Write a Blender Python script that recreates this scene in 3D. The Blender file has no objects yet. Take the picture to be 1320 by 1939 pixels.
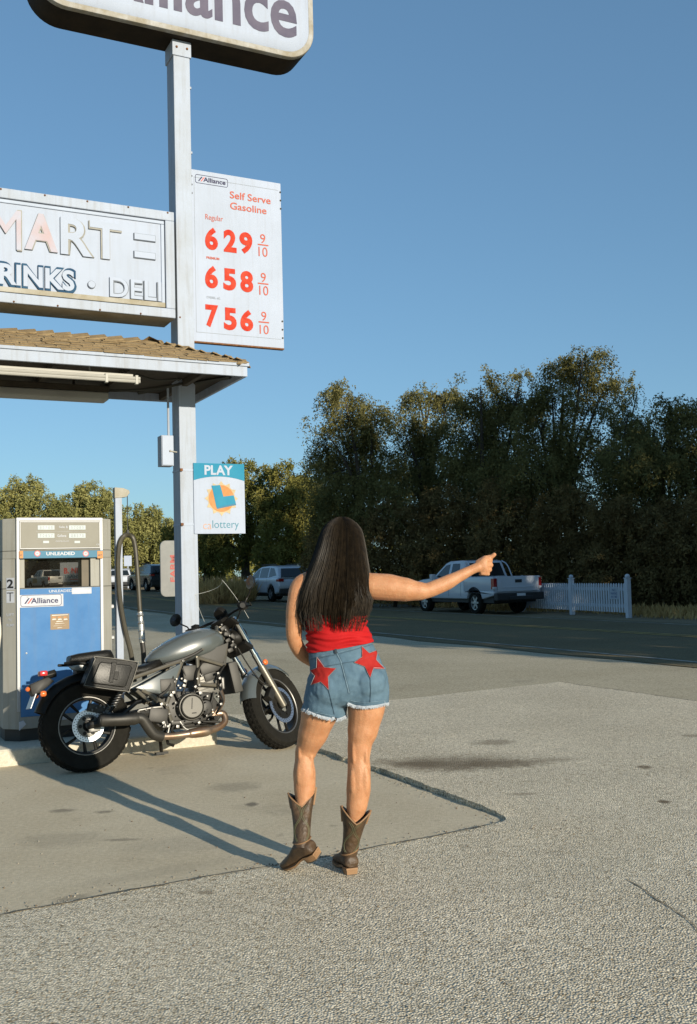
import bpy, bmesh, math, random
import numpy as np
from mathutils import Vector, Matrix, noise
from mathutils.bvhtree import BVHTree
R = math.radians
rng = np.random.default_rng(7)
random.seed(7)
scene = bpy.context.scene
col = scene.collection

# ------------------------------------------------------------------ camera
FPX, CAMH, ROLL, PITCH = 1885.0, 1.42, R(1.5), math.atan(115.5 / 1885.0)
cam_d = bpy.data.cameras.new("camera")
cam = bpy.data.objects.new("camera", cam_d)
col.objects.link(cam)
cam_d.sensor_fit = 'VERTICAL'
cam_d.sensor_height = 36.0
cam_d.lens = 36.0 * FPX / 1939.0
cam_d.clip_end = 3000
CAMR = Matrix.Rotation(math.pi / 2 + PITCH, 3, 'X') @ Matrix.Rotation(-ROLL, 3, 'Z')
CAM = Vector((0, 0, CAMH))
cam.matrix_world = Matrix.Translation(CAM) @ CAMR.to_4x4()
scene.camera = cam

# ------------------------------------------------------------------ sky, sun, exposure
SUN_EL, SUN_AZ = R(14.8), math.atan2(.617, -.787)
world = bpy.data.worlds.new("World")
scene.world = world
world.use_nodes = True
wn = world.node_tree
sky = wn.nodes.new("ShaderNodeTexSky")
sky.sky_type = 'NISHITA'
sky.sun_disc = False
sky.sun_elevation = SUN_EL
sky.sun_rotation = SUN_AZ
sky.altitude = 300
sky.air_density = 1.0
sky.dust_density = .6
sky.ozone_density = 1.6
bg = wn.nodes["Background"]
bg.inputs[1].default_value = .115
tint = wn.nodes.new("ShaderNodeMix"); tint.data_type = 'RGBA'; tint.blend_type = 'MULTIPLY'; tint.inputs[0].default_value = 1
tint.inputs[7].default_value = (.82, 1.24, 1.57, 1)
gam = wn.nodes.new("ShaderNodeGamma"); gam.inputs[1].default_value = .62      # a softer fall-off from the horizon up
wn.links.new(sky.outputs[0], gam.inputs[0]); wn.links.new(gam.outputs[0], tint.inputs[6]); wn.links.new(tint.outputs[2], bg.inputs[0])
sun_d = bpy.data.lights.new("sun", 'SUN')
sun_d.energy = 4.8
sun_d.angle = R(.53)
sun_d.color = (1.0, .90, .73)
sun = bpy.data.objects.new("sun", sun_d)
col.objects.link(sun)
sdir = Vector((-.617 * math.cos(SUN_EL), .787 * math.cos(SUN_EL), -math.sin(SUN_EL)))
sun.rotation_euler = sdir.to_track_quat('-Z', 'Y').to_euler()
sun.location = (30, -40, 40)
scene.view_settings.view_transform = 'Standard'
scene.view_settings.look = 'None'
scene.view_settings.exposure = 0.42
scene.view_settings.gamma = 1
scene.render.engine = 'CYCLES'
scene.cycles.max_bounces = 6
scene.cycles.transparent_max_bounces = 12

# ------------------------------------------------------------------ measuring the place
def ray(px, py):
    return CAMR @ Vector(((px - 660) / FPX, -(py - 969.5) / FPX, -1))
def G(px, py, z=0.0):
    d = ray(px, py)
    return CAM + d * ((z - CAMH) / d.z)
def P(px, py, Y):
    d = ray(px, py)
    return CAM + d * (Y / d.y)
class Frame:
    def __init__(s, o, a):
        s.o = Vector(o); s.a = a
        s.x = Vector((math.cos(a), math.sin(a), 0)); s.y = Vector((-math.sin(a), math.cos(a), 0))
    def w(s, x, y, z=0):
        return s.o + s.x * x + s.y * y + Vector((0, 0, z))
    def on(s, px, py, y):
        d = ray(px, py)
        t = ((s.o - CAM).dot(s.y) + y) / d.dot(s.y)
        p = CAM + d * t - s.o
        return p.dot(s.x), p.z + s.o.z
ISL = Frame((-1.149, 8.551, 0), R(26.7))       # kerb line of the pump island
ROADR, ROADN = Vector((-.439, .898, 0)), Vector((.898, .439, 0))
def ground_h(x, y):
    t = ROADR.x * x + ROADR.y * y
    t = min(max(t, 25), 70)
    return .0003 * (t - 25) ** 2
def road(n, t, z=0):
    p = ROADN * n + ROADR * t
    return Vector((p.x, p.y, ground_h(p.x, p.y) + z))

# ------------------------------------------------------------------ materials
def srgb(h):
    h = h.lstrip('#')
    c = [int(h[i:i + 2], 16) / 255 for i in (0, 2, 4)]
    return tuple((x / 12.92 if x <= .04045 else ((x + .055) / 1.055) ** 2.4) for x in c) + (1,)
def mat(name, c, rough=.6, metal=0.0, var=.12, vs=6.0, bump=0.0, bs=120.0, spec=.5, coat=0.0, c2=None, detail=4, streak=0.0):
    if isinstance(c, str): c = srgb(c)
    if len(c) == 3: c = tuple(c) + (1,)
    m = bpy.data.materials.new(name)
    m.use_nodes = True
    nt = m.node_tree
    b = nt.nodes["Principled BSDF"]
    b.inputs["Base Color"].default_value = c
    b.inputs["Roughness"].default_value = rough
    b.inputs["Metallic"].default_value = metal
    b.inputs["Specular IOR Level"].default_value = spec
    b.inputs["Coat Weight"].default_value = coat
    tc = nt.nodes.new("ShaderNodeTexCoord")
    if var or c2:
        n = nt.nodes.new("ShaderNodeTexNoise")
        n.inputs["Scale"].default_value = vs
        n.inputs["Detail"].default_value = detail
        n.inputs["Roughness"].default_value = .65
        nt.links.new(tc.outputs["Object"], n.inputs["Vector"])
        r = nt.nodes.new("ShaderNodeValToRGB")
        r.color_ramp.elements[0].position = .32
        r.color_ramp.elements[1].position = .68
        sk = None
        if streak:          # runs of grime drawn down the surface by rain
            mp = nt.nodes.new("ShaderNodeMapping"); mp.inputs["Scale"].default_value = (26, 26, 1.6)
            nt.links.new(tc.outputs["Object"], mp.inputs["Vector"])
            n3 = nt.nodes.new("ShaderNodeTexNoise"); n3.inputs["Scale"].default_value = 1; n3.inputs["Detail"].default_value = 5; n3.inputs["Roughness"].default_value = .6
            nt.links.new(mp.outputs["Vector"], n3.inputs["Vector"])
            sk = nt.nodes.new("ShaderNodeValToRGB"); sk.color_ramp.elements[0].position = .5; sk.color_ramp.elements[1].position = .78
            sk.color_ramp.elements[0].color = (0, 0, 0, 1); sk.color_ramp.elements[1].color = (streak, streak, streak, 1)
            nt.links.new(n3.outputs["Fac"], sk.inputs["Fac"])
        if c2:
            if isinstance(c2, str): c2 = srgb(c2)
            lo, hi = c, tuple(c2[:3]) + (1,)
        else:
            lo = tuple(x * (1 - var) for x in c[:3]) + (1,)
            hi = tuple(min(1, x * (1 + var)) for x in c[:3]) + (1,)
        r.color_ramp.elements[0].color = lo
        r.color_ramp.elements[1].color = hi
        nt.links.new(n.outputs["Fac"], r.inputs["Fac"])
        if sk is not None:
            mx = nt.nodes.new("ShaderNodeMix"); mx.data_type = 'RGBA'; mx.inputs[7].default_value = (.16, .13, .085, 1)
            nt.links.new(sk.outputs["Color"], mx.inputs[0]); nt.links.new(r.outputs["Color"], mx.inputs[6]); nt.links.new(mx.outputs[2], b.inputs["Base Color"])
        else:
            nt.links.new(r.outputs["Color"], b.inputs["Base Color"])
    if bump:
        n2 = nt.nodes.new("ShaderNodeTexNoise")
        n2.inputs["Scale"].default_value = bs
        n2.inputs["Detail"].default_value = 3
        nt.links.new(tc.outputs["Object"], n2.inputs["Vector"])
        bp = nt.nodes.new("ShaderNodeBump")
        bp.inputs["Strength"].default_value = min(1, bump)
        bp.inputs["Distance"].default_value = .01
        nt.links.new(n2.outputs["Fac"], bp.inputs["Height"])
        nt.links.new(bp.outputs["Normal"], b.inputs["Normal"])
    return m
def leaf_mat(name, c, c2, vs=.9, trans=.25):
    m = bpy.data.materials.new(name)
    m.use_nodes = True
    nt = m.node_tree
    for n in list(nt.nodes):
        if n.type == 'BSDF_PRINCIPLED': nt.nodes.remove(n)
    out = [n for n in nt.nodes if n.type == 'OUTPUT_MATERIAL'][0]
    tc = nt.nodes.new("ShaderNodeTexCoord")
    n = nt.nodes.new("ShaderNodeTexNoise"); n.inputs["Scale"].default_value = vs; n.inputs["Detail"].default_value = 6
    r = nt.nodes.new("ShaderNodeValToRGB")
    r.color_ramp.elements[0].position = .35; r.color_ramp.elements[1].position = .66
    r.color_ramp.elements[0].color = tuple(c) + (1,); r.color_ramp.elements[1].color = tuple(c2) + (1,)
    d = nt.nodes.new("ShaderNodeBsdfDiffuse"); t = nt.nodes.new("ShaderNodeBsdfTranslucent")
    mx = nt.nodes.new("ShaderNodeMixShader"); mx.inputs[0].default_value = trans
    nt.links.new(tc.outputs["Object"], n.inputs["Vector"]); nt.links.new(n.outputs["Fac"], r.inputs["Fac"])
    nt.links.new(r.outputs["Color"], d.inputs["Color"]); nt.links.new(r.outputs["Color"], t.inputs["Color"])
    nt.links.new(d.outputs[0], mx.inputs[1]); nt.links.new(t.outputs[0], mx.inputs[2])
    nt.links.new(mx.outputs[0], out.inputs[0])
    return m
def glass_mat(name, tint, rough=.02, clear=.6):
    m = bpy.data.materials.new(name)
    m.use_nodes = True
    nt = m.node_tree
    b = nt.nodes["Principled BSDF"]
    out = [n for n in nt.nodes if n.type == 'OUTPUT_MATERIAL'][0]
    b.inputs["Base Color"].default_value = tuple(x * .1 for x in tint) + (1,)
    b.inputs["Roughness"].default_value = rough
    t = nt.nodes.new("ShaderNodeBsdfTransparent"); t.inputs[0].default_value = tuple(tint) + (1,)
    mx = nt.nodes.new("ShaderNodeMixShader"); mx.inputs[0].default_value = clear
    nt.links.new(b.outputs[0], mx.inputs[1]); nt.links.new(t.outputs[0], mx.inputs[2])
    nt.links.new(mx.outputs[0], out.inputs[0])
    return m

# ------------------------------------------------------------------ mesh builder
class MB:
    def __init__(s, M=None):
        s.v = []; s.f = []; s.mi = []; s.M = M
    def add(s, vs, fs, m=0):
        o = len(s.v)
        if s.M is not None:
            vs = [s.M @ Vector(v) for v in vs]
        s.v.extend([tuple(v) for v in vs])
        for f in fs:
            s.f.append([i + o for i in f]); s.mi.append(m)
    def box(s, c, d, m=0, rot=None):
        x, y, z = d[0] / 2, d[1] / 2, d[2] / 2
        vs = [Vector((a, b, e)) for a in (-x, x) for b in (-y, y) for e in (-z, z)]
        if rot is not None:
            vs = [rot @ v for v in vs]
        vs = [v + Vector(c) for v in vs]
        s.add(vs, [(0, 1, 3, 2), (4, 6, 7, 5), (0, 4, 5, 1), (2, 3, 7, 6), (0, 2, 6, 4), (1, 5, 7, 3)], m)
    def box2(s, a, b, m=0):
        s.box([(a[i] + b[i]) / 2 for i in range(3)], [abs(a[i] - b[i]) for i in range(3)], m)
    def loft(s, rings, m=0, cap=True, closed=True):
        n = len(rings[0]); vs = [p for r in rings for p in r]; fs = []
        for k in range(len(rings) - 1):
            for i in range(n if closed else n - 1):
                j = (i + 1) % n
                fs.append((k * n + i, k * n + j, (k + 1) * n + j, (k + 1) * n + i))
        if cap:
            fs.append(tuple(range(n))[::-1]); fs.append(tuple((len(rings) - 1) * n + i for i in range(n)))
        s.add(vs, fs, m)
    def tube(s, pts, r, n=8, m=0, cap=True, flat=None):
        pts = [Vector(p) for p in pts]
        if not hasattr(r, '__len__'): r = [r] * len(pts)
        rings = []; up = None
        for i, p in enumerate(pts):
            t = (pts[min(i + 1, len(pts) - 1)] - pts[max(i - 1, 0)])
            if t.length < 1e-9: t = Vector((0, 0, 1))
            t.normalize()
            if up is None:
                up = Vector((0, 0, 1)) if abs(t.z) < .9 else Vector((1, 0, 0))
            a = (up - t * up.dot(t)); a.normalize(); b = t.cross(a); up = a
            f = flat if flat else 1
            rings.append([p + (a * math.cos(q) + b * math.sin(q) * f) * r[i] for q in [2 * math.pi * k / n for k in range(n)]])
        s.loft(rings, m, cap)
    def prism(s, poly, h0, h1, m=0, axis='y'):
        def pt(a, b, h):
            return (a, h, b) if axis == 'y' else ((h, a, b) if axis == 'x' else (a, b, h))
        n = len(poly)
        vs = [pt(a, b, h0) for a, b in poly] + [pt(a, b, h1) for a, b in poly]
        fs = [tuple(range(n)), tuple(range(2 * n - 1, n - 1, -1))]
        for i in range(n):
            j = (i + 1) % n
            fs.append((i, i + n, j + n, j))
        s.add(vs, fs, m)
    def lathe(s, prof, c, axis='y', n=24, m=0, cap=False):
        rings = []
        for r, h in prof:
            ring = []
            for k in range(n):
                q = 2 * math.pi * k / n
                a, b = r * math.cos(q), r * math.sin(q)
                p = (a, h, b) if axis == 'y' else ((h, a, b) if axis == 'x' else (a, b, h))
                ring.append(Vector(c) + Vector(p))
            rings.append(ring)
        s.loft(rings, m, cap)
    def ball(s, c, r, m=0, nu=12, nv=8):
        if not hasattr(r, '__len__'): r = (r, r, r)
        rings = []
        for j in range(nv + 1):
            t = math.pi * (.02 + .96 * j / nv)
            rings.append([Vector(c) + Vector((r[0] * math.sin(t) * math.cos(2 * math.pi * k / nu), r[1] * math.sin(t) * math.sin(2 * math.pi * k / nu), r[2] * math.cos(t))) for k in range(nu)])
        s.loft(rings, m, True)
    def mesh(s, name, mats=(), angle=35, bevel=0, seg=2):
        me = bpy.data.meshes.new(name)
        me.from_pydata(s.v, [], s.f)
        if not isinstance(mats, (list, tuple)): mats = [mats]
        for x in mats: me.materials.append(x)
        if len(mats) > 1: me.polygons.foreach_set("material_index", s.mi)
        bm = bmesh.new(); bm.from_mesh(me)
        bmesh.ops.recalc_face_normals(bm, faces=bm.faces)
        if bevel:
            ed = [e for e in bm.edges if len(e.link_faces) == 2 and e.calc_face_angle(0) > R(28)]
            bmesh.ops.bevel(bm, geom=ed, offset=bevel, segments=seg, affect='EDGES', profile=.6, clamp_overlap=True)
        bm.to_mesh(me); bm.free()
        me.update()
        if angle:
            me.shade_smooth()
            me.set_sharp_from_angle(angle=R(angle))
        return me
    def split(s, name, mats=(), parent=None, angle=35, bevel=0, seg=2):
        """every loose piece becomes an object of its own"""
        par = list(range(len(s.v)))
        def find(i):
            while par[i] != i: par[i] = par[par[i]]; i = par[i]
            return i
        for f in s.f:
            a = find(f[0])
            for i in f[1:]: par[find(i)] = a
        gr = {}
        for f, m in zip(s.f, s.mi): gr.setdefault(find(f[0]), []).append((f, m))
        for g in gr.values():
            q = MB(); ids = {}
            for f, m in g:
                for i in f: ids.setdefault(i, len(ids))
                q.f.append([ids[i] for i in f]); q.mi.append(m)
            q.v = [s.v[i] for i in ids]
            q.build(name, mats, parent, angle, bevel, seg)
    def build(s, name, mats=(), parent=None, angle=35, bevel=0, seg=2):
        return link(name, s.mesh(name, mats, angle, bevel, seg), parent)
def link(name, me, parent=None):
    o = bpy.data.objects.new(name, me)
    col.objects.link(o)
    if parent is not None: o.parent = parent
    return o
def tag(o, label=None, cat=None, group=None, kind=None):
    if label: o["label"] = label
    if cat: o["category"] = cat
    if group: o["group"] = group
    if kind: o["kind"] = kind
    return o
def thing(name, label, cat, loc=(0, 0, 0), rz=0, group=None):
    o = bpy.data.objects.new(name, None)
    col.objects.link(o)
    o.location = loc; o.rotation_euler = (0, 0, rz)
    o.empty_display_size = .2
    return tag(o, label, cat, group)
def copy_tree(o, parent=None):
    c = o.copy(); col.objects.link(c)
    if parent is not None: c.parent = parent
    for ch in list(o.children): copy_tree(ch, c)
    return c
_txt = {}
def text_geo(s, bold=0.0):
    k = (s, bold)
    if k not in _txt:
        cu = bpy.data.curves.new("t", 'FONT'); cu.body = s; cu.size = 1; cu.offset = bold; cu.resolution_u = 4
        o = bpy.data.objects.new("t", cu); col.objects.link(o)
        dg = bpy.context.evaluated_depsgraph_get(); dg.update()
        me = bpy.data.meshes.new_from_object(o.evaluated_get(dg))
        vs = [v.co.copy() for v in me.vertices]; fs = [list(p.vertices) for p in me.polygons]
        bpy.data.objects.remove(o); bpy.data.curves.remove(cu); bpy.data.meshes.remove(me)
        _txt[k] = (vs, fs)
    return _txt[k]
def fit_text(mb, s, x0, x1, z0, z1, y, m=0, bold=.02, depth=0.0, shear=0.0):
    """the word s filling x0..x1, z0..z1 of a vertical plane whose front looks along -y"""
    vs, fs = text_geo(s, bold)
    a0 = min(v.x for v in vs); a1 = max(v.x for v in vs); b0 = min(v.y for v in vs); b1 = max(v.y for v in vs)
    q = []
    for v in vs:
        u = (v.x - a0) / (a1 - a0); w = (v.y - b0) / (b1 - b0)
        q.append(Vector((x0 + (x1 - x0) * u + shear * (w - .5) * (z1 - z0), y, z0 + (z1 - z0) * w)))
    if depth:
        n = len(q)
        cnt = {}
        for f in fs:
            for i in range(len(f)):
                e = (f[i], f[(i + 1) % len(f)])
                cnt[e] = 1
        fs2 = [list(f) for f in fs]
        back = [p + Vector((0, depth, 0)) for p in q]
        for (a, b) in cnt:
            if (b, a) not in cnt: fs2.append([a, a + n, b + n, b])
        mb.add(q + back, fs2, m)
    else:
        mb.add(q, fs, m)
def quads_mesh(name, V, mats, mi=None, smooth=False):
    """V: (N,4,3) array of loose quads"""
    N = V.shape[0]
    me = bpy.data.meshes.new(name)
    me.vertices.add(N * 4); me.vertices.foreach_set("co", V.reshape(-1).astype(np.float32))
    me.loops.add(N * 4); me.loops.foreach_set("vertex_index", np.arange(N * 4, dtype=np.int32))
    me.polygons.add(N)
    me.polygons.foreach_set("loop_start", np.arange(0, N * 4, 4, dtype=np.int32))
    me.polygons.foreach_set("loop_total", np.full(N, 4, dtype=np.int32))
    for x in (mats if isinstance(mats, (list, tuple)) else [mats]): me.materials.append(x)
    me.update(calc_edges=True)
    return me
def remesh(mb, name, mats, voxel, smooth_it=6, fac=.5, parent=None):
    o = mb.build("tmp", mats, None, angle=0)
    r = o.modifiers.new("r", 'REMESH'); r.mode = 'VOXEL'; r.voxel_size = voxel; r.use_smooth_shade = True
    if smooth_it:
        s = o.modifiers.new("s", 'SMOOTH'); s.factor = fac; s.iterations = smooth_it
    dg = bpy.context.evaluated_depsgraph_get(); dg.update()
    me = bpy.data.meshes.new_from_object(o.evaluated_get(dg))
    me.name = name
    if not me.materials:
        for x in (mats if isinstance(mats, (list, tuple)) else [mats]): me.materials.append(x)
    old = o.data
    bpy.data.objects.remove(o); bpy.data.meshes.remove(old)
    me.shade_smooth()
    return link(name, me, parent)
def bvh_of(o):
    me = o.data
    return BVHTree.FromPolygons([o.matrix_local @ v.co if False else v.co for v in me.vertices], [list(p.vertices) for p in me.polygons])
def smooth_path(pts, n=6):
    """Catmull-Rom through the points"""
    pts = [Vector(p) for p in pts]; out = []
    for i in range(len(pts) - 1):
        p0 = pts[max(i - 1, 0)]; p1 = pts[i]; p2 = pts[i + 1]; p3 = pts[min(i + 2, len(pts) - 1)]
        for k in range(n):
            t = k / n
            out.append(.5 * ((2 * p1) + (p2 - p0) * t + (2 * p0 - 5 * p1 + 4 * p2 - p3) * t * t + (-p0 + 3 * p1 - 3 * p2 + p3) * t ** 3))
    out.append(pts[-1])
    return out
def rrect(x0, x1, z0, z1, r, n=6):
    out = []
    for cx, cz, a in ((x1 - r, z1 - r, 0), (x0 + r, z1 - r, 90), (x0 + r, z0 + r, 180), (x1 - r, z0 + r, 270)):
        for k in range(n + 1):
            q = R(a + 90 * k / n)
            out.append((cx + r * math.cos(q), cz + r * math.sin(q)))
    return out
# ------------------------------------------------------------------ setting: ground, road, forecourt
def poly_sheet(name, outline, mats, zf, step=.5, skirt=0.0, rag=0.0, ragstep=.06, rag_edges=None, mi=None):
    """a flat sheet with an outline (x, y), inner grid points, height zf(x, y) and an optional skirt"""
    from mathutils.geometry import delaunay_2d_cdt
    pts = []
    n = len(outline)
    for i in range(n):
        a = Vector(outline[i]); b = Vector(outline[(i + 1) % n])
        if rag and (rag_edges is None or i in rag_edges):
            k = max(1, int((b - a).length / ragstep)); nn = (b - a).normalized().orthogonal()
            for j in range(k):
                p = a.lerp(b, j / k)
                w = (noise.noise(Vector((p.x * 7, p.y * 7, 3.1))) + 1.1 * noise.noise(Vector((p.x * 1.7, p.y * 1.7, 5))) + .6 * noise.noise(Vector((p.x * 23, p.y * 23, 9)))) * rag
                pts.append(p + nn * w if j else p)
        else:
            pts.append(a)
    ne = len(pts)
    edges = [(i, (i + 1) % ne) for i in range(ne)]
    xs = [p.x for p in pts]; ys = [p.y for p in pts]
    def inside(x, y):
        c = False
        for i in range(n):
            a, b = outline[i], outline[(i + 1) % n]
            if (a[1] > y) != (b[1] > y) and x < (b[0] - a[0]) * (y - a[1]) / (b[1] - a[1]) + a[0]: c = not c
        return c
    inner = []
    x = min(xs)
    while x < max(xs):
        y = min(ys)
        while y < max(ys):
            if inside(x, y): inner.append(Vector((x + random.uniform(-.1, .1) * step, y + random.uniform(-.1, .1) * step)))
            y += step
        x += step
    v, e, f, *_ = delaunay_2d_cdt(pts + inner, edges, [list(range(ne))], 1, 1e-5)
    mb = MB()
    mb.add([(p.x, p.y, zf(p.x, p.y)) for p in v], f)
    if skirt:
        q = [(p.x, p.y, zf(p.x, p.y)) for p in pts]
        mb.add(q + [(a, b, c - skirt) for a, b, c in q], [(i, (i + 1) % ne, (i + 1) % ne + ne, i + ne) for i in range(ne)])
    me = bpy.data.meshes.new(name); me.from_pydata(mb.v, [], mb.f)
    for m_ in (mats if isinstance(mats, (list, tuple)) else [mats]): me.materials.append(m_)
    bm = bmesh.new(); bm.from_mesh(me); bmesh.ops.remove_doubles(bm, verts=bm.verts, dist=1e-5); bmesh.ops.recalc_face_normals(bm, faces=bm.faces)
    if sum(f_.normal.z for f_ in bm.faces) < 0: bmesh.ops.reverse_faces(bm, faces=bm.faces)
    bm.to_mesh(me); bm.free()
    me.shade_smooth(); me.set_sharp_from_angle(angle=R(50))
    o = link(name, me); o["kind"] = "structure"
    return o

def paving_mat(name, c, c2, agg, agg_scale, bump, stain=.45, stain_c=(.05, .045, .035), big=.5, rough=.9, spots=(), pits=0):
    """aggregate surfacing: stones (voronoi), tonal drift, oil stains"""
    m = bpy.data.materials.new(name); m.use_nodes = True
    nt = m.node_tree; b = nt.nodes["Principled BSDF"]; L = nt.links.new
    b.inputs["Roughness"].default_value = rough; b.inputs["Specular IOR Level"].default_value = .25
    tc = nt.nodes.new("ShaderNodeTexCoord")
    def nz(scale, det=5, ro=.6):
        n = nt.nodes.new("ShaderNodeTexNoise"); n.inputs["Scale"].default_value = scale; n.inputs["Detail"].default_value = det
        n.inputs["Roughness"].default_value = ro; L(tc.outputs["Object"], n.inputs["Vector"]); return n
    def ramp(src, p0, p1, a, b_):
        r = nt.nodes.new("ShaderNodeValToRGB"); r.color_ramp.elements[0].position = p0; r.color_ramp.elements[1].position = p1
        r.color_ramp.elements[0].color = a; r.color_ramp.elements[1].color = b_; L(src, r.inputs["Fac"]); return r
    def mix(fac, a, b_, mode='MIX'):
        x = nt.nodes.new("ShaderNodeMix"); x.data_type = 'RGBA'; x.blend_type = mode
        if hasattr(fac, 'is_output'): L(fac, x.inputs[0])
        else: x.inputs[0].default_value = fac
        for s_, i in ((a, 6), (b_, 7)):
            if hasattr(s_, 'is_output'): L(s_, x.inputs[i])
            else: x.inputs[i].default_value = s_
        return x.outputs[2]
    base = ramp(nz(big).outputs["Fac"], .35, .65, tuple(c) + (1,), tuple(c2) + (1,)).outputs["Color"]
    vo = nt.nodes.new("ShaderNodeTexVoronoi"); vo.inputs["Scale"].default_value = agg_scale; L(tc.outputs["Object"], vo.inputs["Vector"])
    sep = nt.nodes.new("ShaderNodeSeparateColor"); L(vo.outputs["Color"], sep.inputs[0])
    g1 = 1 - agg; g2 = 1 + agg
    stones = ramp(sep.outputs[0], 0, 1, (g1, g1, g1 * .97, 1), (g2, g2, g2, 1)).outputs["Color"]
    cur = mix(1.0, base, stones, 'MULTIPLY')
    gap = ramp(vo.outputs["Distance"], .35, .8, (1, 1, 1, 1), (1 - agg, 1 - agg, 1 - agg, 1)).outputs["Color"]
    cur = mix(1.0, cur, gap, 'MULTIPLY')
    if pits:            # open pits between the stones
        pt = ramp(nz(pits, 3, .55).outputs["Fac"], .55, .66, (1, 1, 1, 1), (.54, .48, .39, 1)).outputs["Color"]
        pw = ramp(nz(pits * .8, 2, .5).outputs["Fac"], .30, .42, (1.22, 1.22, 1.2, 1), (1, 1, 1, 1)).outputs["Color"]
        cur = mix(1.0, mix(1.0, cur, pt, 'MULTIPLY'), pw, 'MULTIPLY')
    fine = ramp(nz(38, 4).outputs["Fac"], .3, .7, (.86, .86, .85, 1), (1.12, 1.12, 1.12, 1)).outputs["Color"]
    cur = mix(1.0, cur, fine, 'MULTIPLY')
    st = ramp(nz(1.1, 7, .62).outputs["Fac"], .60, .72, (0, 0, 0, 1), (stain, stain, stain, 1))
    cur = mix(st.outputs["Color"], cur, tuple(stain_c) + (1,))
    st2 = ramp(nz(5.5, 3, .5).outputs["Fac"], .71, .76, (0, 0, 0, 1), (stain, stain, stain, 1))
    cur = mix(st2.outputs["Color"], cur, tuple(stain_c) + (1,))
    for (sx, sy, ax, ay, rot, k) in spots:                        # oil stains with a place of their own
        mp = nt.nodes.new("ShaderNodeMapping"); mp.vector_type = 'TEXTURE'
        mp.inputs["Location"].default_value = (sx, sy, 0); mp.inputs["Rotation"].default_value = (0, 0, rot); mp.inputs["Scale"].default_value = (ax, ay, 1)
        L(tc.outputs["Object"], mp.inputs["Vector"])
        ln = nt.nodes.new("ShaderNodeVectorMath"); ln.operation = 'LENGTH'; L(mp.outputs["Vector"], ln.inputs[0])
        ad = nt.nodes.new("ShaderNodeMath"); ad.operation = 'MULTIPLY_ADD'; L(nz(11 if ax < .3 else 7, 9, .78).outputs["Fac"], ad.inputs[0]); ad.inputs[1].default_value = 1.9; ad.inputs[2].default_value = -.95
        sm = nt.nodes.new("ShaderNodeMath"); sm.operation = 'ADD'; L(ln.outputs["Value"], sm.inputs[0]); L(ad.outputs[0], sm.inputs[1])
        rr = ramp(sm.outputs[0], .45, 1.0, (k, k, k, 1), (0, 0, 0, 1))
        cur = mix(rr.outputs["Color"], cur, tuple(stain_c) + (1,))
    L(cur, b.inputs["Base Color"])
    bp = nt.nodes.new("ShaderNodeBump"); bp.inputs["Strength"].default_value = 1; bp.inputs["Distance"].default_value = bump
    bp.invert = True
    L(vo.outputs["Distance"], bp.inputs["Height"])
    bp2 = nt.nodes.new("ShaderNodeBump"); bp2.inputs["Strength"].default_value = .8; bp2.inputs["Distance"].default_value = bump * .7
    L(nz(90, 3).outputs["Fac"], bp2.inputs["Height"]); L(bp.outputs["Normal"], bp2.inputs["Normal"])
    L(bp2.outputs["Normal"], b.inputs["Normal"])
    return m
C0, C3, C7, PB2 = G(0, 1735), G(975, 1558), G(430, 1360), G(1060, 1292)
nd = (C3 - C0).normalized()
CL = C0 - nd * 22
up_ = (C7 - C3).normalized()
C8 = C7 + up_ * 3.2
M_CONC = paving_mat("smooth_concrete", (.51, .43, .30), (.59, .51, .37), .05, 160, .0012, stain=.35, stain_c=(.12, .105, .08), big=.9,
                    spots=[(G(478, 1523).x, G(478, 1523).y, .05, .07, 0, .8), (G(330, 1600).x, G(330, 1600).y, .35, .22, 0, .18), (G(115, 1590).x, G(115, 1590).y, .3, .2, 0, .22), (G(120, 1535).x, G(120, 1535).y, .10, .06, 0, .6), (G(200, 1537).x, G(200, 1537).y, .07, .05, 0, .6), (G(230, 1590).x, G(230, 1590).y, .12, .04, 0, .5), (G(445, 1490).x, G(445, 1490).y, .22, .2, 0, .35), (G(310, 1650).x, G(310, 1650).y, .5, .1, .5, .15), (G(140, 1700).x, G(140, 1700).y, .12, .05, .5, .4)])
sp = lambda px, py, a, b_, k: (G(px, py).x, G(px, py).y, a, b_, 0, k)
M_CHIP = paving_mat("chip_seal_asphalt", (.62, .545, .41), (.72, .64, .49), .32, 105, .0065, stain=.3, stain_c=(.135, .10, .058), big=.7, pits=70,
                    spots=[sp(830, 1449, .62, .34, .6), sp(800, 1448, .26, .16, .6), sp(945, 1447, .42, .22, .6), sp(880, 1443, .75, .40, .3), sp(935, 1407, .22, .18, .55), sp(1220, 1455, .07, .08, .8), sp(1257, 1520, .05, .05, .9), sp(1310, 1395, .1, .1, .5), sp(990, 1505, .1, .06, .5), sp(390, 1692, .05, .03, .6), sp(1050, 1440, .25, .12, .35),
                           sp(1180, 1890, .07, .02, .3), sp(690, 1820, .05, .015, .35), sp(560, 1560, .05, .02, .3)])
M_OLD = paving_mat("old_asphalt", (.42, .36, .245), (.50, .435, .31), .22, 70, .004, stain=.3, stain_c=(.09, .08, .06), big=.35)
M_ROAD = paving_mat("road_asphalt", (.155, .118, .058), (.19, .148, .075), .25, 60, .003, stain=.3, stain_c=(.04, .04, .036), big=.25)
M_DIRT = paving_mat("dry_dirt", (.20, .155, .095), (.27, .215, .13), .2, 30, .01, stain=.4, stain_c=(.09, .08, .04), big=.6)
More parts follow.
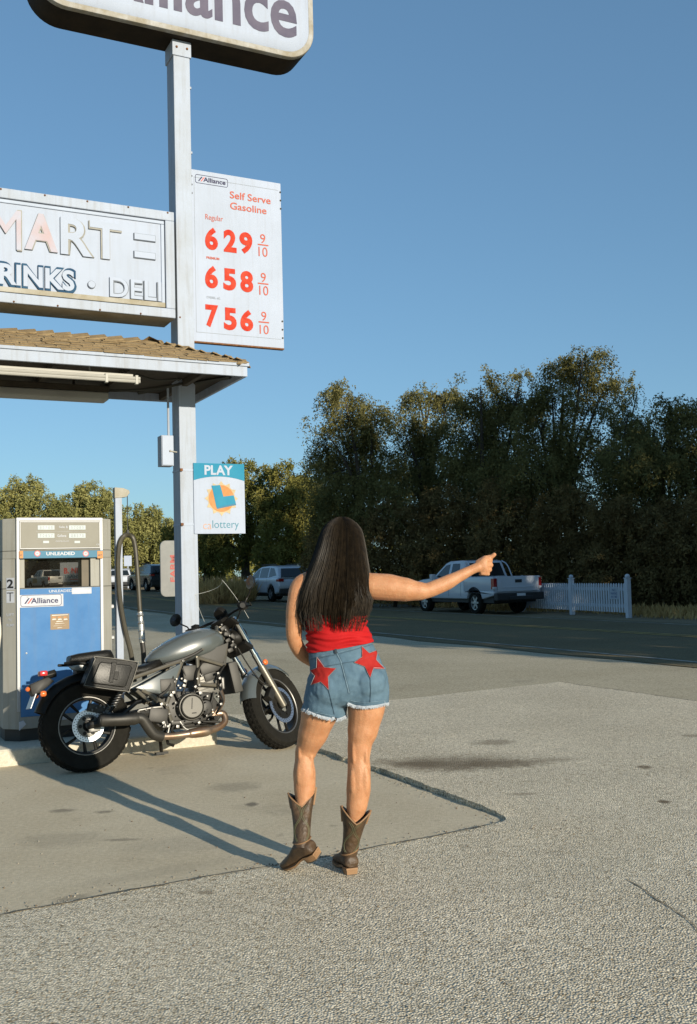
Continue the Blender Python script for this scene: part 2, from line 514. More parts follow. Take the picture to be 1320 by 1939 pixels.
# terrain to the horizon
def terrain():
    mb = MB()
    xs = sorted(set([-900, -400, -200, -120] + list(range(-80, 81, 4)) + [120, 200, 400, 900]))
    ys = sorted(set([-60, -30, -10] + list(range(0, 121, 4)) + [160, 250, 500, 1200]))
    vs = [(x, y, ground_h(x, y) - .05 + (0 if y < 130 else 0)) for y in ys for x in xs]
    n = len(xs)
    mb.add(vs, [(j * n + i, j * n + i + 1, (j + 1) * n + i + 1, (j + 1) * n + i) for j in range(len(ys) - 1) for i in range(n - 1)])
    o = mb.build("ground", M_DIRT, None, angle=60); o["kind"] = "structure"
terrain()
def road_strip(name, n0, n1, t0, t1, z, m, dt=2.0, wob=0.0):
    mb = MB(); k = int((t1 - t0) / dt); vs = []
    for i in range(k + 1):
        t = t0 + (t1 - t0) * i / k
        w = wob * noise.noise(Vector((t * .6, n0, 0)))
        vs += [tuple(road(n0 + w, t, z)), tuple(road(n1 + w * .5, t, z))]
    mb.add(vs, [(2 * i, 2 * i + 1, 2 * i + 3, 2 * i + 2) for i in range(k)])
    o = mb.build(name, m, None, angle=60); o["kind"] = "structure"
    return o
# old asphalt between the forecourt slab and the road
o = road_strip("forecourt_asphalt", -25, 10.9, -30, 90, -.022, M_OLD)
road_strip("road", 10.45, 18.05, -30, 120, -.012, M_ROAD, 1.0, .25)
M_WL = mat("worn_white_line", (.26, .245, .20), .8, var=.5, vs=2.5)
M_YL = mat("worn_yellow_line", (.40, .27, .07), .8, var=.4, vs=2.5)
road_strip("edge_line", 10.88, 11.0, -20, 110, -.006, M_WL)
road_strip("centre_line", 14.62, 14.72, -20, 110, -.006, M_YL)
road_strip("centre_line", 14.88, 14.98, -20, 110, -.006, M_YL)
road_strip("edge_line", 17.5, 17.62, -20, 110, -.006, M_WL)
# concrete slab
poly_sheet("concrete_slab", [(CL.x, CL.y), (C3.x, C3.y), (C7.x, C7.y), (C8.x, C8.y), (C8.x - 22 * nd.x, C8.y - 22 * nd.y)], M_CONC, lambda x, y: 0.0, step=1.5, skirt=.02)
# chip seal, its lip along the slab rounded and raised
def seg_d(x, y, a, b):
    p = Vector((x, y)); a = Vector(a.xy); b = Vector(b.xy); t = max(0, min(1, (p - a).dot(b - a) / (b - a).length_squared))
    return (p - a.lerp(b, t)).length
def chip_z(x, y):
    d = seg_d(x, y, C3, C7)
    z = .005 + .030 * math.exp(-(d / .22) ** 2) * min(1, .15 + math.hypot(x - C3.x, y - C3.y) / .5)
    z += .008 * noise.noise(Vector((x * 1.3, y * 1.3, 0))) * min(1, d * 2 + .2)
    return max(z, .003)
q3 = G(1320, 1328)
pd = (q3 - PB2).normalized(); PB4 = PB2 + pd * 14
def corner(k):
    a, b, c = C3 - nd * .17, C3, C3 + up_ * .13; return a * (1 - k) ** 2 + b * 2 * k * (1 - k) + c * k * k
CRN = [corner(k / 6) for k in range(7)]
poly_sheet("chip_seal_paving", [(CL.x, CL.y)] + [(p.x, p.y) for p in CRN] + [(C7.x, C7.y), (PB2.x, PB2.y), (PB4.x, PB4.y), (PB4.x + 3, PB4.y - 9), (-14, -9)], M_CHIP, chip_z, step=.16, skirt=.045, rag=.024, ragstep=.022, rag_edges=tuple(range(10)))
# narrow seams in the paving
def seam(pts, w, m, z=.004):
    mb = MB(); vs = []; n = 40; P_ = []
    for i in range(len(pts) - 1):
        P_ += [Vector(pts[i]).lerp(Vector(pts[i + 1]), k / n) for k in range(n)]
    for p in P_:
        d = (Vector(pts[-1]) - Vector(pts[0])).normalized(); s_ = Vector((-d.y, d.x, 0)); o_ = .014 * noise.noise(p * 6) + .006 * noise.noise(p * 25); ww = w * (.35 + .9 * abs(noise.noise(p * 9 + Vector((4, 0, 0)))))
        for k in (-1, 1):
            q = p + s_ * (o_ + k * ww); vs.append((q.x, q.y, chip_z(q.x, q.y) + z))
    mb.add(vs, [(2 * i, 2 * i + 1, 2 * i + 3, 2 * i + 2) for i in range(len(P_) - 1)])
    o = mb.build("paving_seam", m, None, angle=60); o["kind"] = "structure"
M_SEAM = mat("dark_seam_filler", (.13, .105, .07), .95, c2=(.30, .26, .18), vs=14)
seam([G(1190, 1668), G(1260, 1716), G(1345, 1780)], .006, M_SEAM, .003)
M_GAPS = mat("dirt_filled_gap", (.06, .048, .03), .95, c2=(.17, .14, .09), vs=20)
seam([C0 - nd * 1.2, C0, C0.lerp(C3, .5), CRN[0]], .011, M_GAPS, .0035)
seam([PB2, q3, PB2 + pd * 5], .012, M_SEAM, .003)
# loose stones along the lip and over the chip seal
def gravel():
    rs = random.Random(31); mb = MB()
    def stone(x, y, z, s):
        vs = []; a0 = rs.uniform(0, 6.28)
        for k in range(5): vs.append((x + s * math.cos(a0 + k * 1.257) * rs.uniform(.6, 1.1), y + s * math.sin(a0 + k * 1.257) * rs.uniform(.6, 1.1), z - s * .1))
        for k in range(5): vs.append((x + s * .6 * math.cos(a0 + k * 1.257 + .3) * rs.uniform(.6, 1.1), y + s * .6 * math.sin(a0 + k * 1.257 + .3), z + s * rs.uniform(.5, .9)))
        mb.add(vs, [(5, 6, 7, 8, 9)] + [(k, (k + 1) % 5, 5 + (k + 1) % 5, 5 + k) for k in range(5)], 0 if rs.random() < .7 else 1)
    for _ in range(230):
        p = C3.lerp(C7, rs.random() ** 1.3); o_ = abs(rs.gauss(0, .05)) + .02; d = (C7 - C3).normalized(); n_ = Vector((-d.y, d.x, 0))
        q = p + n_ * o_ - d * .02; stone(q.x, q.y, .001, rs.uniform(.002, .0065))
    for _ in range(260):
        p = C0.lerp(C3, rs.random()); n_ = Vector((-nd.y, nd.x, 0)); q = p + n_ * abs(rs.gauss(0, .06)); stone(q.x, q.y, .001, rs.uniform(.002, .007))
    for _ in range(500):
        p = G(rs.uniform(-20, 1340), 1340 + 600 * rs.random() ** .7)
        q = p; stone(q.x, q.y, chip_z(q.x, q.y) if (q - C3).dot(Vector((nd.y, -nd.x, 0))) > 0 else .001, rs.uniform(.002, .0065))
    o = mb.build("loose_gravel", [mat("grey_stone", (.26, .235, .185), .9, var=.3, vs=60), mat("brown_stone", (.15, .11, .07), .9, var=.3, vs=60)], None, angle=0)
    tag(o, "loose gravel scattered along the edges of the concrete slab", "gravel", kind="stuff")
gravel()
# ---- pump island
M_KERB = paving_mat("island_concrete", (.46, .42, .34), (.55, .51, .42), .05, 150, .0012, stain=.4, stain_c=(.13, .12, .09), big=1.5)
def island():
    mb = MB()
    prof = [(0, -.02), (.0, .115), (.012, .128), (.03, .132), (1.25, .132), (1.268, .115), (1.268, -.02)]
    mb.prism([(a, b) for a, b in prof], -8, -.02, 0, 'x')
    o = mb.build("island_kerb", M_KERB, None, angle=30); o.location = ISL.o; o.rotation_euler = (0, 0, ISL.a); o["kind"] = "structure"
island()
# ------------------------------------------------------------------ filling station
M_WHITE = mat("white_paint", (.345, .395, .485), .6, spec=.25, var=.07, vs=2.2)
M_WHITE2 = mat("weathered_white_paint", (.345, .395, .485), .6, spec=.25, c2=(.31, .345, .40), vs=3.5, bump=.15, bs=60, streak=.35)
M_PANEL = mat("white_sign_panel", (.36, .41, .51), .6, spec=.2, c2=(.325, .37, .455), vs=1.8, streak=.16)
M_DIRTYW = mat("grimy_white", (.36, .345, .30), .6, spec=.2, c2=(.25, .22, .15), vs=5)
M_RIMW = mat('weathered_rim', (.38, .38, .37), .6, spec=.2, c2=(.25, .22, .16), vs=6, streak=.5)
M_RUST = mat("rust", (.22, .09, .03), .9, c2=(.08, .04, .02), vs=30)
M_RED = mat("red_vinyl", (.40, .018, .006), .7, spec=.15, c2=(.46, .06, .03), vs=14)
M_PINK = mat("faded_red_vinyl", (.42, .08, .045), .7, spec=.15, c2=(.43, .13, .09), vs=10)
M_GREYT = mat("faded_grey_vinyl", (.28, .31, .35), .7, spec=.15)
M_NAVY = mat("navy_vinyl", (.03, .03, .08), .7, spec=.15, c2=(.05, .045, .09), vs=5)
M_DARK = mat("dark_metal", (.02, .02, .018), .6)
M_SHINGLE = mat("brown_shingle", (.20, .14, .07), .95, c2=(.32, .235, .125), vs=9, bump=.8, bs=160)
M_SOFFIT = mat("dark_timber", (.035, .026, .017), .9, c2=(.06, .048, .032), vs=5)
M_GAP = mat("dark_grey", (.05, .048, .04), .9)  # plain dark grey for screws, cables and cabinet seams
A = ISL.a
def lroot(name, label, cat, x, y, z=0, group=None):
    return thing(name, label, cat, ISL.w(x, y, z), A, group)
PX, PY = -.052, .645          # pole centre on the island
def pl(y, ox=0.0, oz=0.0):
    return lambda px, py: tuple(np.subtract(ISL.on(px, py, y), (ox, oz)))
def fit_px(mb, s, pf, bl, tl, br, y, m=0, bold=.02, **k):
    """place a word by its bottom-left, top-left and bottom-right corners on the plane y of the island frame"""
    a, b, c = pf(*bl), pf(*tl), pf(*br)
    fit_text(mb, s, a[0], c[0], (a[1] + c[1]) / 2, (a[1] + c[1]) / 2 + (b[1] - a[1]), y, m, bold, **k)
# ---- the square steel pole
def pole():
    r = lroot("sign_pole", "tall square white steel pole rising through the canopy to the rounded brand sign", "pole", PX, PY)
    mb = MB(); h = .079
    mb.box2((-h, -h, .13), (h, .14, 6.44)); mb.build("post", M_WHITE2, r, angle=0, bevel=.006)
    mb = MB(); mb.box2((-h - .012, -h - .012, 6.28), (h + .012, .152, 6.43)); mb.build("cap_plate", M_WHITE2, r, angle=0, bevel=.006)
    mb = MB()
    for x in (-.05, .05):
        mb.ball((x, -h - .014, 6.36), .012, 0, 8, 5)
    mb.split("bolt", M_RUST, r)
    for px, py in ((350, 890), (350, 993)):
        z = ISL.on(px, py, PY - h)[1]
        mb = MB(); mb.box2((-h - .004, -h - .004, z - .008), (h + .004, .144, z + .008))
        mb.box2((-h - .004, -h - .025, z - .012), (-h + .02, -h - .004, z + .012), 1)
        mb.build("strap", [M_WHITE, M_RUST], r, angle=0)
    mb = MB()
    for py in (160, 283):
        z = ISL.on(360, py, PY - h)[1]; mb.box2((h, -.02, z - .01), (h + .03, 0, z + .01))
    mb.split("bracket", M_WHITE2, r, angle=0)
    mb = MB(); mb.box2((-h - .06, -.1, .13), (h + .06, .1, .15)); mb.build("base_plate", M_WHITE2, r, angle=0)
pole()
# ---- electric box and its conduit on the pole
def ebox():
    y = PY - .09; pf = pl(y, PX - .17)
    x0, z0 = pf(310, 882); x1, z1 = pf(331, 825)
    r = lroot("electrical_box", "small white electrical box strapped to the left side of the sign pole", "electrical box", PX - .17, y)
    mb = MB(); mb.box2((x0 - .02, -.01, z0), (x1 - .015, .12, z1)); mb.build("case", M_WHITE2, r, angle=0, bevel=.004)
    mb = MB(); mb.box2((x0 - .014, -.018, z0 + .006), (x1 - .021, -.0102, z1 - .006)); mb.build("lid", M_WHITE, r, angle=0, bevel=.003)
    mb = MB(); zc = z0 + (z1 - z0) * .48; mb.tube([(x1 - .05, -.02, zc), (x1 + .01, -.03, zc - .01)], .006, 6); mb.ball((x1 - .05, -.022, zc), .01, 0, 8, 5); mb.build("latch", M_DIRTYW, r)
    mb = MB(); mb.tube([(x1 - .01 - .03, .06, z1 - .02), (x1 - .04, .06, 3.16)], .011, 8); mb.build("conduit", M_WHITE2, r)
ebox()
# ---- price sign
def price_sign():
    y = PY - .03; pf = pl(y)
    r = lroot("price_sign", "white gas price board with red numerals fixed to the right of the sign pole", "price sign", 0, y)
    x0, x1, z0, z1 = .028, .945, 3.606, 5.24
    mb = MB(); mb.box2((x0, 0, z0), (x1, .05, z1)); mb.build("panel", M_PANEL, r, angle=0, bevel=.004)
    mb = MB()
    e = -.006
    for a, b in (((x0 + .035, z0 + .085), (x1 - .03, z0 + .089)), ((x0 + .035, z1 - .075), (x1 - .03, z1 - .071)), ((x0 + .035, z0 + .085), (x0 + .038, z1 - .071))):
        mb.box2((a[0], e + .004, a[1]), (b[0], 0.001, b[1]))
    mb.build("trim_groove", M_GREYT, r, angle=0)
    mb = MB()
    Z = lambda a, b: (355 + a / 5.385, 310 + b / 5.385)
    for a, b in ((945, 292), (948, 376), (950, 460), (967, 1608), (969, 1693), (971, 1778), (40, 125), (42, 212), (43, 300), (55, 1505), (57, 1593), (58, 1683)):
        q = pf(*Z(a, b)); mb.lathe([(.001, -.006), (.009, -.005), (.009, .001)], (q[0], 0, q[1]), 'y', 8)
    mb.split("screw", M_GAP, r)
    mb = MB(); mb.box2((x0, -.001, z0 - .012), (x1, .05, z0 + .001)); mb.build("bottom_edge", M_RUST, r, angle=0)
    fy = -.003
    def w(mb, s, bl, tl, br, m, bold=.02, **k):
        fit_px(mb, s, pf, Z(*bl), Z(*tl), Z(*br), fy, m, bold, **k)
    mb = MB()
    for a_ in (("Self Serve", (432, 350), (432, 277), (848, 417), 0, .012), ("Gasoline", (435, 462), (435, 390), (806, 518), 0, .012), ("Regular", (183, 586), (183, 515), (362, 606), 0, .0), ("PREMIUM", (193, 970), (193, 945), (325, 984), 0, .03)):
        mb = MB(); w(mb, *a_); mb.build("heading_lettering", M_PINK, r, angle=0)
    mb = MB(); w(mb, "DIESEL #2", (197, 1372), (197, 1348), (335, 1388), 0, .01); mb.build("faded_lettering", M_GREYT, r, angle=0)
    for txt, rows in (("629", ((180, 872, 640), (370, 896, 665), (532, 912, 690))), ("658", ((180, 1263, 1030), (366, 1285, 1060), (540, 1303, 1085))), ("756", ((185, 1660, 1430), (372, 1690, 1460), (540, 1700, 1480)))):
        mb = MB()
        for ch, (xx, yb, yt) in zip(txt, rows):
            w(mb, ch, (xx, yb), (xx, yt), (xx + 132, yb + 18), 0, .045)
        mb.build("price_numeral", M_RED, r, angle=0)
    for (a9, b9, t9), (xb, yb0), (a10, b10, t10) in (((742, 808, 715), (717, 822), (725, 942, 845)), ((748, 1204, 1110), (717, 1217), (733, 1336, 1240)), ((753, 1598, 1505), (725, 1610), (737, 1732, 1640))):
        mb = MB(); w(mb, "9", (a9, b9), (a9, t9), (a9 + 52, b9 + 8), 0, .0)
        w(mb, "10", (a10, b10), (a10, t10), (a10 + 92, b10 + 12), 0, .0)
        p, q = pf(*Z(xb, yb0)), pf(*Z(xb + 108, yb0 + 14)); zc = (p[1] + q[1]) / 2
        mb.box2((p[0], fy, zc - .006), (q[0], 0, zc + .006))
        mb.build("fraction", M_PINK, r, angle=0)
    logo(r, pf, [Z(80, 190), Z(80, 102), Z(412, 248)], [Z(162, 178), Z(162, 132), Z(388, 224)], fy)
M_SRED = mat("logo_red", (.55, .05, .04), .5)
def logo(r, pf, frame, word, fy, name="brand_sticker", oz=0, backing=None):
    """rounded frame, two slanted stripes and the word"""
    a, b, c = [pf(*p) for p in frame]
    x0, x1, z0 = a[0], c[0], (a[1] + c[1]) / 2; z1 = z0 + b[1] - a[1]
    mb = MB()
    o_ = rrect(x0, x1, z0, z1, .018); i_ = rrect(x0 + .004, x1 - .004, z0 + .004, z1 - .004, .015); n = len(o_)
    mb.add([(p[0], fy, p[1]) for p in o_ + i_], [(k, (k + 1) % n, (k + 1) % n + n, k + n) for k in range(n)], 0)
    p, q, s = [pf(*w_) for w_ in word]
    wz0 = (p[1] + s[1]) / 2; h = q[1] - p[1]
    fit_text(mb, "Alliance", p[0], s[0], wz0, wz0 + h, fy, 0, .02)
    gap = h * .75
    for k, m in ((2, 0), (1, 1)):
        xa = p[0] - gap * k * .72 - h * .1
        mb.add([(xa, fy, wz0), (xa + h * .28, fy, wz0), (xa + h * 1.0, fy, wz0 + h), (xa + h * .72, fy, wz0 + h)], [(0, 1, 2, 3)], m)
    mb.build(name, [M_NAVY, M_SRED], r, angle=0)
price_sign()
# ---- store sign (thick, framed, raised plastic letters)
M_LETTER = mat("bleached_letter", (.36, .41, .51), .6, spec=.2, c2=(.33, .375, .46), vs=2)
M_LPINK = mat("letter_with_red_remnant", (.36, .405, .50), .6, spec=.2, c2=(.39, .30, .31), vs=2.2)
M_LBLUE = mat("blue_letter_edge", (.008, .035, .085), .7, spec=.15, c2=(.03, .085, .15), vs=9)
M_LEDGE = mat("beige_letter_edge", (.22, .215, .19), .7, spec=.2, c2=(.31, .305, .28), vs=6)
M_LGREY = mat("grey_letter_edge", (.10, .12, .15), .6)
M_BLUESH = mat("panel_with_blue_remnant", (.70, .72, .76), .4, c2=(.50, .56, .66), vs=2.6)
def store_sign():
    y = PY - .165; pf = pl(y)
    Z = lambda a, b: (a / 3.882, 350 + b / 3.882)
    r = lroot("store_sign", "wide white boxed store sign with bleached raised MART and DELI letters left of the pole", "store sign", 0, y)
    x0, x1, z0, z1 = -4.6, -.185, 3.757, 4.735
    mb = MB(); mb.box2((x0, .0, z0), (x1, .33, z1)); mb.build("cabinet", M_DIRTYW, r, angle=0, bevel=.004)
    fw = .085
    mb = MB()
    for a, b in (((x0, z1 - fw), (x1, z1)), ((x0, z0), (x1, z0 + fw)), ((x1 - fw, z0 + fw), (x1, z1 - fw)), ((x0, z0 + fw), (x0 + fw, z1 - fw))):
        mb.box2((a[0], -.035, a[1]), (b[0], -.002, b[1]))
    mb.build("frame", M_WHITE2, r, angle=0, bevel=.008)
    mb = MB(); f2 = fw + .006
    for a, b in (((x0 + f2, z1 - f2 - .03), (x1 - f2, z1 - f2)), ((x1 - f2 - .03, z0 + f2), (x1 - f2, z1 - f2 - .032))):
        mb.box2((a[0], -.022, a[1]), (b[0], -.002, b[1]))
    mb.build("retaining_lip", M_WHITE, r, angle=0, bevel=.005)
    mb = MB(); mb.box2((x0 + f2, -.028, z0 + f2), (x1 - f2, -.002, z0 + f2 + .045)); mb.build("bottom_lip", M_DIRTYW, r, angle=0, bevel=.005)
    mb = MB(); mb.box2((x0 + f2 + .001, -.010, z0 + f2 + .046), (x1 - f2 - .031, -.002, z1 - f2 - .031)); mb.build("face", M_PANEL, r, angle=0)
    mb = MB(); random.seed(3)
    for k in range(13):
        x = x1 - .06 - k * .36
        mb.ball((x, -.037, z1 - .014), .009, 0, 6, 4); mb.ball((x + .1, -.037, z0 + .012), .009, 0, 6, 4)
    mb.split("rivet", M_RUST, r)
    yl = -.030
    def letters(name, s, bl, tl, br, face, edge, bold, dep=.02, halo=.0, eb=.022):
        a, b, c = pf(*Z(*bl)), pf(*Z(*tl)), pf(*Z(*br))
        xx0, xx1, zz0 = a[0], c[0], (a[1] + c[1]) / 2; zz1 = zz0 + b[1] - a[1]
        mb = MB()
        g = halo
        fit_text(mb, s, xx0 - g, xx1 + g, zz0 - g, zz1 + g, yl + .004, 1, bold + eb, depth=.015)
        fit_text(mb, s, xx0, xx1, zz0, zz1, yl, 0, bold, depth=.003)
        mb.build(name, [face, edge], r, angle=0)
    letters("raised_word", "M", (-75, 472), (-75, 182), (152, 478), M_LPINK, M_LEDGE, .0, halo=.009, eb=0)
    letters("raised_word", "A", (178, 478), (178, 205), (422, 505), M_LPINK, M_LEDGE, .025)
    letters("raised_word", "RT", (442, 513), (442, 240), (893, 565), M_LETTER, M_LEDGE, .02)
    letters("raised_word", "RINKS", (-8, 738), (-8, 582), (543, 786), M_LETTER, M_LBLUE, .03, halo=.02)
    letters("raised_word", "D", (-150, 718), (-150, 562), (-30, 738), M_LETTER, M_LBLUE, .03, halo=.02)
    letters("raised_word", "DELI", (803, 828), (803, 685), (1182, 862), M_LETTER, M_LGREY, .012)
    mb = MB()
    for yy in (362, 493):
        a, b = pf(*Z(983, yy)), pf(*Z(1136, yy + 62)); mb.box2((a[0], yl, b[1]), (b[0], -.01, a[1]))
        mb.box2((a[0] - .005, yl + .008, b[1] - .005), (b[0] + .005, -.01, a[1] + .005), 1); mb.build("raised_mark", [M_LETTER, M_LGREY], r, angle=0); mb = MB()
    a = pf(*Z(670, 738)); mb.lathe([(.0005, yl), (.03, yl), (.03, -.01)], (a[0], 0, a[1]), 'y', 20); mb.lathe([(.0005, yl + .008), (.035, yl + .008), (.035, -.01)], (a[0], 0, a[1]), 'y', 20, 1)
    mb.build("raised_mark", [M_LETTER, M_LGREY], r, angle=0)
store_sign()
# ---- rounded brand sign on top of the pole
def brand_sign():
    y = PY - .16; pf = pl(y); Z = lambda a, b: (a / 2.129, b / 2.129)
    r = lroot("brand_sign", "big rounded white brand sign on top of the tall pole", "sign", 0, y)
    xa, xb, z0 = -1.42, 1.262, 6.435; z1 = z0 + 1.12
    body = rrect(xa, xb, z0, z1, .30, 10)
    mb = MB(); mb.prism(body, .0, .33); mb.build("cabinet", mat("brown_sign_cabinet", (.014, .011, .008), .8, spec=.2, c2=(.03, .021, .013), vs=4), r, angle=35)
    mb = MB(); n = len(body)
    def ring(ins, yy):
        return [Vector((p[0], yy, p[1])) for p in rrect(xa + ins, xb - ins, z0 + ins, z1 - ins, .30 - ins * .8, 10)]
    mb.loft([ring(.0, .001), ring(.0, -.035), ring(.006, -.05), ring(.03, -.058), ring(.055, -.05)], 0, cap=False); mb.build("rim", M_RIMW, r, angle=40)
    mb = MB(); mb.loft([ring(.05, -.02), ring(.055, -.048), ring(.085, -.062), ring(.14, -.068)], 0, cap=False); q = ring(.14, -.068); mb.add(q, [tuple(range(n))]); mb.build("face", M_PANEL, r, angle=40)
    mb = MB()
    a, c = pf(*Z(372, 30)), pf(*Z(1187, 160)); zb = pf(*Z(1130, 162))[1] + .0
    zt = zb + (pf(*Z(1130, 12))[1] - zb) * 1.42
    fit_text(mb, "Alliance", a[0], c[0], zb, zt, -.071, 0, .02)
    h = zt - zb
    for k, m in ((2, 0), (1, 1)):
        xx = a[0] - h * .40 * k - h * .12
        mb.add([(xx, -.071, zb), (xx + h * .25, -.071, zb), (xx + h * .80, -.071, zb + h), (xx + h * .55, -.071, zb + h)], [(0, 1, 2, 3)], m)
    mb.build("brand_lettering", [mat("grey_violet_vinyl", (.085, .08, .12), .7, spec=.15, c2=(.12, .11, .15), vs=4), M_SRED], r, angle=0)
brand_sign()
# ---- lottery sign
def lottery():
    y = PY - .09; pf = pl(y); Z = lambda a, b: (360 + a / 11, 870 + b / 11)
    r = lroot("lottery_sign", "white and blue lottery sign with an orange sun, on the sign pole", "sign", 0, y)
    a, b = pf(*Z(92, 1548)), pf(*Z(1125, 100))
    x0, x1, z0, z1 = a[0], b[0], a[1], b[1]
    mb = MB(); mb.box2((x0, 0, z0), (x1, .012, z1)); mb.build("panel", M_PANEL, r, angle=0)
    m_b = mat("lottery_blue", (.01, .18, .30), .6, spec=.15, c2=(.03, .22, .33), vs=3); m_b2 = mat("lottery_blue_dark", (.01, .12, .21), .6)
    w, h = x1 - x0, z1 - z0
    U = lambda u, v: (x0 + w * u, z1 - h * v)          # u right, v down
    mb = MB(); bot = []
    for k in range(17):
        u = k / 16; bot.append(U(u, .245 - .06 * (1 - (2 * u - 1) ** 2)))
    poly = [U(0, 0), U(1, 0)] + bot[::-1]
    mb.add([(p[0], -.002, p[1]) for p in poly], [tuple(range(len(poly)))]); mb.build("header_band", m_b, r, angle=0)
    mb = MB(); p, q = U(.21, .165), U(.77, .02); fit_text(mb, "PLAY", p[0], q[0], p[1], q[1] - .004, -.004, 0, .035); mb.build("header_lettering", M_WHITE, r, angle=0)
    mb = MB(); c = U(.535, .50); rr = w * .25
    pts = []
    for k in range(36):
        q_ = 2 * math.pi * k / 36; rad = rr * (1.32 if k % 3 == 0 else 1.08); pts.append((c[0] + rad * math.cos(q_), -.002, c[1] + rad * math.sin(q_)))
    mb.add(pts, [tuple(range(36))], 0)
    pts = [(c[0] + rr * math.cos(2 * math.pi * k / 32), -.004, c[1] + rr * math.sin(2 * math.pi * k / 32)) for k in range(32)]
    mb.add(pts, [tuple(range(32))], 1)
    mb.build("sun_emblem", [mat("pale_yellow_print", (.45, .36, .22), .7, spec=.15), mat("orange_print", (.46, .17, .05), .7, spec=.15, c2=(.48, .25, .11), vs=9)], r, angle=0)
    L8 = [(.345, .318), (.51, .308), (.567, .472), (.775, .452), (.81, .57), (.43, .628)]
    mb = MB(); mb.prism([U(*p) for p in L8], -.006, -.003)
    mb.prism([U(p[0] + .012, p[1] + .022) for p in L8], -.005, -.0025, 1); mb.build("letter_emblem", [m_b, m_b2], r, angle=0)
    mb = MB(); p, q = U(.17, .935), U(.33, .86); fit_text(mb, "ca", p[0], q[0], p[1], q[1], -.002, 1, -.005)
    p, q = U(.35, .955), U(.87, .812); fit_text(mb, "lottery", p[0], q[0], p[1], q[1], -.002, 0, -.005)
    mb.build("footer_lettering", [mat("teal_print", (.03, .17, .24), .6), mat("peach_print", (.44, .26, .19), .6)], r, angle=0)
lottery()
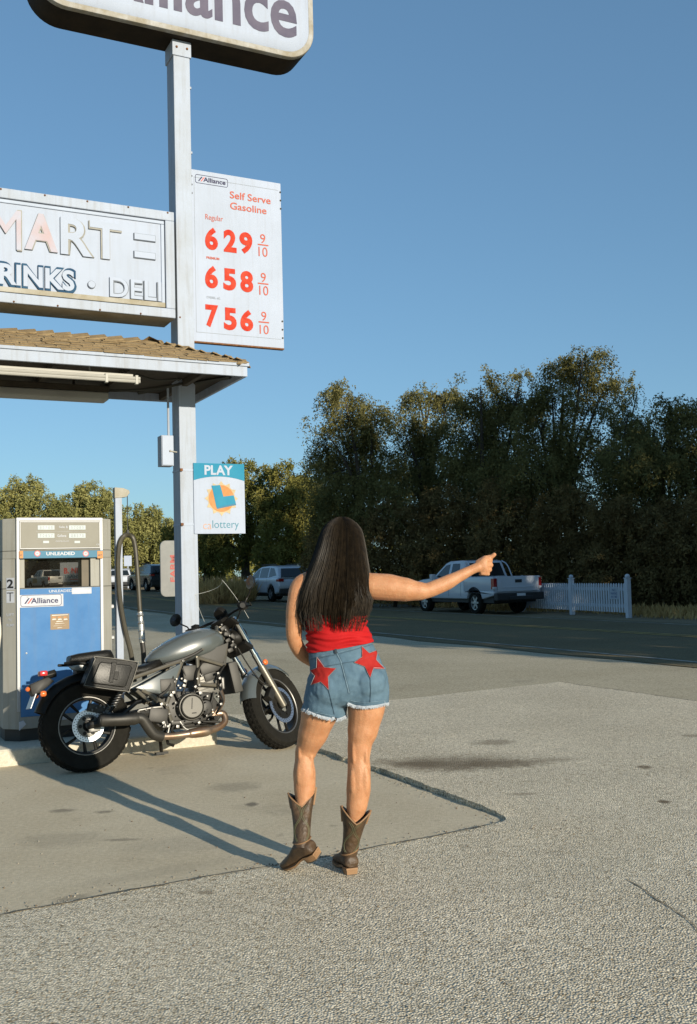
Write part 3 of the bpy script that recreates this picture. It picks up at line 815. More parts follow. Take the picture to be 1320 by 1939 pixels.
# ---- canopy over the island
def canopy():
    r = lroot("canopy", "low hipped canopy with worn brown shingles and a white fascia above the pump", "canopy", 0, 0)
    xr, xl, yf, yb, z0, z1 = .285, -7.5, -.10, 1.36, 3.152, 3.258
    # fascia boards
    mb = MB(); t = .03
    mb.box2((xl, yf, z0), (xr, yf + t, z1)); mb.box2((xl, yb - t, z0), (xr, yb, z1))
    mb.box2((xr - t, yf + t + .001, z0), (xr, yb - t - .001, z1))
    mb.box2((xl, yf - .014, z1 - .018), (xr + .014, yf - .001, z1 + .012)); mb.box2((xr + .001, yf, z1 - .018), (xr + .014, yb, z1 + .012))
    mb.build("fascia", M_WHITE2, r, angle=0, bevel=.003)
    mb = MB(); mb.box2((xl, yf + t, z0 + .075), (xr - t, yb - t, z0 + .10)); mb.build("soffit", M_SOFFIT, r, angle=0)
    for k in range(10):
        x = xr - .36 - k * .62
        mb = MB(); mb.box2((x - .022, yf + t + .001, z0 + .012), (x + .022, yb - t - .001, z0 + .074)); mb.build("rafter", M_SOFFIT, r, angle=0)
    mb = MB()
    mb.tube([(xr - .05, .2, z0 + .05), (xr - .62, 1.2, z0 + .05)], .02, 4)
    mb.tube(smooth_path([(PX - .02, .55, z0 + .04), (-.35, .6, z0 - .02), (-.7, .85, z0 - .015), (-1.2, 1.0, z0 + .02)]), .012, 6)
    mb.tube(smooth_path([(PX - .1, .5, z0 + .05), (-.2, .35, z0 + .03), (-.42, .3, z0 + .0), (-.6, .25, z0 + .03)]), .009, 6)
    mb.split("cable", M_GAP, r)
    # roof planes under the shingles
    ym = (yf + yb) / 2; zr = 3.56; hip = .62
    A0, B0, C_, D = Vector((xl, yf, z1 + .012)), Vector((xr, yf, z1 + .012)), Vector((xr, yb, z1 + .012)), Vector((xl, yb, z1 + .012))
    E_, F_ = Vector((xl, ym, zr)), Vector((xr - hip, ym, zr))
    mb = MB(); mb.add([A0, B0, C_, D, E_, F_], [(0, 1, 5, 4), (1, 2, 5), (2, 3, 4, 5), (0, 3, 2, 1)]); rf = mb.build("roof", M_SHINGLE, r, angle=0)
    rs = random.Random(5)
    mb = MB()
    def plane(o, ux, uy, width_at, rows, ridge_trim=0):
        """courses of shingles on the plane o + ux*s + uy*t, t from eave to ridge"""
        L_ = uy.length; du = uy.normalized(); n = ux.cross(du)
        if n.z < 0: n = -n
        step = L_ / rows
        for k in range(rows):
            lo, hi = k * step - (.022 if k == 0 else .01), min((k + 1.25) * step, L_)
            a, b = width_at(max(lo, 0) / L_)
            s = a - rs.uniform(0, .25)
            while s < b:
                w_ = rs.uniform(.09, .20); e = min(s + w_ - .006, b); s0 = max(s, a)
                if e - s0 > .02:
                    j = rs.uniform(-.008, .008); lift = .008 + rs.uniform(0, .010)
                    p = [o + ux * s0 + du * (lo + j) + n * lift, o + ux * e + du * (lo + j) + n * (lift + rs.uniform(-.004, .004)), o + ux * e + du * hi + n * .003, o + ux * s0 + du * hi + n * .003]
                    q = [v - n * .009 for v in p]
                    mb.add(p + q, [(0, 1, 2, 3), (0, 4, 5, 1), (1, 5, 6, 2), (3, 7, 4, 0)])
                s += w_
    w_ = xr - xl
    plane(A0, Vector((1, 0, 0)), E_ - A0, lambda t: (0, w_ - hip * t), 8)
    wy = yb - yf
    plane(B0, Vector((0, 1, 0)), F_ - (B0 + Vector((0, wy / 2, 0))), lambda t: (wy / 2 * t, wy - wy / 2 * t), 8)
    plane(D, Vector((1, 0, 0)), E_ - D, lambda t: (0, w_ - hip * t), 5)
    def caps(p, q):
        d = q - p; n_ = int(d.length / .15); d.normalize(); s_ = d.cross(Vector((0, 0, 1))).normalized()
        for k in range(n_ + 1):
            c = p + d * (k * .15); l = .21; zz = .012 + rs.uniform(0, .012); w2 = .10 + rs.uniform(-.015, .01)
            e0 = c; e1 = c + d * l
            v = [e0 + Vector((0, 0, zz + .02)), e0 + s_ * w2 + Vector((0, 0, zz - .03)), e0 - s_ * w2 + Vector((0, 0, zz - .03)), e1 + Vector((0, 0, .008)), e1 + s_ * w2 + Vector((0, 0, -.042)), e1 - s_ * w2 + Vector((0, 0, -.042))]
            u = [x - Vector((0, 0, .012)) for x in v]
            mb.add(v + u, [(0, 1, 4, 3), (0, 3, 5, 2), (0, 6, 7, 1), (0, 2, 8, 6), (1, 7, 10, 4), (2, 5, 11, 8)])
    caps(B0 + Vector((-.01, .01, .0)), F_); caps(C_, F_); caps(F_, E_)
    mb.build("shingles", M_SHINGLE, rf, angle=0)
canopy()
# ---- strip lights under the canopy
M_LAMP = mat("white_enamel", (.33, .32, .285), .55, var=.08, vs=3)
def strip_lights():
    y = .02; pf = pl(y); xe = pf(262, 718)[0]
    r = lroot("strip_light", "slim white twin-tube strip light hung along the canopy's front edge", "light fixture", 0, y, 0, "strip lights under the canopy")
    mb = MB(); mb.box2((-6.5, -.03, 3.072), (xe - .05, .05, 3.125)); mb.build("housing", M_LAMP, r, angle=0, bevel=.006)
    for dz in (0, -.042):
        mb = MB(); mb.tube([(-6.5, -.055, 3.085 + dz * .6), (xe, -.055, 3.085 + dz * .6)], .015, 8); mb.build("tube", M_LAMP, r)
    for x in (xe - .03, xe - .28, xe - 1.6):
        mb = MB(); mb.box2((x - .012, -.072, 3.035), (x + .012, -.03, 3.11)); mb.build("clip", M_LAMP, r, angle=0, bevel=.003)
    mb = MB()
    for x in (xe - .4, xe - 2.2): mb.tube([(x, .02, 3.12), (x, .02, 3.235)], .008, 6)
    mb.split("hanger", M_LAMP, r)
    y = .86; pf = pl(y); a = pf(203, 750)
    r = lroot("strip_light", "boxy grimy strip light hung deeper under the canopy, behind the slim one", "light fixture", 0, y, 0, "strip lights under the canopy")
    mb = MB(); mb.box2((-6.5, -.09, a[1] + .02), (a[0], .09, a[1] + .075)); mb.build("housing", M_SOFFIT, r, angle=0, bevel=.008)
    mb = MB(); mb.box2((-6.5, -.10, a[1] - .055), (a[0] - .005, .10, a[1] + .018)); mb.build("lens", M_LAMP, r, angle=0, bevel=.02, seg=3)
    mb = MB()
    for x in (a[0] - .3, a[0] - 1.5): mb.tube([(x, 0, a[1] + .07), (x, 0, 3.235)], .01, 6)
    mb.split("hanger", M_SOFFIT, r)
strip_lights()
# ------------------------------------------------------------------ fuel pump
M_ALU = mat("brushed_aluminium", (.36, .365, .37), .5, .3, var=.08, vs=3)
M_GREYP = mat("grey_pump_paint", (.27, .265, .235), .6, spec=.25, c2=(.31, .305, .27), vs=2.5, streak=.4)
M_BLUE = mat("blue_pump_panel", (.045, .15, .34), .6, spec=.2, c2=(.07, .185, .38), vs=4.5, streak=.14)
M_BAND = mat("blue_band", (.035, .15, .24), .6, var=.06)
M_LCD = mat("display_window", (.30, .35, .36), .4)
M_ORANGE = mat("orange_sticker", (.45, .16, .015), .5)
M_STK = mat("white_sticker", (.42, .44, .48), .6)
M_BLACKT = mat("black_lettering", (.02, .02, .022), .5)
M_BROWN = mat("brown_decal", (.20, .13, .06), .5)
M_RUBBER = mat("black_rubber", (.022, .021, .018), .55, var=.2, vs=20)
M_HOSE = mat("faded_black_hose", (.035, .031, .02), .5, c2=(.06, .053, .034), vs=7)
M_STEEL = mat("galvanised_steel", (.50, .49, .46), .35, .8, var=.1)
def pump():
    X0, Y0, Z0 = -1.247, .30, .132
    r = lroot("fuel_pump", "old grey fuel pump with a faded blue front panel on the concrete island", "fuel pump", X0, Y0, Z0)
    pfw = pl(Y0)
    def q(px, py):
        a = pfw(px, py); return a[0] - X0, a[1] - Z0
    ztop = 1.805
    zh = q(113, 1040)[1]; zb0 = q(113, 1057)[1]; zw0 = q(113, 1112)[1]; zp0 = q(113, 1352)[1]
    HW, CW, CD, DP = .338, .445, .11, .52
    plan = [(-HW, 0), (HW, 0), (CW, CD), (CW, DP - CD), (HW, DP), (-HW, DP), (-CW, DP - CD), (-CW, CD)]
    mb = MB(); mb.prism([(a * .97, .02 + b * .93) for a, b in plan], 0, .10, 0, 'z'); mb.build("plinth", M_DARK, r, angle=0)
    mb = MB(); mb.prism(plan, .098, zw0 - .002, 0, 'z'); mb.build("cabinet", M_GREYP, r, angle=0, bevel=.004)
    mb = MB(); mb.prism(plan, zb0, ztop, 0, 'z'); hd = mb.build("head", M_GREYP, r, angle=0, bevel=.008)
    for s in (-1, 1):      # columns either side of the open window
        x_in = q(47, 1080)[0] if s < 0 else q(172, 1080)[0]
        mb = MB(); pts = [(x_in, .012), (s * HW, .012), (s * CW, CD), (s * CW, DP - CD), (s * HW, DP), (x_in, DP)]
        mb.prism(pts, zw0 - .001, zb0 + .001, 0, 'z'); mb.build("column", M_GREYP, r, angle=0, bevel=.003)
    xw0, xw1 = q(47, 1080)[0], q(172, 1080)[0]
    mb = MB(); mb.box2((q(157, 1080)[0], .05, zw0), (xw1 + .001, .12, zb0)); mb.box2((xw0, .30, zw0), (xw0 + .02, DP, zb0)); mb.split("window_post", mat("bronze_post", (.10, .08, .05), .6, var=.2), r, angle=0)
    mb = MB(); mb.box2((xw0 + .001, .055, zw0 + .001), (xw1 - .04, .060, zb0 - .001)); mb.build("window_pane", glass_mat("tinted_glass", (.55, .52, .46), .03, .9), r, angle=0)
    mb = MB()    # bright edge trims of the chamfers
    for s in (-1, 1):
        mb.box2((s * HW - .012, -.008, .24), (s * HW + .012, .008, ztop - .004))
    mb.box2((-HW - .012, -.009, ztop - .022), (HW + .012, .008, ztop + .004))
    mb.build("edge_trim", M_ALU, r, angle=0, bevel=.003)
    mb = MB()
    for z in (zh - .008, zw0):     # seams that run round the cabinet
        mb.prism([(a * 1.002, b * 1.004 - .001) for a, b in plan], z - .003, z + .002, 0, 'z')
    mb.split("seam", M_GAP, r, angle=0)
    # display
    z1 = ztop - .035; z0 = zh + .012
    mb = MB(); mb.box2((-HW + .02, -.014, z0), (HW - .02, .001, z1))
    disp = mb.build("display_panel", mat("warm_grey_plastic", (.22, .21, .175), .6, spec=.2, c2=(.25, .24, .205), vs=3), r, angle=0, bevel=.004)
    mb = MB()
    for a, b in (((-HW + .012, z1), (HW - .012, z1 + .008)), ((-HW + .012, z0 - .008), (HW - .012, z0)), ((-HW + .012, z0), (-HW + .02, z1)), ((HW - .02, z0), (HW - .012, z1))):
        mb.box2((a[0], -.018, a[1]), (b[0], 0, b[1]))
    mb.build("display_frame", M_ALU, r, angle=0, bevel=.002)
    W = lambda a, b: q(a / 6, 970 + b / 6)
    mbw = MB(); mbd = MB(); mbl = MB(); mbt = MB()
    for (xa, xb) in ((425, 615), (780, 967)):
        for (ya, yb) in ((150, 200), (240, 293)):
            p0, p1 = W(xa, yb), W(xb, ya); mbw.box2((p0[0], -.018, p0[1]), (p1[0], -.0141, p1[1]))
            cw = (p1[0] - p0[0]) / 6
            for k in range(5):
                c = "0758"[(k * 3 + xa + ya) % 4]
                x = p0[0] + cw * (k + .75); h = p1[1] - p0[1]
                fit_text(mbd, c, x, x + cw * .6, p0[1] + h * .2, p0[1] + h * .82, -.0185, 0, 0)
        p0, p1 = W(xa + 62, 352), W(xb - 62, 325); mbw.box2((p0[0], -.017, p0[1]), (p1[0], -.0141, p1[1]))
    for yy in (220, 306):
        p0, p1 = W(405, yy + 2), W(990, yy - 2); mbt.box2((p0[0], -.016, p0[1]), (p1[0], -.0141, p1[1]))
    for s, xa, xb, ya, yb in (("Sale $", 668, 765, 155, 182), ("Gallons", 648, 748, 252, 282), ("PRICE PER GALLON", 630, 780, 322, 334), ("CASH", 1090, 1150, 358, 374)):
        p0, p1 = W(xa, yb), W(xb, ya); fit_text(mbt, s, p0[0], p1[0], p0[1], p1[1], -.0155, 0, .01)
    mbw.build("display_window", M_LCD, disp, angle=0); mbd.build("digits", mat("lcd_digit", (.14, .17, .18), .4), disp, angle=0); mbt.build("display_lettering", M_STK, disp, angle=0)
    # band
    p0, p1 = W(215, 527), W(1165, 432)
    mb = MB(); mb.box2((p0[0], -.022, p0[1]), (p1[0], .001, p1[1])); band = mb.build("grade_band", M_BAND, r, angle=0, bevel=.002)
    mb = MB(); a, b = W(520, 492), W(845, 448); fit_text(mb, "UNLEADED", a[0], b[0], a[1], b[1], -.0235, 0, .035); mb.build("band_lettering", M_STK, band, angle=0)
    mb = MB()
    for xa, xb in ((217, 258), (1100, 1162)):
        a, b = W(xa, 524), W(xb, 440); mb.box2((a[0], -.024, a[1]), (b[0], -.0225, b[1]))
        a, b = W(xa + 8, 500), W(xb - 8, 478); fit_text(mb, "87", a[0], b[0], a[1], b[1], -.0245, 1, .02)
    mb.build("orange_sticker", [M_ORANGE, M_BLACKT], band, angle=0)
    for xc in (420, 968):
        mb = MB(); c = W(xc, 470); rr = .024
        mb.lathe([(.0005, -.0235), (rr, -.0235), (rr, -.0221)], (c[0], 0, c[1]), 'y', 24, 1); mb.lathe([(.0005, -.0238), (rr * .76, -.0238), (rr * .76, -.0221)], (c[0], 0, c[1]), 'y', 24, 0)
        fit_text(mb, "VP", c[0] - rr * .42, c[0] + rr * .42, c[1] - rr * .3, c[1] + rr * .3, -.0242, 2, .02)
        mb.build("round_sticker", [M_STK, M_SRED, M_GREYT], band, angle=0)
    # blue front panel
    mb = MB(); mb.box2((-HW + .014, -.006, zp0), (HW - .014, .001, zw0 - .006)); bp = mb.build("front_panel", M_BLUE, r, angle=0, bevel=.003)
    mb = MB(); a, b = W(555, 912), W(1035, 868)
    g0, g1 = W(815, 930), W(1038, 852); mb.box2((g0[0], -.0085, g0[1]), (g1[0], -.0061, g1[1]), 1)
    m_ = W(812, 0)[0]; fit_text(mb, "UNLEADED", a[0], m_, a[1], b[1], -.0075, 0, .02); fit_text(mb, "GASOLINE", m_ + .005, b[0], a[1] - .004, b[1] - .006, -.009, 2, .02)
    mb.build("grade_label", [M_STK, M_STK, mat("pale_grey_lettering", (.55, .58, .62), .5)], bp, angle=0)
    a, b = W(213, 1085), W(718, 925); mb = MB(); mb.box2((a[0], -.009, a[1]), (b[0], -.0061, b[1])); st = mb.build("brand_sticker", M_STK, bp, angle=0, bevel=.001)
    wq = lambda px, py: q(px, py)
    WP = lambda a_, b_: (a_ / 6, 970 + b_ / 6)
    logo(bp, wq, [WP(232, 1072), WP(232, 940), WP(698, 1062)], [WP(350, 1035), WP(350, 972), WP(660, 1030)], -.0095, "brand_lettering")
    a, b = W(572, 1335), W(785, 1150); mb = MB(); mb.box2((a[0], -.008, a[1]), (b[0], -.0061, b[1]), 0)
    rs = random.Random(2)
    for row, (n_, wid, hh) in enumerate(((1, 190, 18), (3, 44, 14), (3, 48, 18), (1, 80, 14), (1, 110, 12), (1, 150, 10), (1, 60, 10))):
        y_ = 1168 + row * 24
        for k in range(n_):
            xc = 678 + (k - (n_ - 1) / 2) * 65 + rs.uniform(-3, 3); pa, pb = W(xc - wid / 2, y_ + hh / 2), W(xc + wid / 2, y_ - hh / 2)
            mb.add([(pa[0], -.0083, pa[1]), (pb[0], -.0083, pa[1] + .003), (pb[0] - .006, -.0083, pb[1]), (pa[0] + .004, -.0083, pb[1])], [(0, 1, 2, 3)], 2 if row == 1 else 1)
    mb.build("brown_decal", [M_BROWN, mat("decal_print", (.50, .47, .42), .5), M_ORANGE], bp, angle=0)
    mb = MB()
    for px, py in ((50, 1237), (52, 1130)):
        c = q(px, py); mb.lathe([(.0005, -.011), (.007, -.009), (.008, -.006)], (c[0], 0, c[1]), 'y', 10)
    mb.split("lock", M_ALU, bp)
    # kick plate and light bits below the panel
    mb = MB(); mb.box2((-HW + .014, -.004, .105), (HW - .014, .001, zp0 - .004)); mb.build("kick_plate", M_GREYP, r, angle=0)
    mb = MB(); a, b = q(75, 1366), q(125, 1354); mb.box2((a[0], -.03, a[1]), (b[0], -.0045, b[1])); mb.prism([(q(36, 1383)[0], q(36, 1383)[1]), (q(49, 1371)[0], q(49, 1371)[1]), (q(44, 1364)[0], q(44, 1364)[1]), (q(36, 1367)[0], q(36, 1367)[1])], -.02, -.0045, 0, 'y')
    mb.split("bracket", M_STK, r, angle=0)
    # writing on the left chamfer: local frame of the chamfer plane
    ca = math.atan2(-CD, CW - HW)     # from (-CW, CD) to (-HW, 0)
    cl = math.hypot(CD, CW - HW)
    def cham(mb, s, u0, u1, za, zb_, m=0, bold=.02, plate=None):
        M_ = Matrix.Translation((-CW, CD, 0)) @ Matrix.Rotation(ca, 4, 'Z')
        mb.M = M_
        if plate is not None: mb.box2((u0 * cl - .006, -.002, za - .012), (u1 * cl + .006, .001, zb_ + .012), plate)
        fit_text(mb, s, u0 * cl, u1 * cl, za, zb_, -.0035, m, bold); mb.M = None
    mb = MB()
    cham(mb, "2", .3, .72, q(20, 1114)[1], q(20, 1097)[1], 0, .03, 1)
    cham(mb, "T", .3, .72, q(20, 1139)[1], q(20, 1122)[1], 0, -.01, 1)
    mb.build("number_sticker", [M_BLACKT, M_STK], r, angle=0)
    mb = MB()
    for s, ya, yb in (("LIFT", 1167, 1162), ("TO", 1177, 1172), ("PUMP", 1187, 1182)):
        cham(mb, s, .27 if s != "TO" else .38, .76 if s != "TO" else .62, q(20, ya)[1], q(20, yb)[1], 0, .02)
    mb.build("instruction_lettering", M_STK, r, angle=0)
    # nozzle in its boot on the left side, hose looping down
    mb = MB(); mb.box2((-CW - .05, .20, .92), (-CW + .002, .34, 1.30)); mb.build("nozzle_boot", M_DARK, r, angle=0, bevel=.01)
    mb = MB(); mb.tube(smooth_path([(-CW - .06, .25, 1.27), (-CW - .075, .20, 1.36), (-CW - .07, .12, 1.40)]), .022, 8); mb.tube(smooth_path([(-CW - .06, .26, 1.28), (-CW - .07, .27, 1.12), (-CW - .08, .25, 1.0)]), .026, 8); mb.build("nozzle", M_RUBBER, r)
    mb = MB(); mb.tube(smooth_path([(-CW - .08, .25, 1.0), (-CW - .10, .16, .75), (-CW - .06, .12, .62), (-CW - .02, .14, .85), (-CW - .01, .18, 1.0)]), .014, 8); mb.build("nozzle_hose", mat("pale_hose", (.45, .42, .34), .5), r)
    # right side: vertical pipe and fittings
    mb = MB(); mb.tube([(CW + .03, .30, .1), (CW + .03, .30, 1.25)], .016, 8); mb.box2((CW, .2, .3), (CW + .02, .36, 1.30))
    for z in (.5, .78, 1.05): mb.tube([(CW, .3, z), (CW + .06, .3, z)], .02, 6)
    mb.build("side_pipe", M_ALU, r)
pump()
# ---- white mast that holds the hoses up
def mast():
    yq = .62; pf = pl(yq)
    x, _ = pf(225, 1100); ztop = pf(225, 932)[1]
    r = lroot("hose_mast", "thin white square mast behind the pump with a short arm holding up the hose", "mast", x, yq)
    mb = MB(); h = .03; mb.box2((-h, -h, .13), (h, h, ztop)); mb.build("post", M_WHITE2, r, angle=0, bevel=.004)
    mb = MB(); a = pf(244, 931)[0] - x
    pts = [(-h - .006, ztop - .055), (h, ztop - .05), (a - .03, ztop - .045), (a, ztop - .01), (a - .005, ztop + .015), (h + .01, ztop + .035), (-h - .006, ztop + .04)]
    mb.prism(pts, -h - .008, h + .008); mb.build("arm_head", M_DIRTYW, r, angle=0, bevel=.005)
    ax = pf(242, 1010)[0] - x; az = pf(242, 1010)[1]
    mb = MB(); mb.tube([(ax, 0, ztop - .03), (ax, 0, az + .01)], .004, 5); mb.tube([(ax, 0, az + .03), (ax, 0, az - .02)], .014, 6); mb.build("cable", M_DARK, r)
    L_ = [(243, 1013), (234, 1014), (226, 1024), (222, 1045), (221, 1080), (225, 1137), (235, 1195), (246, 1240), (252, 1290)]
    Rr = [(243, 1013), (249, 1017), (254, 1033), (258, 1075), (261, 1120), (263.5, 1160)]
    def path(l, yy): return smooth_path([(pf(*p)[0] - x, yy * (0 if i == 0 else 1), pf(*p)[1]) for i, p in enumerate(l)], 5)
    mb = MB(); mb.tube(path(L_, -.05), .021, 10); mb.tube(path(Rr, -.03), .021, 10); hs = mb.build("hose", M_HOSE, r)
    p = [(pf(*t)[0] - x, -.03, pf(*t)[1]) for t in ((263.5, 1158), (265, 1180), (268, 1216))]
    mb = MB(); mb.tube([p[0], p[1], Vector(p[1]) + Vector((.003, 0, -.01)), p[2]], [.024, .024, .028, .028], 10)
    for k in range(4):
        c = Vector(p[0]).lerp(Vector(p[2]), .1 + .26 * k); mb.ball(c, .031, 0, 10, 4)
    mb.build("breakaway_coupling", M_STEEL, hs)
    mb = MB(); mb.tube([p[2], (pf(270, 1232)[0] - x, -.03, pf(270, 1232)[1]), (pf(273, 1300)[0] - x, -.03, pf(273, 1300)[1])], .023, 10); mb.build("lower_hose", M_RUBBER, hs)
mast()
# ---- round-cornered sign beyond the island, partly behind the pole
def far_sign():
    d = 16.0; p = P(316, 1130, d); f = d / FPX
    r = thing("roadside_sign", "white round-cornered sign with red upright letters, half hidden behind the sign pole", "sign", (p.x, p.y, 0), R(20))
    w, h = .55, 106 * f
    mb = MB(); mb.prism(rrect(-.10, w - .1, p.z, p.z + h, .09), -.03, .03); mb.build("panel", mat("dull_white_panel", (.20, .205, .20), .7, spec=.2, c2=(.26, .26, .25), vs=3), r, angle=35, bevel=.012)
    mb = MB(); mb.M = Matrix.Translation((.10, -.034, p.z + h * .5)) @ Matrix.Rotation(R(-90), 4, 'Y')
    fit_text(mb, "FARM", -h * .24, h * .24, -.045, .045, 0, 0, .03); mb.M = None; mb.build("lettering", mat("dark_red_vinyl", (.30, .03, .02), .5), r, angle=0)
    mb = MB(); mb.tube([(w * .5 - .1, 0, -.02), (w * .5 - .1, 0, p.z + .02)], .03, 8); mb.build("post", M_WHITE2, r)
far_sign()
# ------------------------------------------------------------------ vehicles
M_CARW = mat("white_car_paint", (.50, .53, .58), .3, var=.03, vs=1, coat=.6)
M_CARD = mat("dark_car_paint", (.035, .04, .045), .25, var=.05, coat=.6)
M_CARGLASS = mat("car_glass", (.015, .02, .022), .06, var=0, spec=.6)
M_TYRE = mat("tyre_rubber", (.014, .013, .0105), .85, spec=.1, var=.2, vs=20)
M_RIM = mat("alloy_rim", (.42, .43, .44), .35, .7, var=.05)
M_TRIM = mat("black_plastic", (.018, .018, .018), .6, var=.1)
M_TAIL = mat("tail_lamp_red", (.28, .012, .012), .2, var=.1, vs=20, coat=.5)
M_LENS = mat("clear_lens", (.5, .52, .54), .1, var=0)
M_PLATE = mat("licence_plate", (.55, .56, .58), .4, var=.1, vs=15)
M_CHROME = mat("chrome", (.75, .75, .74), .12, 1.0, var=.03)
def arch(cx, cz, r, z0, n=10, rev=False):
    """wheel-arch notch along the sill height z0, from rear to front"""
    a0 = math.asin(max(-1, min(1, (z0 - cz) / r)))
    pts = []
    for k in range(n + 1):
        q = math.pi - a0 - (math.pi - 2 * a0) * k / n
        pts.append((cx + r * math.cos(q), cz + r * math.sin(q)))
    return pts
def wheel(root, x, y, r, w, side, spokes=6):
    mb = MB(); s = side
    prof = [(r * .62, -w * .5), (r * .9, -w * .5), (r * .985, -w * .36), (r, 0), (r * .985, w * .36), (r * .9, w * .5), (r * .62, w * .5)]
    mb.lathe(prof, (x, y, r), 'y', 28)
    ty = mb.build("wheel", M_TYRE, root)
    mb = MB(); yo = y + s * w * .42
    mb.lathe([(r * .64, yo - s * .06), (r * .64, yo), (r * .56, yo - s * .004), (r * .55, yo - s * .05)], (x, 0, r), 'y', 28)
    for k in range(spokes):
        q = 2 * math.pi * k / spokes
        a = Vector((math.cos(q), 0, math.sin(q))); b = Vector((-math.sin(q), 0, math.cos(q)))
        c = Vector((x, yo - s * .012, r))
        p = [c + a * r * .1 + b * r * .10, c + a * r * .57 + b * r * .075, c + a * r * .57 - b * r * .075, c + a * r * .1 - b * r * .10]
        q2 = [v - Vector((0, s * .03, 0)) for v in p]
        mb.add(p + q2, [(0, 1, 2, 3), (0, 4, 5, 1), (2, 6, 7, 3), (1, 5, 6, 2)])
    mb.lathe([(.001, yo), (r * .16, yo - s * .004), (r * .16, yo - s * .04)], (x, 0, r), 'y', 14)
    mb.build("rim", M_RIM, ty, angle=30)
    mb = MB(); mb.lathe([(.001, yo - s * .06), (r * .6, yo - s * .06)], (x, 0, r), 'y', 20); mb.build("brake", M_TRIM, ty)
def side_panels(root, name, poly, y, s, m, t=.012, tumble=None, bevel=0):
    """a flat pane following the tumblehome of the cabin"""
    mb = MB()
    def yy(z): return s * (y - (tumble[1] * max(0, z - tumble[0]) if tumble else 0))
    n = len(poly)
    vs = [(a, yy(b) + s * t * .5, b) for a, b in poly] + [(a, yy(b) - s * t, b) for a, b in poly]
    mb.add(vs, [tuple(range(n)), tuple(range(2 * n - 1, n - 1, -1))] + [(i, (i + 1) % n, (i + 1) % n + n, i + n) for i in range(n)])
    return mb.build(name, m, root, angle=0)
def cabin(root, name, poly, y, tumble, m, bevel=.04):
    mb = MB(); n = len(poly)
    def yy(z): return y - tumble[1] * max(0, z - tumble[0])
    vs = [(a, -yy(b), b) for a, b in poly] + [(a, yy(b), b) for a, b in poly]
    mb.add(vs, [tuple(range(n)), tuple(range(2 * n - 1, n - 1, -1))] + [(i, (i + 1) % n, (i + 1) % n + n, i + n) for i in range(n)])
    return mb.build(name, m, root, angle=40, bevel=bevel, seg=3)
def pane(root, name, quad, m, t=.01):
    """a glass pane from four corners"""
    q = [Vector(v) for v in quad]; nrm = (q[1] - q[0]).cross(q[3] - q[0]).normalized() * t
    mb = MB(); mb.add([v + nrm for v in q] + [v - nrm for v in q], [(0, 1, 2, 3), (7, 6, 5, 4), (0, 4, 5, 1), (1, 5, 6, 2), (2, 6, 7, 3), (3, 7, 4, 0)])
    return mb.build(name, m, root, angle=0)
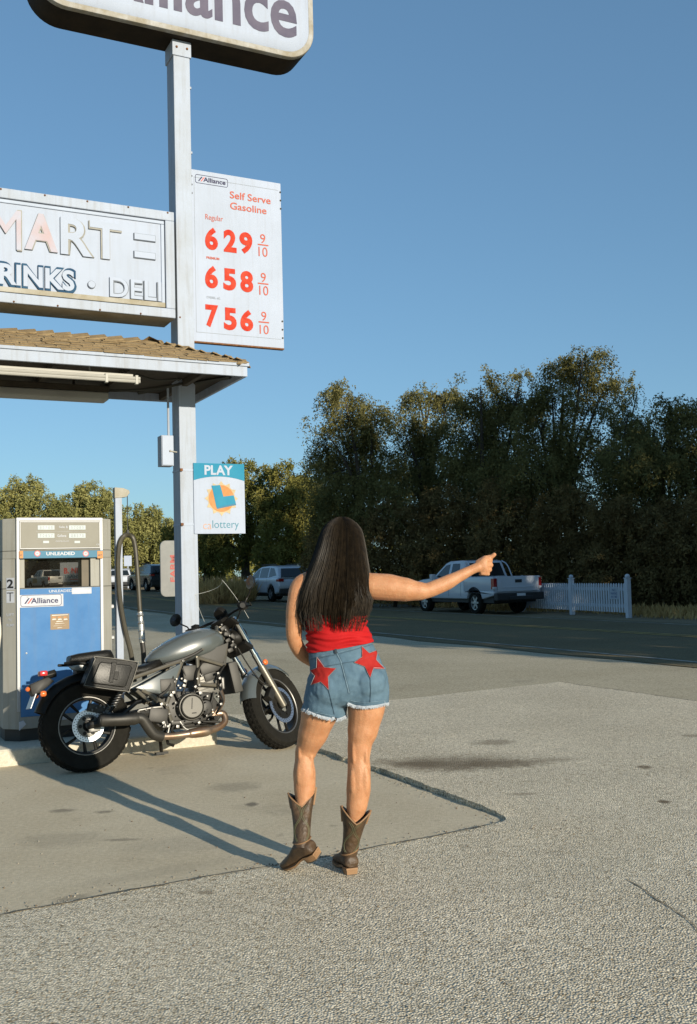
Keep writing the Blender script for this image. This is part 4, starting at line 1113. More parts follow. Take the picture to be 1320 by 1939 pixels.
def pickup(label, loc, rz, paint, group, stripe=None):
    r = thing("pickup_truck", label, "pickup truck", loc, rz, group)
    W = .92; ra, fa, wr, z0 = -1.42, 1.82, .385, .50
    body = [(-2.55, .62)] + arch(ra, wr, .47, z0) + arch(fa, wr, .47, z0) + [(2.45, .45), (2.70, .52), (2.76, .72), (2.70, .95), (2.55, 1.06), (1.9, 1.16), (1.25, 1.20), (-.80, 1.20), (-.80, .78), (-2.55, .78)]
    mb = MB(); mb.prism(body, -W, W); mb.build("body", paint, r, angle=40, bevel=.045, seg=3)
    # bed sides, floor lip, tailgate
    mb = MB()
    for s in (-1, 1):
        bed = [(-2.55, .76), (-.81, .76), (-.81, 1.22), (-2.55, 1.22)]
        mb.prism(bed, s * W, s * (W - .09))
    mb.box2((-.90, -W + .09, .76), (-.82, W - .09, 1.2)); mb.build("bed", paint, r, angle=40, bevel=.03, seg=2)
    mb = MB(); mb.box2((-2.62, -W + .12, .74), (-2.54, W - .12, 1.225)); tg = mb.build("tailgate", paint, r, angle=40, bevel=.02)
    mb = MB(); mb.box2((-2.632, -W + .28, .86), (-2.621, W - .28, .90)); mb.box2((-2.632, -W + .28, .90), (-2.621, -W + .31, 1.12)); mb.box2((-2.632, W - .31, .90), (-2.621, W - .28, 1.12)); mb.build("pressing", paint, tg, angle=0, bevel=.006)
    mb = MB(); mb.box2((-2.635, -.13, 1.02), (-2.621, .13, 1.12)); mb.build("handle", M_TRIM, tg, angle=0, bevel=.006)
    for s in (-1, 1):
        mb = MB(); mb.box2((-2.60, s * (W + .008), .82), (-2.42, s * (W - .115), 1.17)); lp = mb.build("tail_lamp", M_TAIL, r, angle=0, bevel=.02)
        mb = MB(); mb.box2((-2.605, s * (W + .009), .82), (-2.50, s * (W - .10), .90)); mb.build("reversing_lens", M_LENS, lp, angle=0, bevel=.01)
    mb = MB(); mb.box2((-2.74, -W + .02, .46), (-2.52, W - .02, .70)); mb.box2((-2.78, -.45, .47), (-2.70, .45, .60)); mb.build("rear_bumper", M_TRIM, r, angle=0, bevel=.03)
    mb = MB(); mb.box2((-2.765, -.16, .52), (-2.745, .16, .68)); mb.build("licence_plate", M_PLATE, r, angle=0)
    # cab
    tb = (1.15, .30)
    cab = [(-.80, 1.17), (1.28, 1.17), (.55, 1.70), (.30, 1.77), (-.45, 1.785), (-.68, 1.74)]
    cabin(r, "cab", cab, W - .02, tb, paint)
    for s in (-1, 1):
        side_panels(r, "side_window", [(.22, 1.22), (1.06, 1.22), (.50, 1.63), (.22, 1.67)], W - .025, s, M_CARGLASS, tumble=tb)
        side_panels(r, "rear_side_window", [(-.52, 1.22), (.08, 1.22), (.08, 1.68), (-.38, 1.68)], W - .025, s, M_CARGLASS, tumble=tb)
        mb = MB()
        for x in (.15, 1.2, -.62): mb.box2((x - .006, s * (W + .001), .58), (x + .006, s * (W - .004), 1.16))
        mb.build("door_seam", M_TRIM, r, angle=0)
        mb = MB(); mb.box2((.24, s * (W + .03), 1.02), (.44, s * (W - .01), 1.06)); mb.build("door_handle", M_TRIM, r, angle=0, bevel=.01)
        mb = MB(); mb.box2((.92, s * (W + .2), 1.16), (1.06, s * (W + .02), 1.34)); mb.box2((.97, s * (W + .06), 1.16), (1.03, s * (W - .12), 1.2)); mb.build("wing_mirror", paint, r, angle=0, bevel=.03)
    wy = lambda z: W - .02 - tb[1] * (z - tb[0])
    pane(r, "rear_window", [(-.795, -wy(1.24) + .12, 1.24), (-.795, wy(1.24) - .12, 1.24), (-.70, wy(1.68) - .12, 1.68), (-.70, -wy(1.68) + .12, 1.68)], M_CARGLASS)
    pane(r, "windscreen", [(1.24, -wy(1.22) + .08, 1.21), (1.24, wy(1.22) - .08, 1.21), (.62, wy(1.66) - .08, 1.66), (.62, -wy(1.66) + .08, 1.66)], M_CARGLASS, .014)
    mb = MB()
    for s in (-1, 1): mb.box2((2.52, s * .86, .82), (2.73, s * .48, .98))
    mb.build("headlamp", M_LENS, r, angle=0, bevel=.03)
    mb = MB(); mb.box2((2.70, -.46, .62), (2.775, .46, .97)); mb.build("grille", M_TRIM, r, angle=0, bevel=.02)
    mb = MB(); mb.box2((-2.4, -W + .1, .38), (2.4, W - .1, .62))
    for x in (ra, fa): mb.tube([(x, -W + .15, wr), (x, W - .15, wr)], .07, 8)
    mb.build("chassis", M_TRIM, r, angle=0)
    mb = MB(); mb.lathe([(.46, -W - .004), (.49, -W - .004)], (ra, 0, wr), 'y', 4) if False else None
    for x in (ra, fa):
        for s in (-1, 1): wheel(r, x, s * (W - .13), wr, .25, s)
    mb = MB(); mb.tube([(.9, -W + .25, 1.2), (.86, -W + .25, 1.95)], .006, 5); mb.build("aerial", M_TRIM, r)
    if stripe:
        for s in (-1, 1):
            mb = MB(); mb.box2((.1, s * (W + .004), .7), (1.2, s * (W - .02), 1.08)); mb.build("door_panel", stripe, r, angle=0)
    # sports bar hoop behind the cab, as the photo shows a bright curved edge there
    mb = MB()
    for s in (-1, 1): mb.tube(smooth_path([(-.72, s * (W - .22), 1.74), (-.95, s * (W - .16), 1.60), (-1.12, s * (W - .10), 1.22)], 5), .022, 6)
    mb.build("cab_trim", paint, r)
    return r
def suv(label, loc, rz, paint, group=None, sc=1.0):
    r = thing("parked_suv", label, "SUV", loc, rz, group); r.scale = (sc, sc, sc)
    W = .95; ra, fa, wr, z0 = -1.42, 1.45, .37, .34
    body = [(-2.28, .42)] + arch(ra, wr, .45, z0) + arch(fa, wr, .45, z0) + [(2.2, .32), (2.40, .45), (2.44, .75), (2.34, .98), (1.9, 1.07), (1.15, 1.12), (-2.2, 1.14), (-2.38, 1.0), (-2.42, .72)]
    mb = MB(); mb.prism(body, -W, W); mb.build("body", paint, r, angle=40, bevel=.10, seg=4)
    tb = (1.08, .30)
    cab = [(-2.36, 1.10), (1.26, 1.08), (.36, 1.58), (.0, 1.68), (-.9, 1.725), (-1.65, 1.68), (-1.96, 1.60)]
    cabin(r, "cabin", cab, W - .03, tb, paint, .08)
    for s in (-1, 1):
        side_panels(r, "front_side_window", [(.02, 1.14), (.98, 1.13), (.30, 1.53), (.02, 1.60)], W - .035, s, M_CARGLASS, tumble=tb)
        side_panels(r, "middle_side_window", [(-1.02, 1.14), (-.06, 1.14), (-.06, 1.61), (-1.02, 1.63)], W - .035, s, M_CARGLASS, tumble=tb)
        side_panels(r, "quarter_window", [(-1.98, 1.24), (-1.12, 1.14), (-1.12, 1.62), (-1.58, 1.58)], W - .035, s, M_CARGLASS, tumble=tb)
        mb = MB()
        for x in (-.02, -1.05, .98): mb.box2((x - .005, s * (W + .001), .45), (x + .005, s * (W - .004), 1.1))
        mb.build("door_seam", M_TRIM, r, angle=0)
        mb = MB()
        for x in (.08, -.9): mb.box2((x, s * (W + .025), .93), (x + .2, s * (W - .01), .97))
        mb.build("door_handle", paint, r, angle=0, bevel=.01)
        mb = MB(); mb.box2((.82, s * (W + .18), 1.10), (.94, s * (W + .0), 1.24)); mb.build("wing_mirror", paint, r, angle=0, bevel=.03)
        mb = MB(); mb.box2((-2.41, s * (W + .006), .94), (-2.1, s * (W - .28), 1.08)); mb.build("tail_lamp", M_TAIL, r, angle=0, bevel=.03)
        mb = MB(); mb.box2((2.1, s * (W - .02), .78), (2.41, s * (W - .3), .9)); mb.build("headlamp", M_LENS, r, angle=0, bevel=.03)
        mb = MB(); mb.box2((-1.7, s * (W - .24), 1.745), (.1, s * (W - .28), 1.79)); mb.build("roof_rail", M_TRIM, r, angle=0, bevel=.01)
        mb = MB(); mb.box2((-.96, s * (W + .008), .33), (.98, s * (W - .05), .44)); mb.build("sill", M_TRIM, r, angle=0, bevel=.01)
    wy = lambda z: W - .03 - tb[1] * (z - tb[0])
    pane(r, "rear_window", [(-2.35, -wy(1.16) + .1, 1.16), (-2.35, wy(1.16) - .1, 1.16), (-2.02, wy(1.56) - .14, 1.56), (-2.02, -wy(1.56) + .14, 1.56)], M_CARGLASS, .02)
    pane(r, "windscreen", [(1.19, -wy(1.12) + .08, 1.125), (1.19, wy(1.12) - .08, 1.125), (.43, wy(1.54) - .08, 1.555), (.43, -wy(1.54) + .08, 1.555)], M_CARGLASS, .014)
    mb = MB(); mb.box2((-2.46, -W + .06, .36), (-2.25, W - .06, .62)); mb.build("rear_bumper", M_TRIM, r, angle=0, bevel=.03)
    mb = MB(); mb.box2((-2.44, -.2, .78), (-2.40, .2, .9)); mb.build("licence_plate", M_PLATE, r, angle=0)
    mb = MB(); mb.box2((2.38, -.55, .5), (2.455, .55, .85)); mb.build("grille", M_TRIM, r, angle=0, bevel=.02)
    mb = MB(); mb.box2((-2.2, -W + .12, .26), (2.2, W - .12, .5)); mb.build("chassis", M_TRIM, r, angle=0)
    for x in (ra, fa):
        for s in (-1, 1): wheel(r, x, s * (W - .12), wr, .24, s, 5)
    return r
ROADA = math.atan2(.898, -.439)
# the truck: its left wheels stand just beyond the far edge line
def at_road(n, t): p = road(n, t); return (p.x, p.y, ground_h(p.x, p.y) - .012)
tw = G(905, 1161); nrm = ROADN * .79 + ROADR * 1.42
tl = Vector((tw.x, tw.y, 0)) + nrm
TRUCK = pickup("white pickup truck with its tailgate toward us, parked across the road beside the picket fence", (tl.x, tl.y, ground_h(tl.x, tl.y) - .045), ROADA, M_CARW, "pickup trucks")
p = P(522, 1100, 50.5)
suv("white SUV parked across the road between the motorcycle's handlebar and the woman's hair", (p.x, p.y, ground_h(p.x, p.y) - .02), ROADA + R(3), M_CARW, "parked SUVs", 1.02)
p = P(231, 1100, 84)
suv("white SUV seen from behind, far off between the pump and the hose", (p.x, p.y, ground_h(p.x, p.y) - .05), ROADA - R(18), M_CARW, "parked SUVs", 1.0)
p = P(289, 1100, 70)
suv("dark SUV far off between the hose and the sign pole", (p.x, p.y, ground_h(p.x, p.y) - .05), ROADA + R(4), M_CARD, "parked SUVs", 1.08)
p = P(92, 1090, 82)
pickup("pickup truck with a tan door panel seen far off through the pump's open window", (p.x, p.y, ground_h(p.x, p.y) - .05), ROADA + R(10), M_CARW, "pickup trucks", mat("tan_door_panel", (.42, .30, .13), .5))
def trailer_sign():
    d = 80; a, b = P(114, 1102, d), P(166, 1064, d)
    r = thing("banner_sign", "white banner sign with red letters seen through the pump's open window", "sign", (a.x, a.y, 0), R(8))
    w, h = (b.x - a.x) * 1.15, b.z - a.z
    mb = MB(); mb.box2((0, 0, a.z), (w, .06, b.z)); mb.build("panel", M_PANEL, r, angle=0)
    mb = MB(); fit_text(mb, "B. Nichols", w * .12, w * 1.0, a.z + h * .42, a.z + h * .72, -.01, 0, .03); mb.box2((w * .3, -.01, a.z + h * .1), (w * .95, -.002, a.z + h * .14)); mb.build("red_lettering", M_SRED, r, angle=0)
    mb = MB(); fit_text(mb, "TRANSPORT", w * .12, w * .98, a.z + h * .2, a.z + h * .36, -.01, 0, .02); mb.build("blue_lettering", M_BAND, r, angle=0)
    mb = MB()
    for x in (.2, w - .2): mb.box2((x - .05, .06, .3), (x + .05, .14, a.z + h * .9))
    mb.build("post", M_WHITE2, r, angle=0)
    mb = MB(); mb.box2((.2, .02, .25), (w, .3, a.z - .28)); mb.build("base_rail", M_WHITE, r, angle=0)
trailer_sign()
def small_sign():
    d = 90; a, b = P(235, 1072, d), P(249, 1052, d)
    r = thing("roadside_board", "small pale board standing far off above the white SUV by the hose", "sign", (a.x, a.y, 0), R(15))
    mb = MB(); mb.box2((0, 0, a.z), (b.x - a.x, .06, b.z)); mb.build("panel", M_PANEL, r, angle=0)
    mb = MB(); mb.box2((.3, .06, 0), (.4, .14, b.z - .1)); mb.build("post", M_WHITE2, r, angle=0)
small_sign()
# ---- picket fence
M_FENCE = mat("white_fence_paint", (.52, .55, .60), .6, var=.06, vs=4)
def fence():
    p0, p1 = G(1191, 1167), G(1084, 1161); d = (p1 - p0); d.z = 0; L = d.length; d.normalize()
    rz = math.atan2(-d.y, -d.x)      # local x runs from the far end to the near post
    r = thing("picket_fence", "low white picket fence between the pickup and the dark shrubs across the road", "fence", (p0.x, p0.y, 0), rz)
    seg = [0, -L, -2 * L - .15]
    for x in seg:
        mb = MB(); mb.box2((x - .065, -.065, -.05), (x + .065, .065, 1.06)); ps = mb.build("post", M_FENCE, r, angle=0, bevel=.01)
        mb = MB(); mb.box2((x - .08, -.08, 1.06), (x + .08, .08, 1.085)); mb.ball((x, 0, 1.13), (.07, .07, .06)); mb.build("post_cap", M_FENCE, ps)
    for a, b in ((0, 1), (1, 2)):
        x1, x0 = seg[a] - .07, seg[b] + .07
        mb = MB(); n = int((x1 - x0) / .125); hh = .93
        for k in range(n):
            x = x0 + (k + .5) * (x1 - x0) / n
            mb.prism([(x - .034, .10), (x + .034, .10), (x + .034, hh - .04), (x, hh), (x - .034, hh - .04)], -.035, -.012)
        mb.build("pickets", M_FENCE, r, angle=0)
        mb = MB()
        for z in (.28, .76): mb.box2((x0, -.0115, z - .045), (x1, .03, z + .045))
        mb.build("rail", M_FENCE, r, angle=0)
    q = thing("fence_sign", "small pale notice with blue writing hung on the pickets near the last post", "sign", Vector((p0.x, p0.y, 0)) + d * .62 - Vector((-d.y, d.x, 0)) * 0, rz)
    mb = MB(); mb.box2((-.20, -.05, .47), (.20, -.037, .82)); mb.build("panel", mat("pale_blue_board", (.42, .46, .52), .5), q, angle=0)
    mb = MB()
    for s, z0, z1, w in (("NO", .70, .77, .08), ("PARKING", .60, .67, .16), ("ANY TIME", .51, .57, .15)): fit_text(mb, s, -w, w, z0, z1, -.0525, 0, .02)
    mb.build("lettering", mat("blue_lettering", (.08, .13, .25), .5), q, angle=0)
fence()
# ------------------------------------------------------------------ trees
M_BARK = mat("rough_bark", (.028, .022, .015), .95, c2=(.06, .047, .034), vs=3, bump=.5, bs=25)
LEAF_DARK = leaf_mat("pepper_leaf", (.10, .098, .036), (.24, .215, .082), 1.1)
LEAF_SHRUB = leaf_mat("shrub_leaf", (.13, .095, .04), (.25, .185, .075), 1.3)
LEAF_OLIVE = leaf_mat("olive_leaf", (.10, .105, .028), (.25, .225, .065), .7)
LEAF_PALE = leaf_mat("pale_leaf", (.17, .175, .06), (.33, .31, .115), .6)
LEAF_STRAW = leaf_mat("straw", (.34, .21, .075), (.58, .40, .17), 2)
def unit(a): return a / np.maximum(np.linalg.norm(a, axis=-1, keepdims=True), 1e-9)
def leaf_quads(p, d, l, w):
    """quads at p along d, length l, width w"""
    N = len(p)
    s = unit(np.cross(d, unit(rng.normal(size=(N, 3)))))
    l = l[:, None]; w = w[:, None]
    V = np.empty((N, 4, 3))
    V[:, 0] = p; V[:, 1] = p + d * l * .5 + s * w; V[:, 2] = p + d * l; V[:, 3] = p + d * l * .5 - s * w
    return V
def crown(blobs, n, hang, leaf, shell=2.4, droop=.75, nodes=7, thin=.42, spread=.5, cellk=.42):
    """hanging sprays of leaflets spread through ellipsoid clumps; blobs: rows of cx cy cz rx ry rz"""
    B = np.array(blobs, float)
    vol = B[:, 3] * B[:, 4] * B[:, 5]; pr = vol ** .55; pr /= pr.sum()
    k = rng.choice(len(B), n, p=pr)
    u = unit(rng.normal(size=(n, 3))); rad = rng.random(n) ** (1 / shell)
    # clumpy: pull sprays to twig centres inside each blob
    p0 = B[k, :3] + u * rad[:, None] * B[k, 3:]
    cell = cellk * hang + .16
    q = np.floor(p0 / cell); hsh = (np.sin(q @ np.array([12.9898, 78.233, 37.719])) * 43758.5453) % 1
    keep = hsh > thin
    p0, u = p0[keep], u[keep]; n = len(p0)
    L = hang * rng.uniform(.4, 1.25, n)
    out = unit(u * np.array([1, 1, .25]) + rng.normal(size=(n, 3)) * .35)
    P_ = []; D_ = []
    for j in range(nodes):
        t = (j + .5) / nodes
        a = p0 + out * (np.sin(t * 1.5) * L * spread * .55)[:, None]; a[:, 2] += L * (.18 * np.sin(t * 3.1) - droop * t * t)
        for _ in range(2):
            P_.append(a + rng.normal(size=(n, 3)) * .03); D_.append(unit(rng.normal(size=(n, 3)) * .75 + out * .3 + np.array([0, 0, -.75 * droop])))
    Pn, Dn = np.concatenate(P_), np.concatenate(D_); m = len(Pn)
    return leaf_quads(Pn, Dn, leaf * rng.uniform(.6, 1.3, m), leaf * rng.uniform(.13, .24, m))
def tree(name, label, cat, base, blobs, n, hang, leaf, lm, group, trunk_r=.28, droop=.75, nodes=7, shell=2.4, limbs=True, fork=.3, spread=.5, thin=.42, cellk=.42):
    r = thing(name, label, cat, base, 0, group)
    o = np.array(base)
    B = [tuple(np.array(b[:3]) - o) + tuple(b[3:]) for b in blobs]
    V = crown(B, n, hang, leaf, shell, droop, nodes, thin=thin, spread=spread, cellk=cellk)
    link("crown", quads_mesh("crown", V, lm), r)
    mb = MB(); top = max(b[2] for b in B)
    rs = random.Random(int(abs(base[0]) * 100) + len(blobs))
    f = Vector((rs.uniform(-.3, .3), rs.uniform(-.3, .3), top * fork))
    mb.tube(smooth_path([(0, 0, -.15), (f.x * .5 + rs.uniform(-.1, .1), f.y * .5, f.z * .5), f], 4), [trunk_r * (1.25 - .5 * i / 8) for i in range(9)], 8)
    if limbs:
        for b in B:
            c = Vector(b[:3]); mid = f.lerp(c, .5) + Vector((rs.uniform(-.3, .3), rs.uniform(-.3, .3), rs.uniform(.1, .5)))
            pts = smooth_path([f + Vector((0, 0, -.1)), mid, c + Vector((0, 0, b[5] * (.1 if b[3] > .7 else -.6)))], 5); k = len(pts)
            mb.tube(pts, [trunk_r * (.5 * (1 - i / k) ** 1.3 + .03) for i in range(k)], 6)
            for _ in range(4 if b[3] > .9 else 0):
                e = c + Vector((rs.uniform(-1, 1) * b[3], rs.uniform(-1, 1) * b[4], rs.uniform(-.3, .45) * b[5]))
                m2 = c.lerp(e, .5) + Vector((0, 0, .08))
                mb.tube(smooth_path([mid.lerp(c, .6), m2, e], 4), [trunk_r * (.15 * (1 - i / 9) + .015) for i in range(9)], 5)
    mb.build("trunk", M_BARK, r)
    return r
def blobs_px(l, d, depth_k=1.0, jit=.8):
    out = []
    for i, (px, py, rx, ry) in enumerate(l):
        dd = d + jit * math.sin(i * 2.4 + px)
        c = P(px, py, dd); k = dd / FPX
        out.append((c.x, c.y, c.z, rx * k, (rx + ry) / 2 * k * depth_k, ry * k))
    return out
def base_px(px, d):
    p = P(px, 1080, d); return (p.x, p.y, ground_h(p.x, p.y) - .05)
GP = "pepper trees across the road"
tree("pepper_tree", "dark pepper tree right above the woman's head, leftmost of the tall drooping ones", "tree", base_px(690, 42),
     blobs_px([(652, 752, 40, 26), (700, 785, 36, 30), (615, 800, 30, 26), (660, 830, 50, 34), (728, 838, 26, 30), (612, 868, 26, 34), (690, 890, 70, 55), (640, 950, 50, 55), (720, 960, 60, 60)], 42), 6400, 1.25, .125, LEAF_DARK, GP, nodes=10, droop=.85, spread=.95, thin=.5, cellk=.42)
tree("pepper_tree", "second tall pepper tree from the left, behind the cab of the white pickup", "tree", base_px(800, 45),
     blobs_px([(806, 762, 40, 26), (848, 752, 18, 16), (766, 806, 26, 24), (812, 832, 48, 34), (850, 826, 24, 30), (775, 890, 60, 52), (840, 890, 55, 60), (800, 970, 70, 60)], 45), 5600, 1.25, .125, LEAF_DARK, GP, nodes=10, droop=.85, spread=.95, thin=.5, cellk=.42)
tree("pepper_tree", "broad drooping pepper tree standing behind the tailgate of the white pickup", "tree", base_px(925, 41),
     blobs_px([(910, 716, 32, 22), (948, 762, 42, 32), (890, 780, 30, 32), (986, 704, 20, 14), (940, 832, 60, 38), (990, 782, 30, 32), (905, 880, 60, 50), (975, 900, 70, 60), (930, 980, 80, 70)], 41), 6800, 1.25, .125, LEAF_DARK, GP, nodes=10, droop=.85, spread=.95, thin=.5, cellk=.42)
tree("pepper_tree", "tallest of the drooping pepper trees, behind the white picket fence", "tree", base_px(1060, 39),
     blobs_px([(1104, 680, 42, 24), (1068, 706, 34, 24), (1140, 720, 26, 34), (1046, 756, 38, 30), (1112, 782, 36, 34), (1148, 800, 16, 40), (1020, 810, 52, 46), (1080, 850, 70, 46), (1010, 900, 60, 56), (1100, 930, 80, 70), (1040, 990, 80, 70)], 39), 7600, 1.25, .125, LEAF_DARK, GP, nodes=10, droop=.85, spread=.95, thin=.5, cellk=.42)
tree("pepper_tree", "thin wispy pepper tree rising between the tallest one and the photo's right edge", "tree", base_px(1200, 43),
     blobs_px([(1207, 722, 20, 24), (1190, 760, 18, 26), (1218, 780, 22, 30), (1196, 820, 26, 36), (1180, 870, 34, 50), (1225, 880, 30, 50), (1200, 960, 40, 60)], 43), 2600, 1.2, .125, LEAF_DARK, GP, trunk_r=.2, nodes=10, droop=.85, spread=.95, thin=.5)
tree("pepper_tree", "bushy rightmost pepper tree, its crown cut by the photo's right edge", "tree", base_px(1275, 37),
     blobs_px([(1275, 782, 36, 28), (1238, 815, 40, 40), (1305, 830, 40, 46), (1340, 800, 40, 40), (1195, 868, 48, 40), (1262, 880, 76, 60), (1340, 890, 70, 70), (1215, 950, 70, 60), (1300, 970, 90, 80), (1370, 960, 60, 90)], 37), 7200, 1.2, .125, LEAF_DARK, GP, nodes=10, droop=.85, spread=.95, thin=.48, cellk=.42)
# the dense hedge of shrubs under them
GS = "shrubs under the pepper trees"
for i, (px, py, rx, ry, d, lab) in enumerate([
    (640, 1040, 60, 70, 43, "dark shrub right beside the woman's hair, leftmost of the shady hedge"),
    (745, 1050, 75, 85, 41, "dark shrub above the woman's outstretched upper arm, left of the pickup"),
    (850, 1030, 75, 95, 40, "tall dark shrub right behind the cab of the white pickup"),
    (960, 1020, 75, 100, 39, "tall dark shrub right behind the tailgate of the white pickup"),
    (1065, 1035, 70, 95, 37, "dark shrub right behind the white picket fence"),
    (1165, 1050, 65, 95, 35.5, "dark shrub beside the last post of the picket fence"),
    (1250, 1060, 60, 95, 34.5, "olive shrub trailing to the ground right of the picket fence"),
    (1325, 1060, 60, 100, 34, "olive shrub cut by the photo's right edge")]):
    b = blobs_px([(px, py, rx, ry), (px - rx * .5, py + ry * .35, rx * .6, ry * .6), (px + rx * .5, py + ry * .3, rx * .6, ry * .6), (px, py - ry * .7, rx * .8, ry * .5)], d)
    tree("shrub", lab, "shrub", base_px(px, d), b, 3600, .7, .14, LEAF_SHRUB, GS, trunk_r=.08, shell=3.0, nodes=6, limbs=False, droop=.6)
# lighter trees beyond the parked cars, still in the sun
GM = "sunlit olive trees beyond the parked cars"
tree("olive_tree", "sunlit olive-green tree beyond the white SUV, right beside the lottery sign", "tree", base_px(465, 61),
     blobs_px([(455, 895, 34, 26), (492, 905, 24, 26), (425, 950, 36, 44), (480, 960, 46, 46), (440, 1020, 46, 50), (500, 1020, 40, 46), (395, 1030, 34, 40)], 61), 5000, 1.0, .2, LEAF_OLIVE, GM, droop=.6, thin=.48, spread=.8)
tree("olive_tree", "sunlit olive-green tree between the lottery sign's tree and the woman's hair", "tree", base_px(555, 58),
     blobs_px([(548, 905, 34, 30), (520, 955, 40, 36), (572, 950, 40, 46), (545, 1005, 50, 46), (590, 1020, 40, 50), (610, 940, 30, 40), (530, 1050, 46, 34)], 58), 5000, 1.0, .2, LEAF_OLIVE, GM, droop=.6, thin=.48, spread=.8)
tree("olive_tree", "small dark-based tree between the sign pole and the dry roadside grass", "tree", base_px(395, 66),
     blobs_px([(385, 1000, 40, 50), (370, 1050, 40, 40), (410, 1060, 30, 36), (345, 1030, 40, 50)], 66), 1800, .8, .28, LEAF_OLIVE, GM, droop=.35)
GL = "pale sunlit trees far behind the pump"
for lab, px, d, l in (
    ("pale feathery tree at the photo's left edge, behind the pump", 40, 92, [(50, 925, 30, 24), (20, 960, 40, 36), (75, 965, 40, 34), (40, 1010, 60, 40), (-30, 970, 40, 50)]),
    ("pale feathery tree behind the right half of the pump", 170, 92, [(172, 940, 30, 26), (140, 965, 36, 30), (195, 960, 28, 34), (110, 985, 30, 34), (165, 1000, 60, 44), (215, 1000, 30, 40)]),
    ("pale feathery tree between the hose mast and the sign pole", 285, 95, [(290, 985, 26, 24), (255, 990, 26, 36), (312, 1010, 24, 30), (275, 1030, 50, 34), (240, 1050, 40, 40), (320, 1050, 30, 40)])):
    tree("pale_tree", lab, "tree", base_px(px, d), blobs_px(l, d), 4800, 1.3, .28, LEAF_PALE, GL, droop=.6, thin=.5, spread=.8)
tree("pale_tree", "dark low tree behind the pump's open window", "tree", base_px(100, 104), blobs_px([(40, 1060, 60, 50), (110, 1065, 70, 50), (180, 1060, 50, 50)], 104), 2600, 1.1, .42, LEAF_SHRUB, GL, droop=.4)
# a far-off wood closes the horizon
def far_wood():
    V = []
    for k in range(46):
        x = -190 + k * 8.2; y = 150 + 12 * math.sin(k * 1.7)
        V.append(crown([(x, y, 3.2 + .8 * math.sin(k * 2.3), 6, 5, 4.2 + math.sin(k * 3.1))], 420, 1.4, .8, 2.6, .4, 5))
    o = link("far_wood", quads_mesh("far_wood", np.concatenate(V), LEAF_OLIVE)); o["kind"] = "stuff"; tag(o, "far-off line of trees closing the horizon", "wood")
far_wood()
# unseen tree row, added on the near right to shade the road
def shadow_trees():
    e = Vector((.787, .617, 0)); b0 = Vector((12.8, 3.7, 0))
    first = None
    for k in range(9):
        c = b0 + e * (2.4 + k * 3.6)
        if first is None:
            V = crown([(0, 0, z, 2.3 - .05 * abs(z - 8), 2.3, 2.4) for z in (1.5, 4, 6.5, 9, 11.5, 14, 16)], 2600, 1.0, .55, 2.0, .3, 5)
            r = thing("shadow_caster_tree", "tall dense unseen tree added to cast the long shadow over the road", "tree", c, 0, "unseen trees added for their shadow")
            link("crown", quads_mesh("crown", V, LEAF_SHRUB), r)
            mb = MB(); mb.tube([(0, 0, -.1), (0, 0, 8), (0, 0, 16.5)], [.45, .3, .08], 8); mb.build("trunk", M_BARK, r)
            first = r
        else:
            r = copy_tree(first); r.location = c; r.rotation_euler.z = k * 1.3; r.scale = (1, 1, .93 + .05 * math.sin(k * 2.2))
shadow_trees()
# dry grass by the road
def tuft_patch(name, label, n, cx, cy, ax, ay, h, lm, ang=0):
    a = rng.random(n) * 2 * math.pi; q = np.sqrt(rng.random(n))
    x = ax * q * np.cos(a); y = ay * q * np.sin(a)
    X = cx + x * math.cos(ang) - y * math.sin(ang); Y = cy + x * math.sin(ang) + y * math.cos(ang)
    Z = np.array([ground_h(x_, y_) for x_, y_ in zip(X, Y)]) - .05
    d = unit(rng.normal(size=(n, 3)) * np.array([.4, .4, .1]) + np.array([0, 0, 1]))
    o = link(name, quads_mesh(name, leaf_quads(np.stack([X, Y, Z], 1), d, h * rng.uniform(.4, 1.2, n), np.full(n, .03)), lm))
    tag(o, label, "grass", kind="stuff")
g = P(400, 1120, 48)
tuft_patch("dry_grass", "tall dry straw-coloured grass by the road behind the motorcycle", 2600, g.x + .3, g.y + 2, 1.6, 3, 1.25, LEAF_STRAW)
for k, (n_, t_) in enumerate(((21.5, 24), (20.8, 29), (21.2, 34), (21.5, 40), (20.6, 20), (21.0, 16))):
    p = road(n_, t_)
    tuft_patch("dry_grass", "short dry grass along the far roadside", 900, p.x, p.y, 1.2, 3.2, .3, LEAF_STRAW, math.atan2(.898, -.439) - math.pi / 2)
# ------------------------------------------------------------------ motorcycle
M_TANK = mat("grey_green_tank_paint", (.078, .088, .085), .28, var=.04, vs=3, coat=.8)
M_LEATH = mat("black_leather", (.010, .0095, .008), .36, spec=.16, var=.2, vs=25, bump=.25, bs=180)
M_BLK = mat("satin_black_metal", (.012, .0112, .0095), .42, 0, spec=.16, var=.2, vs=9)
M_ENG = mat("dark_engine_casting", (.026, .024, .02), .5, .3, var=.25, vs=9)
M_ENGL = mat("grey_engine_casting", (.105, .10, .088), .45, .5, var=.2, vs=10)
M_FRAME = mat("bronze_grey_frame", (.155, .14, .11), .4, .55, var=.12, vs=6)
M_EXB = mat("matt_black_exhaust", (.035, .032, .026), .5, .3, var=.3, vs=10)
M_EXC = mat("heat_stained_header", (.26, .15, .085), .35, .8, c2=(.36, .29, .22), vs=7)
M_DISC = mat("brake_disc_steel", (.50, .51, .54), .35, .9, var=.06, vs=20)
M_SILV = mat("bare_metal", (.17, .165, .155), .45, .8, var=.15, vs=20)
M_ORNG = mat("orange_lens", (.65, .14, .03), .2, var=.15, vs=25, coat=.5)
M_REDL = mat("red_lens", (.45, .02, .02), .2, var=.2, vs=25, coat=.5)
M_MIRR = mat("mirror_glass", (.10, .12, .14), .1, 1.0, var=0)
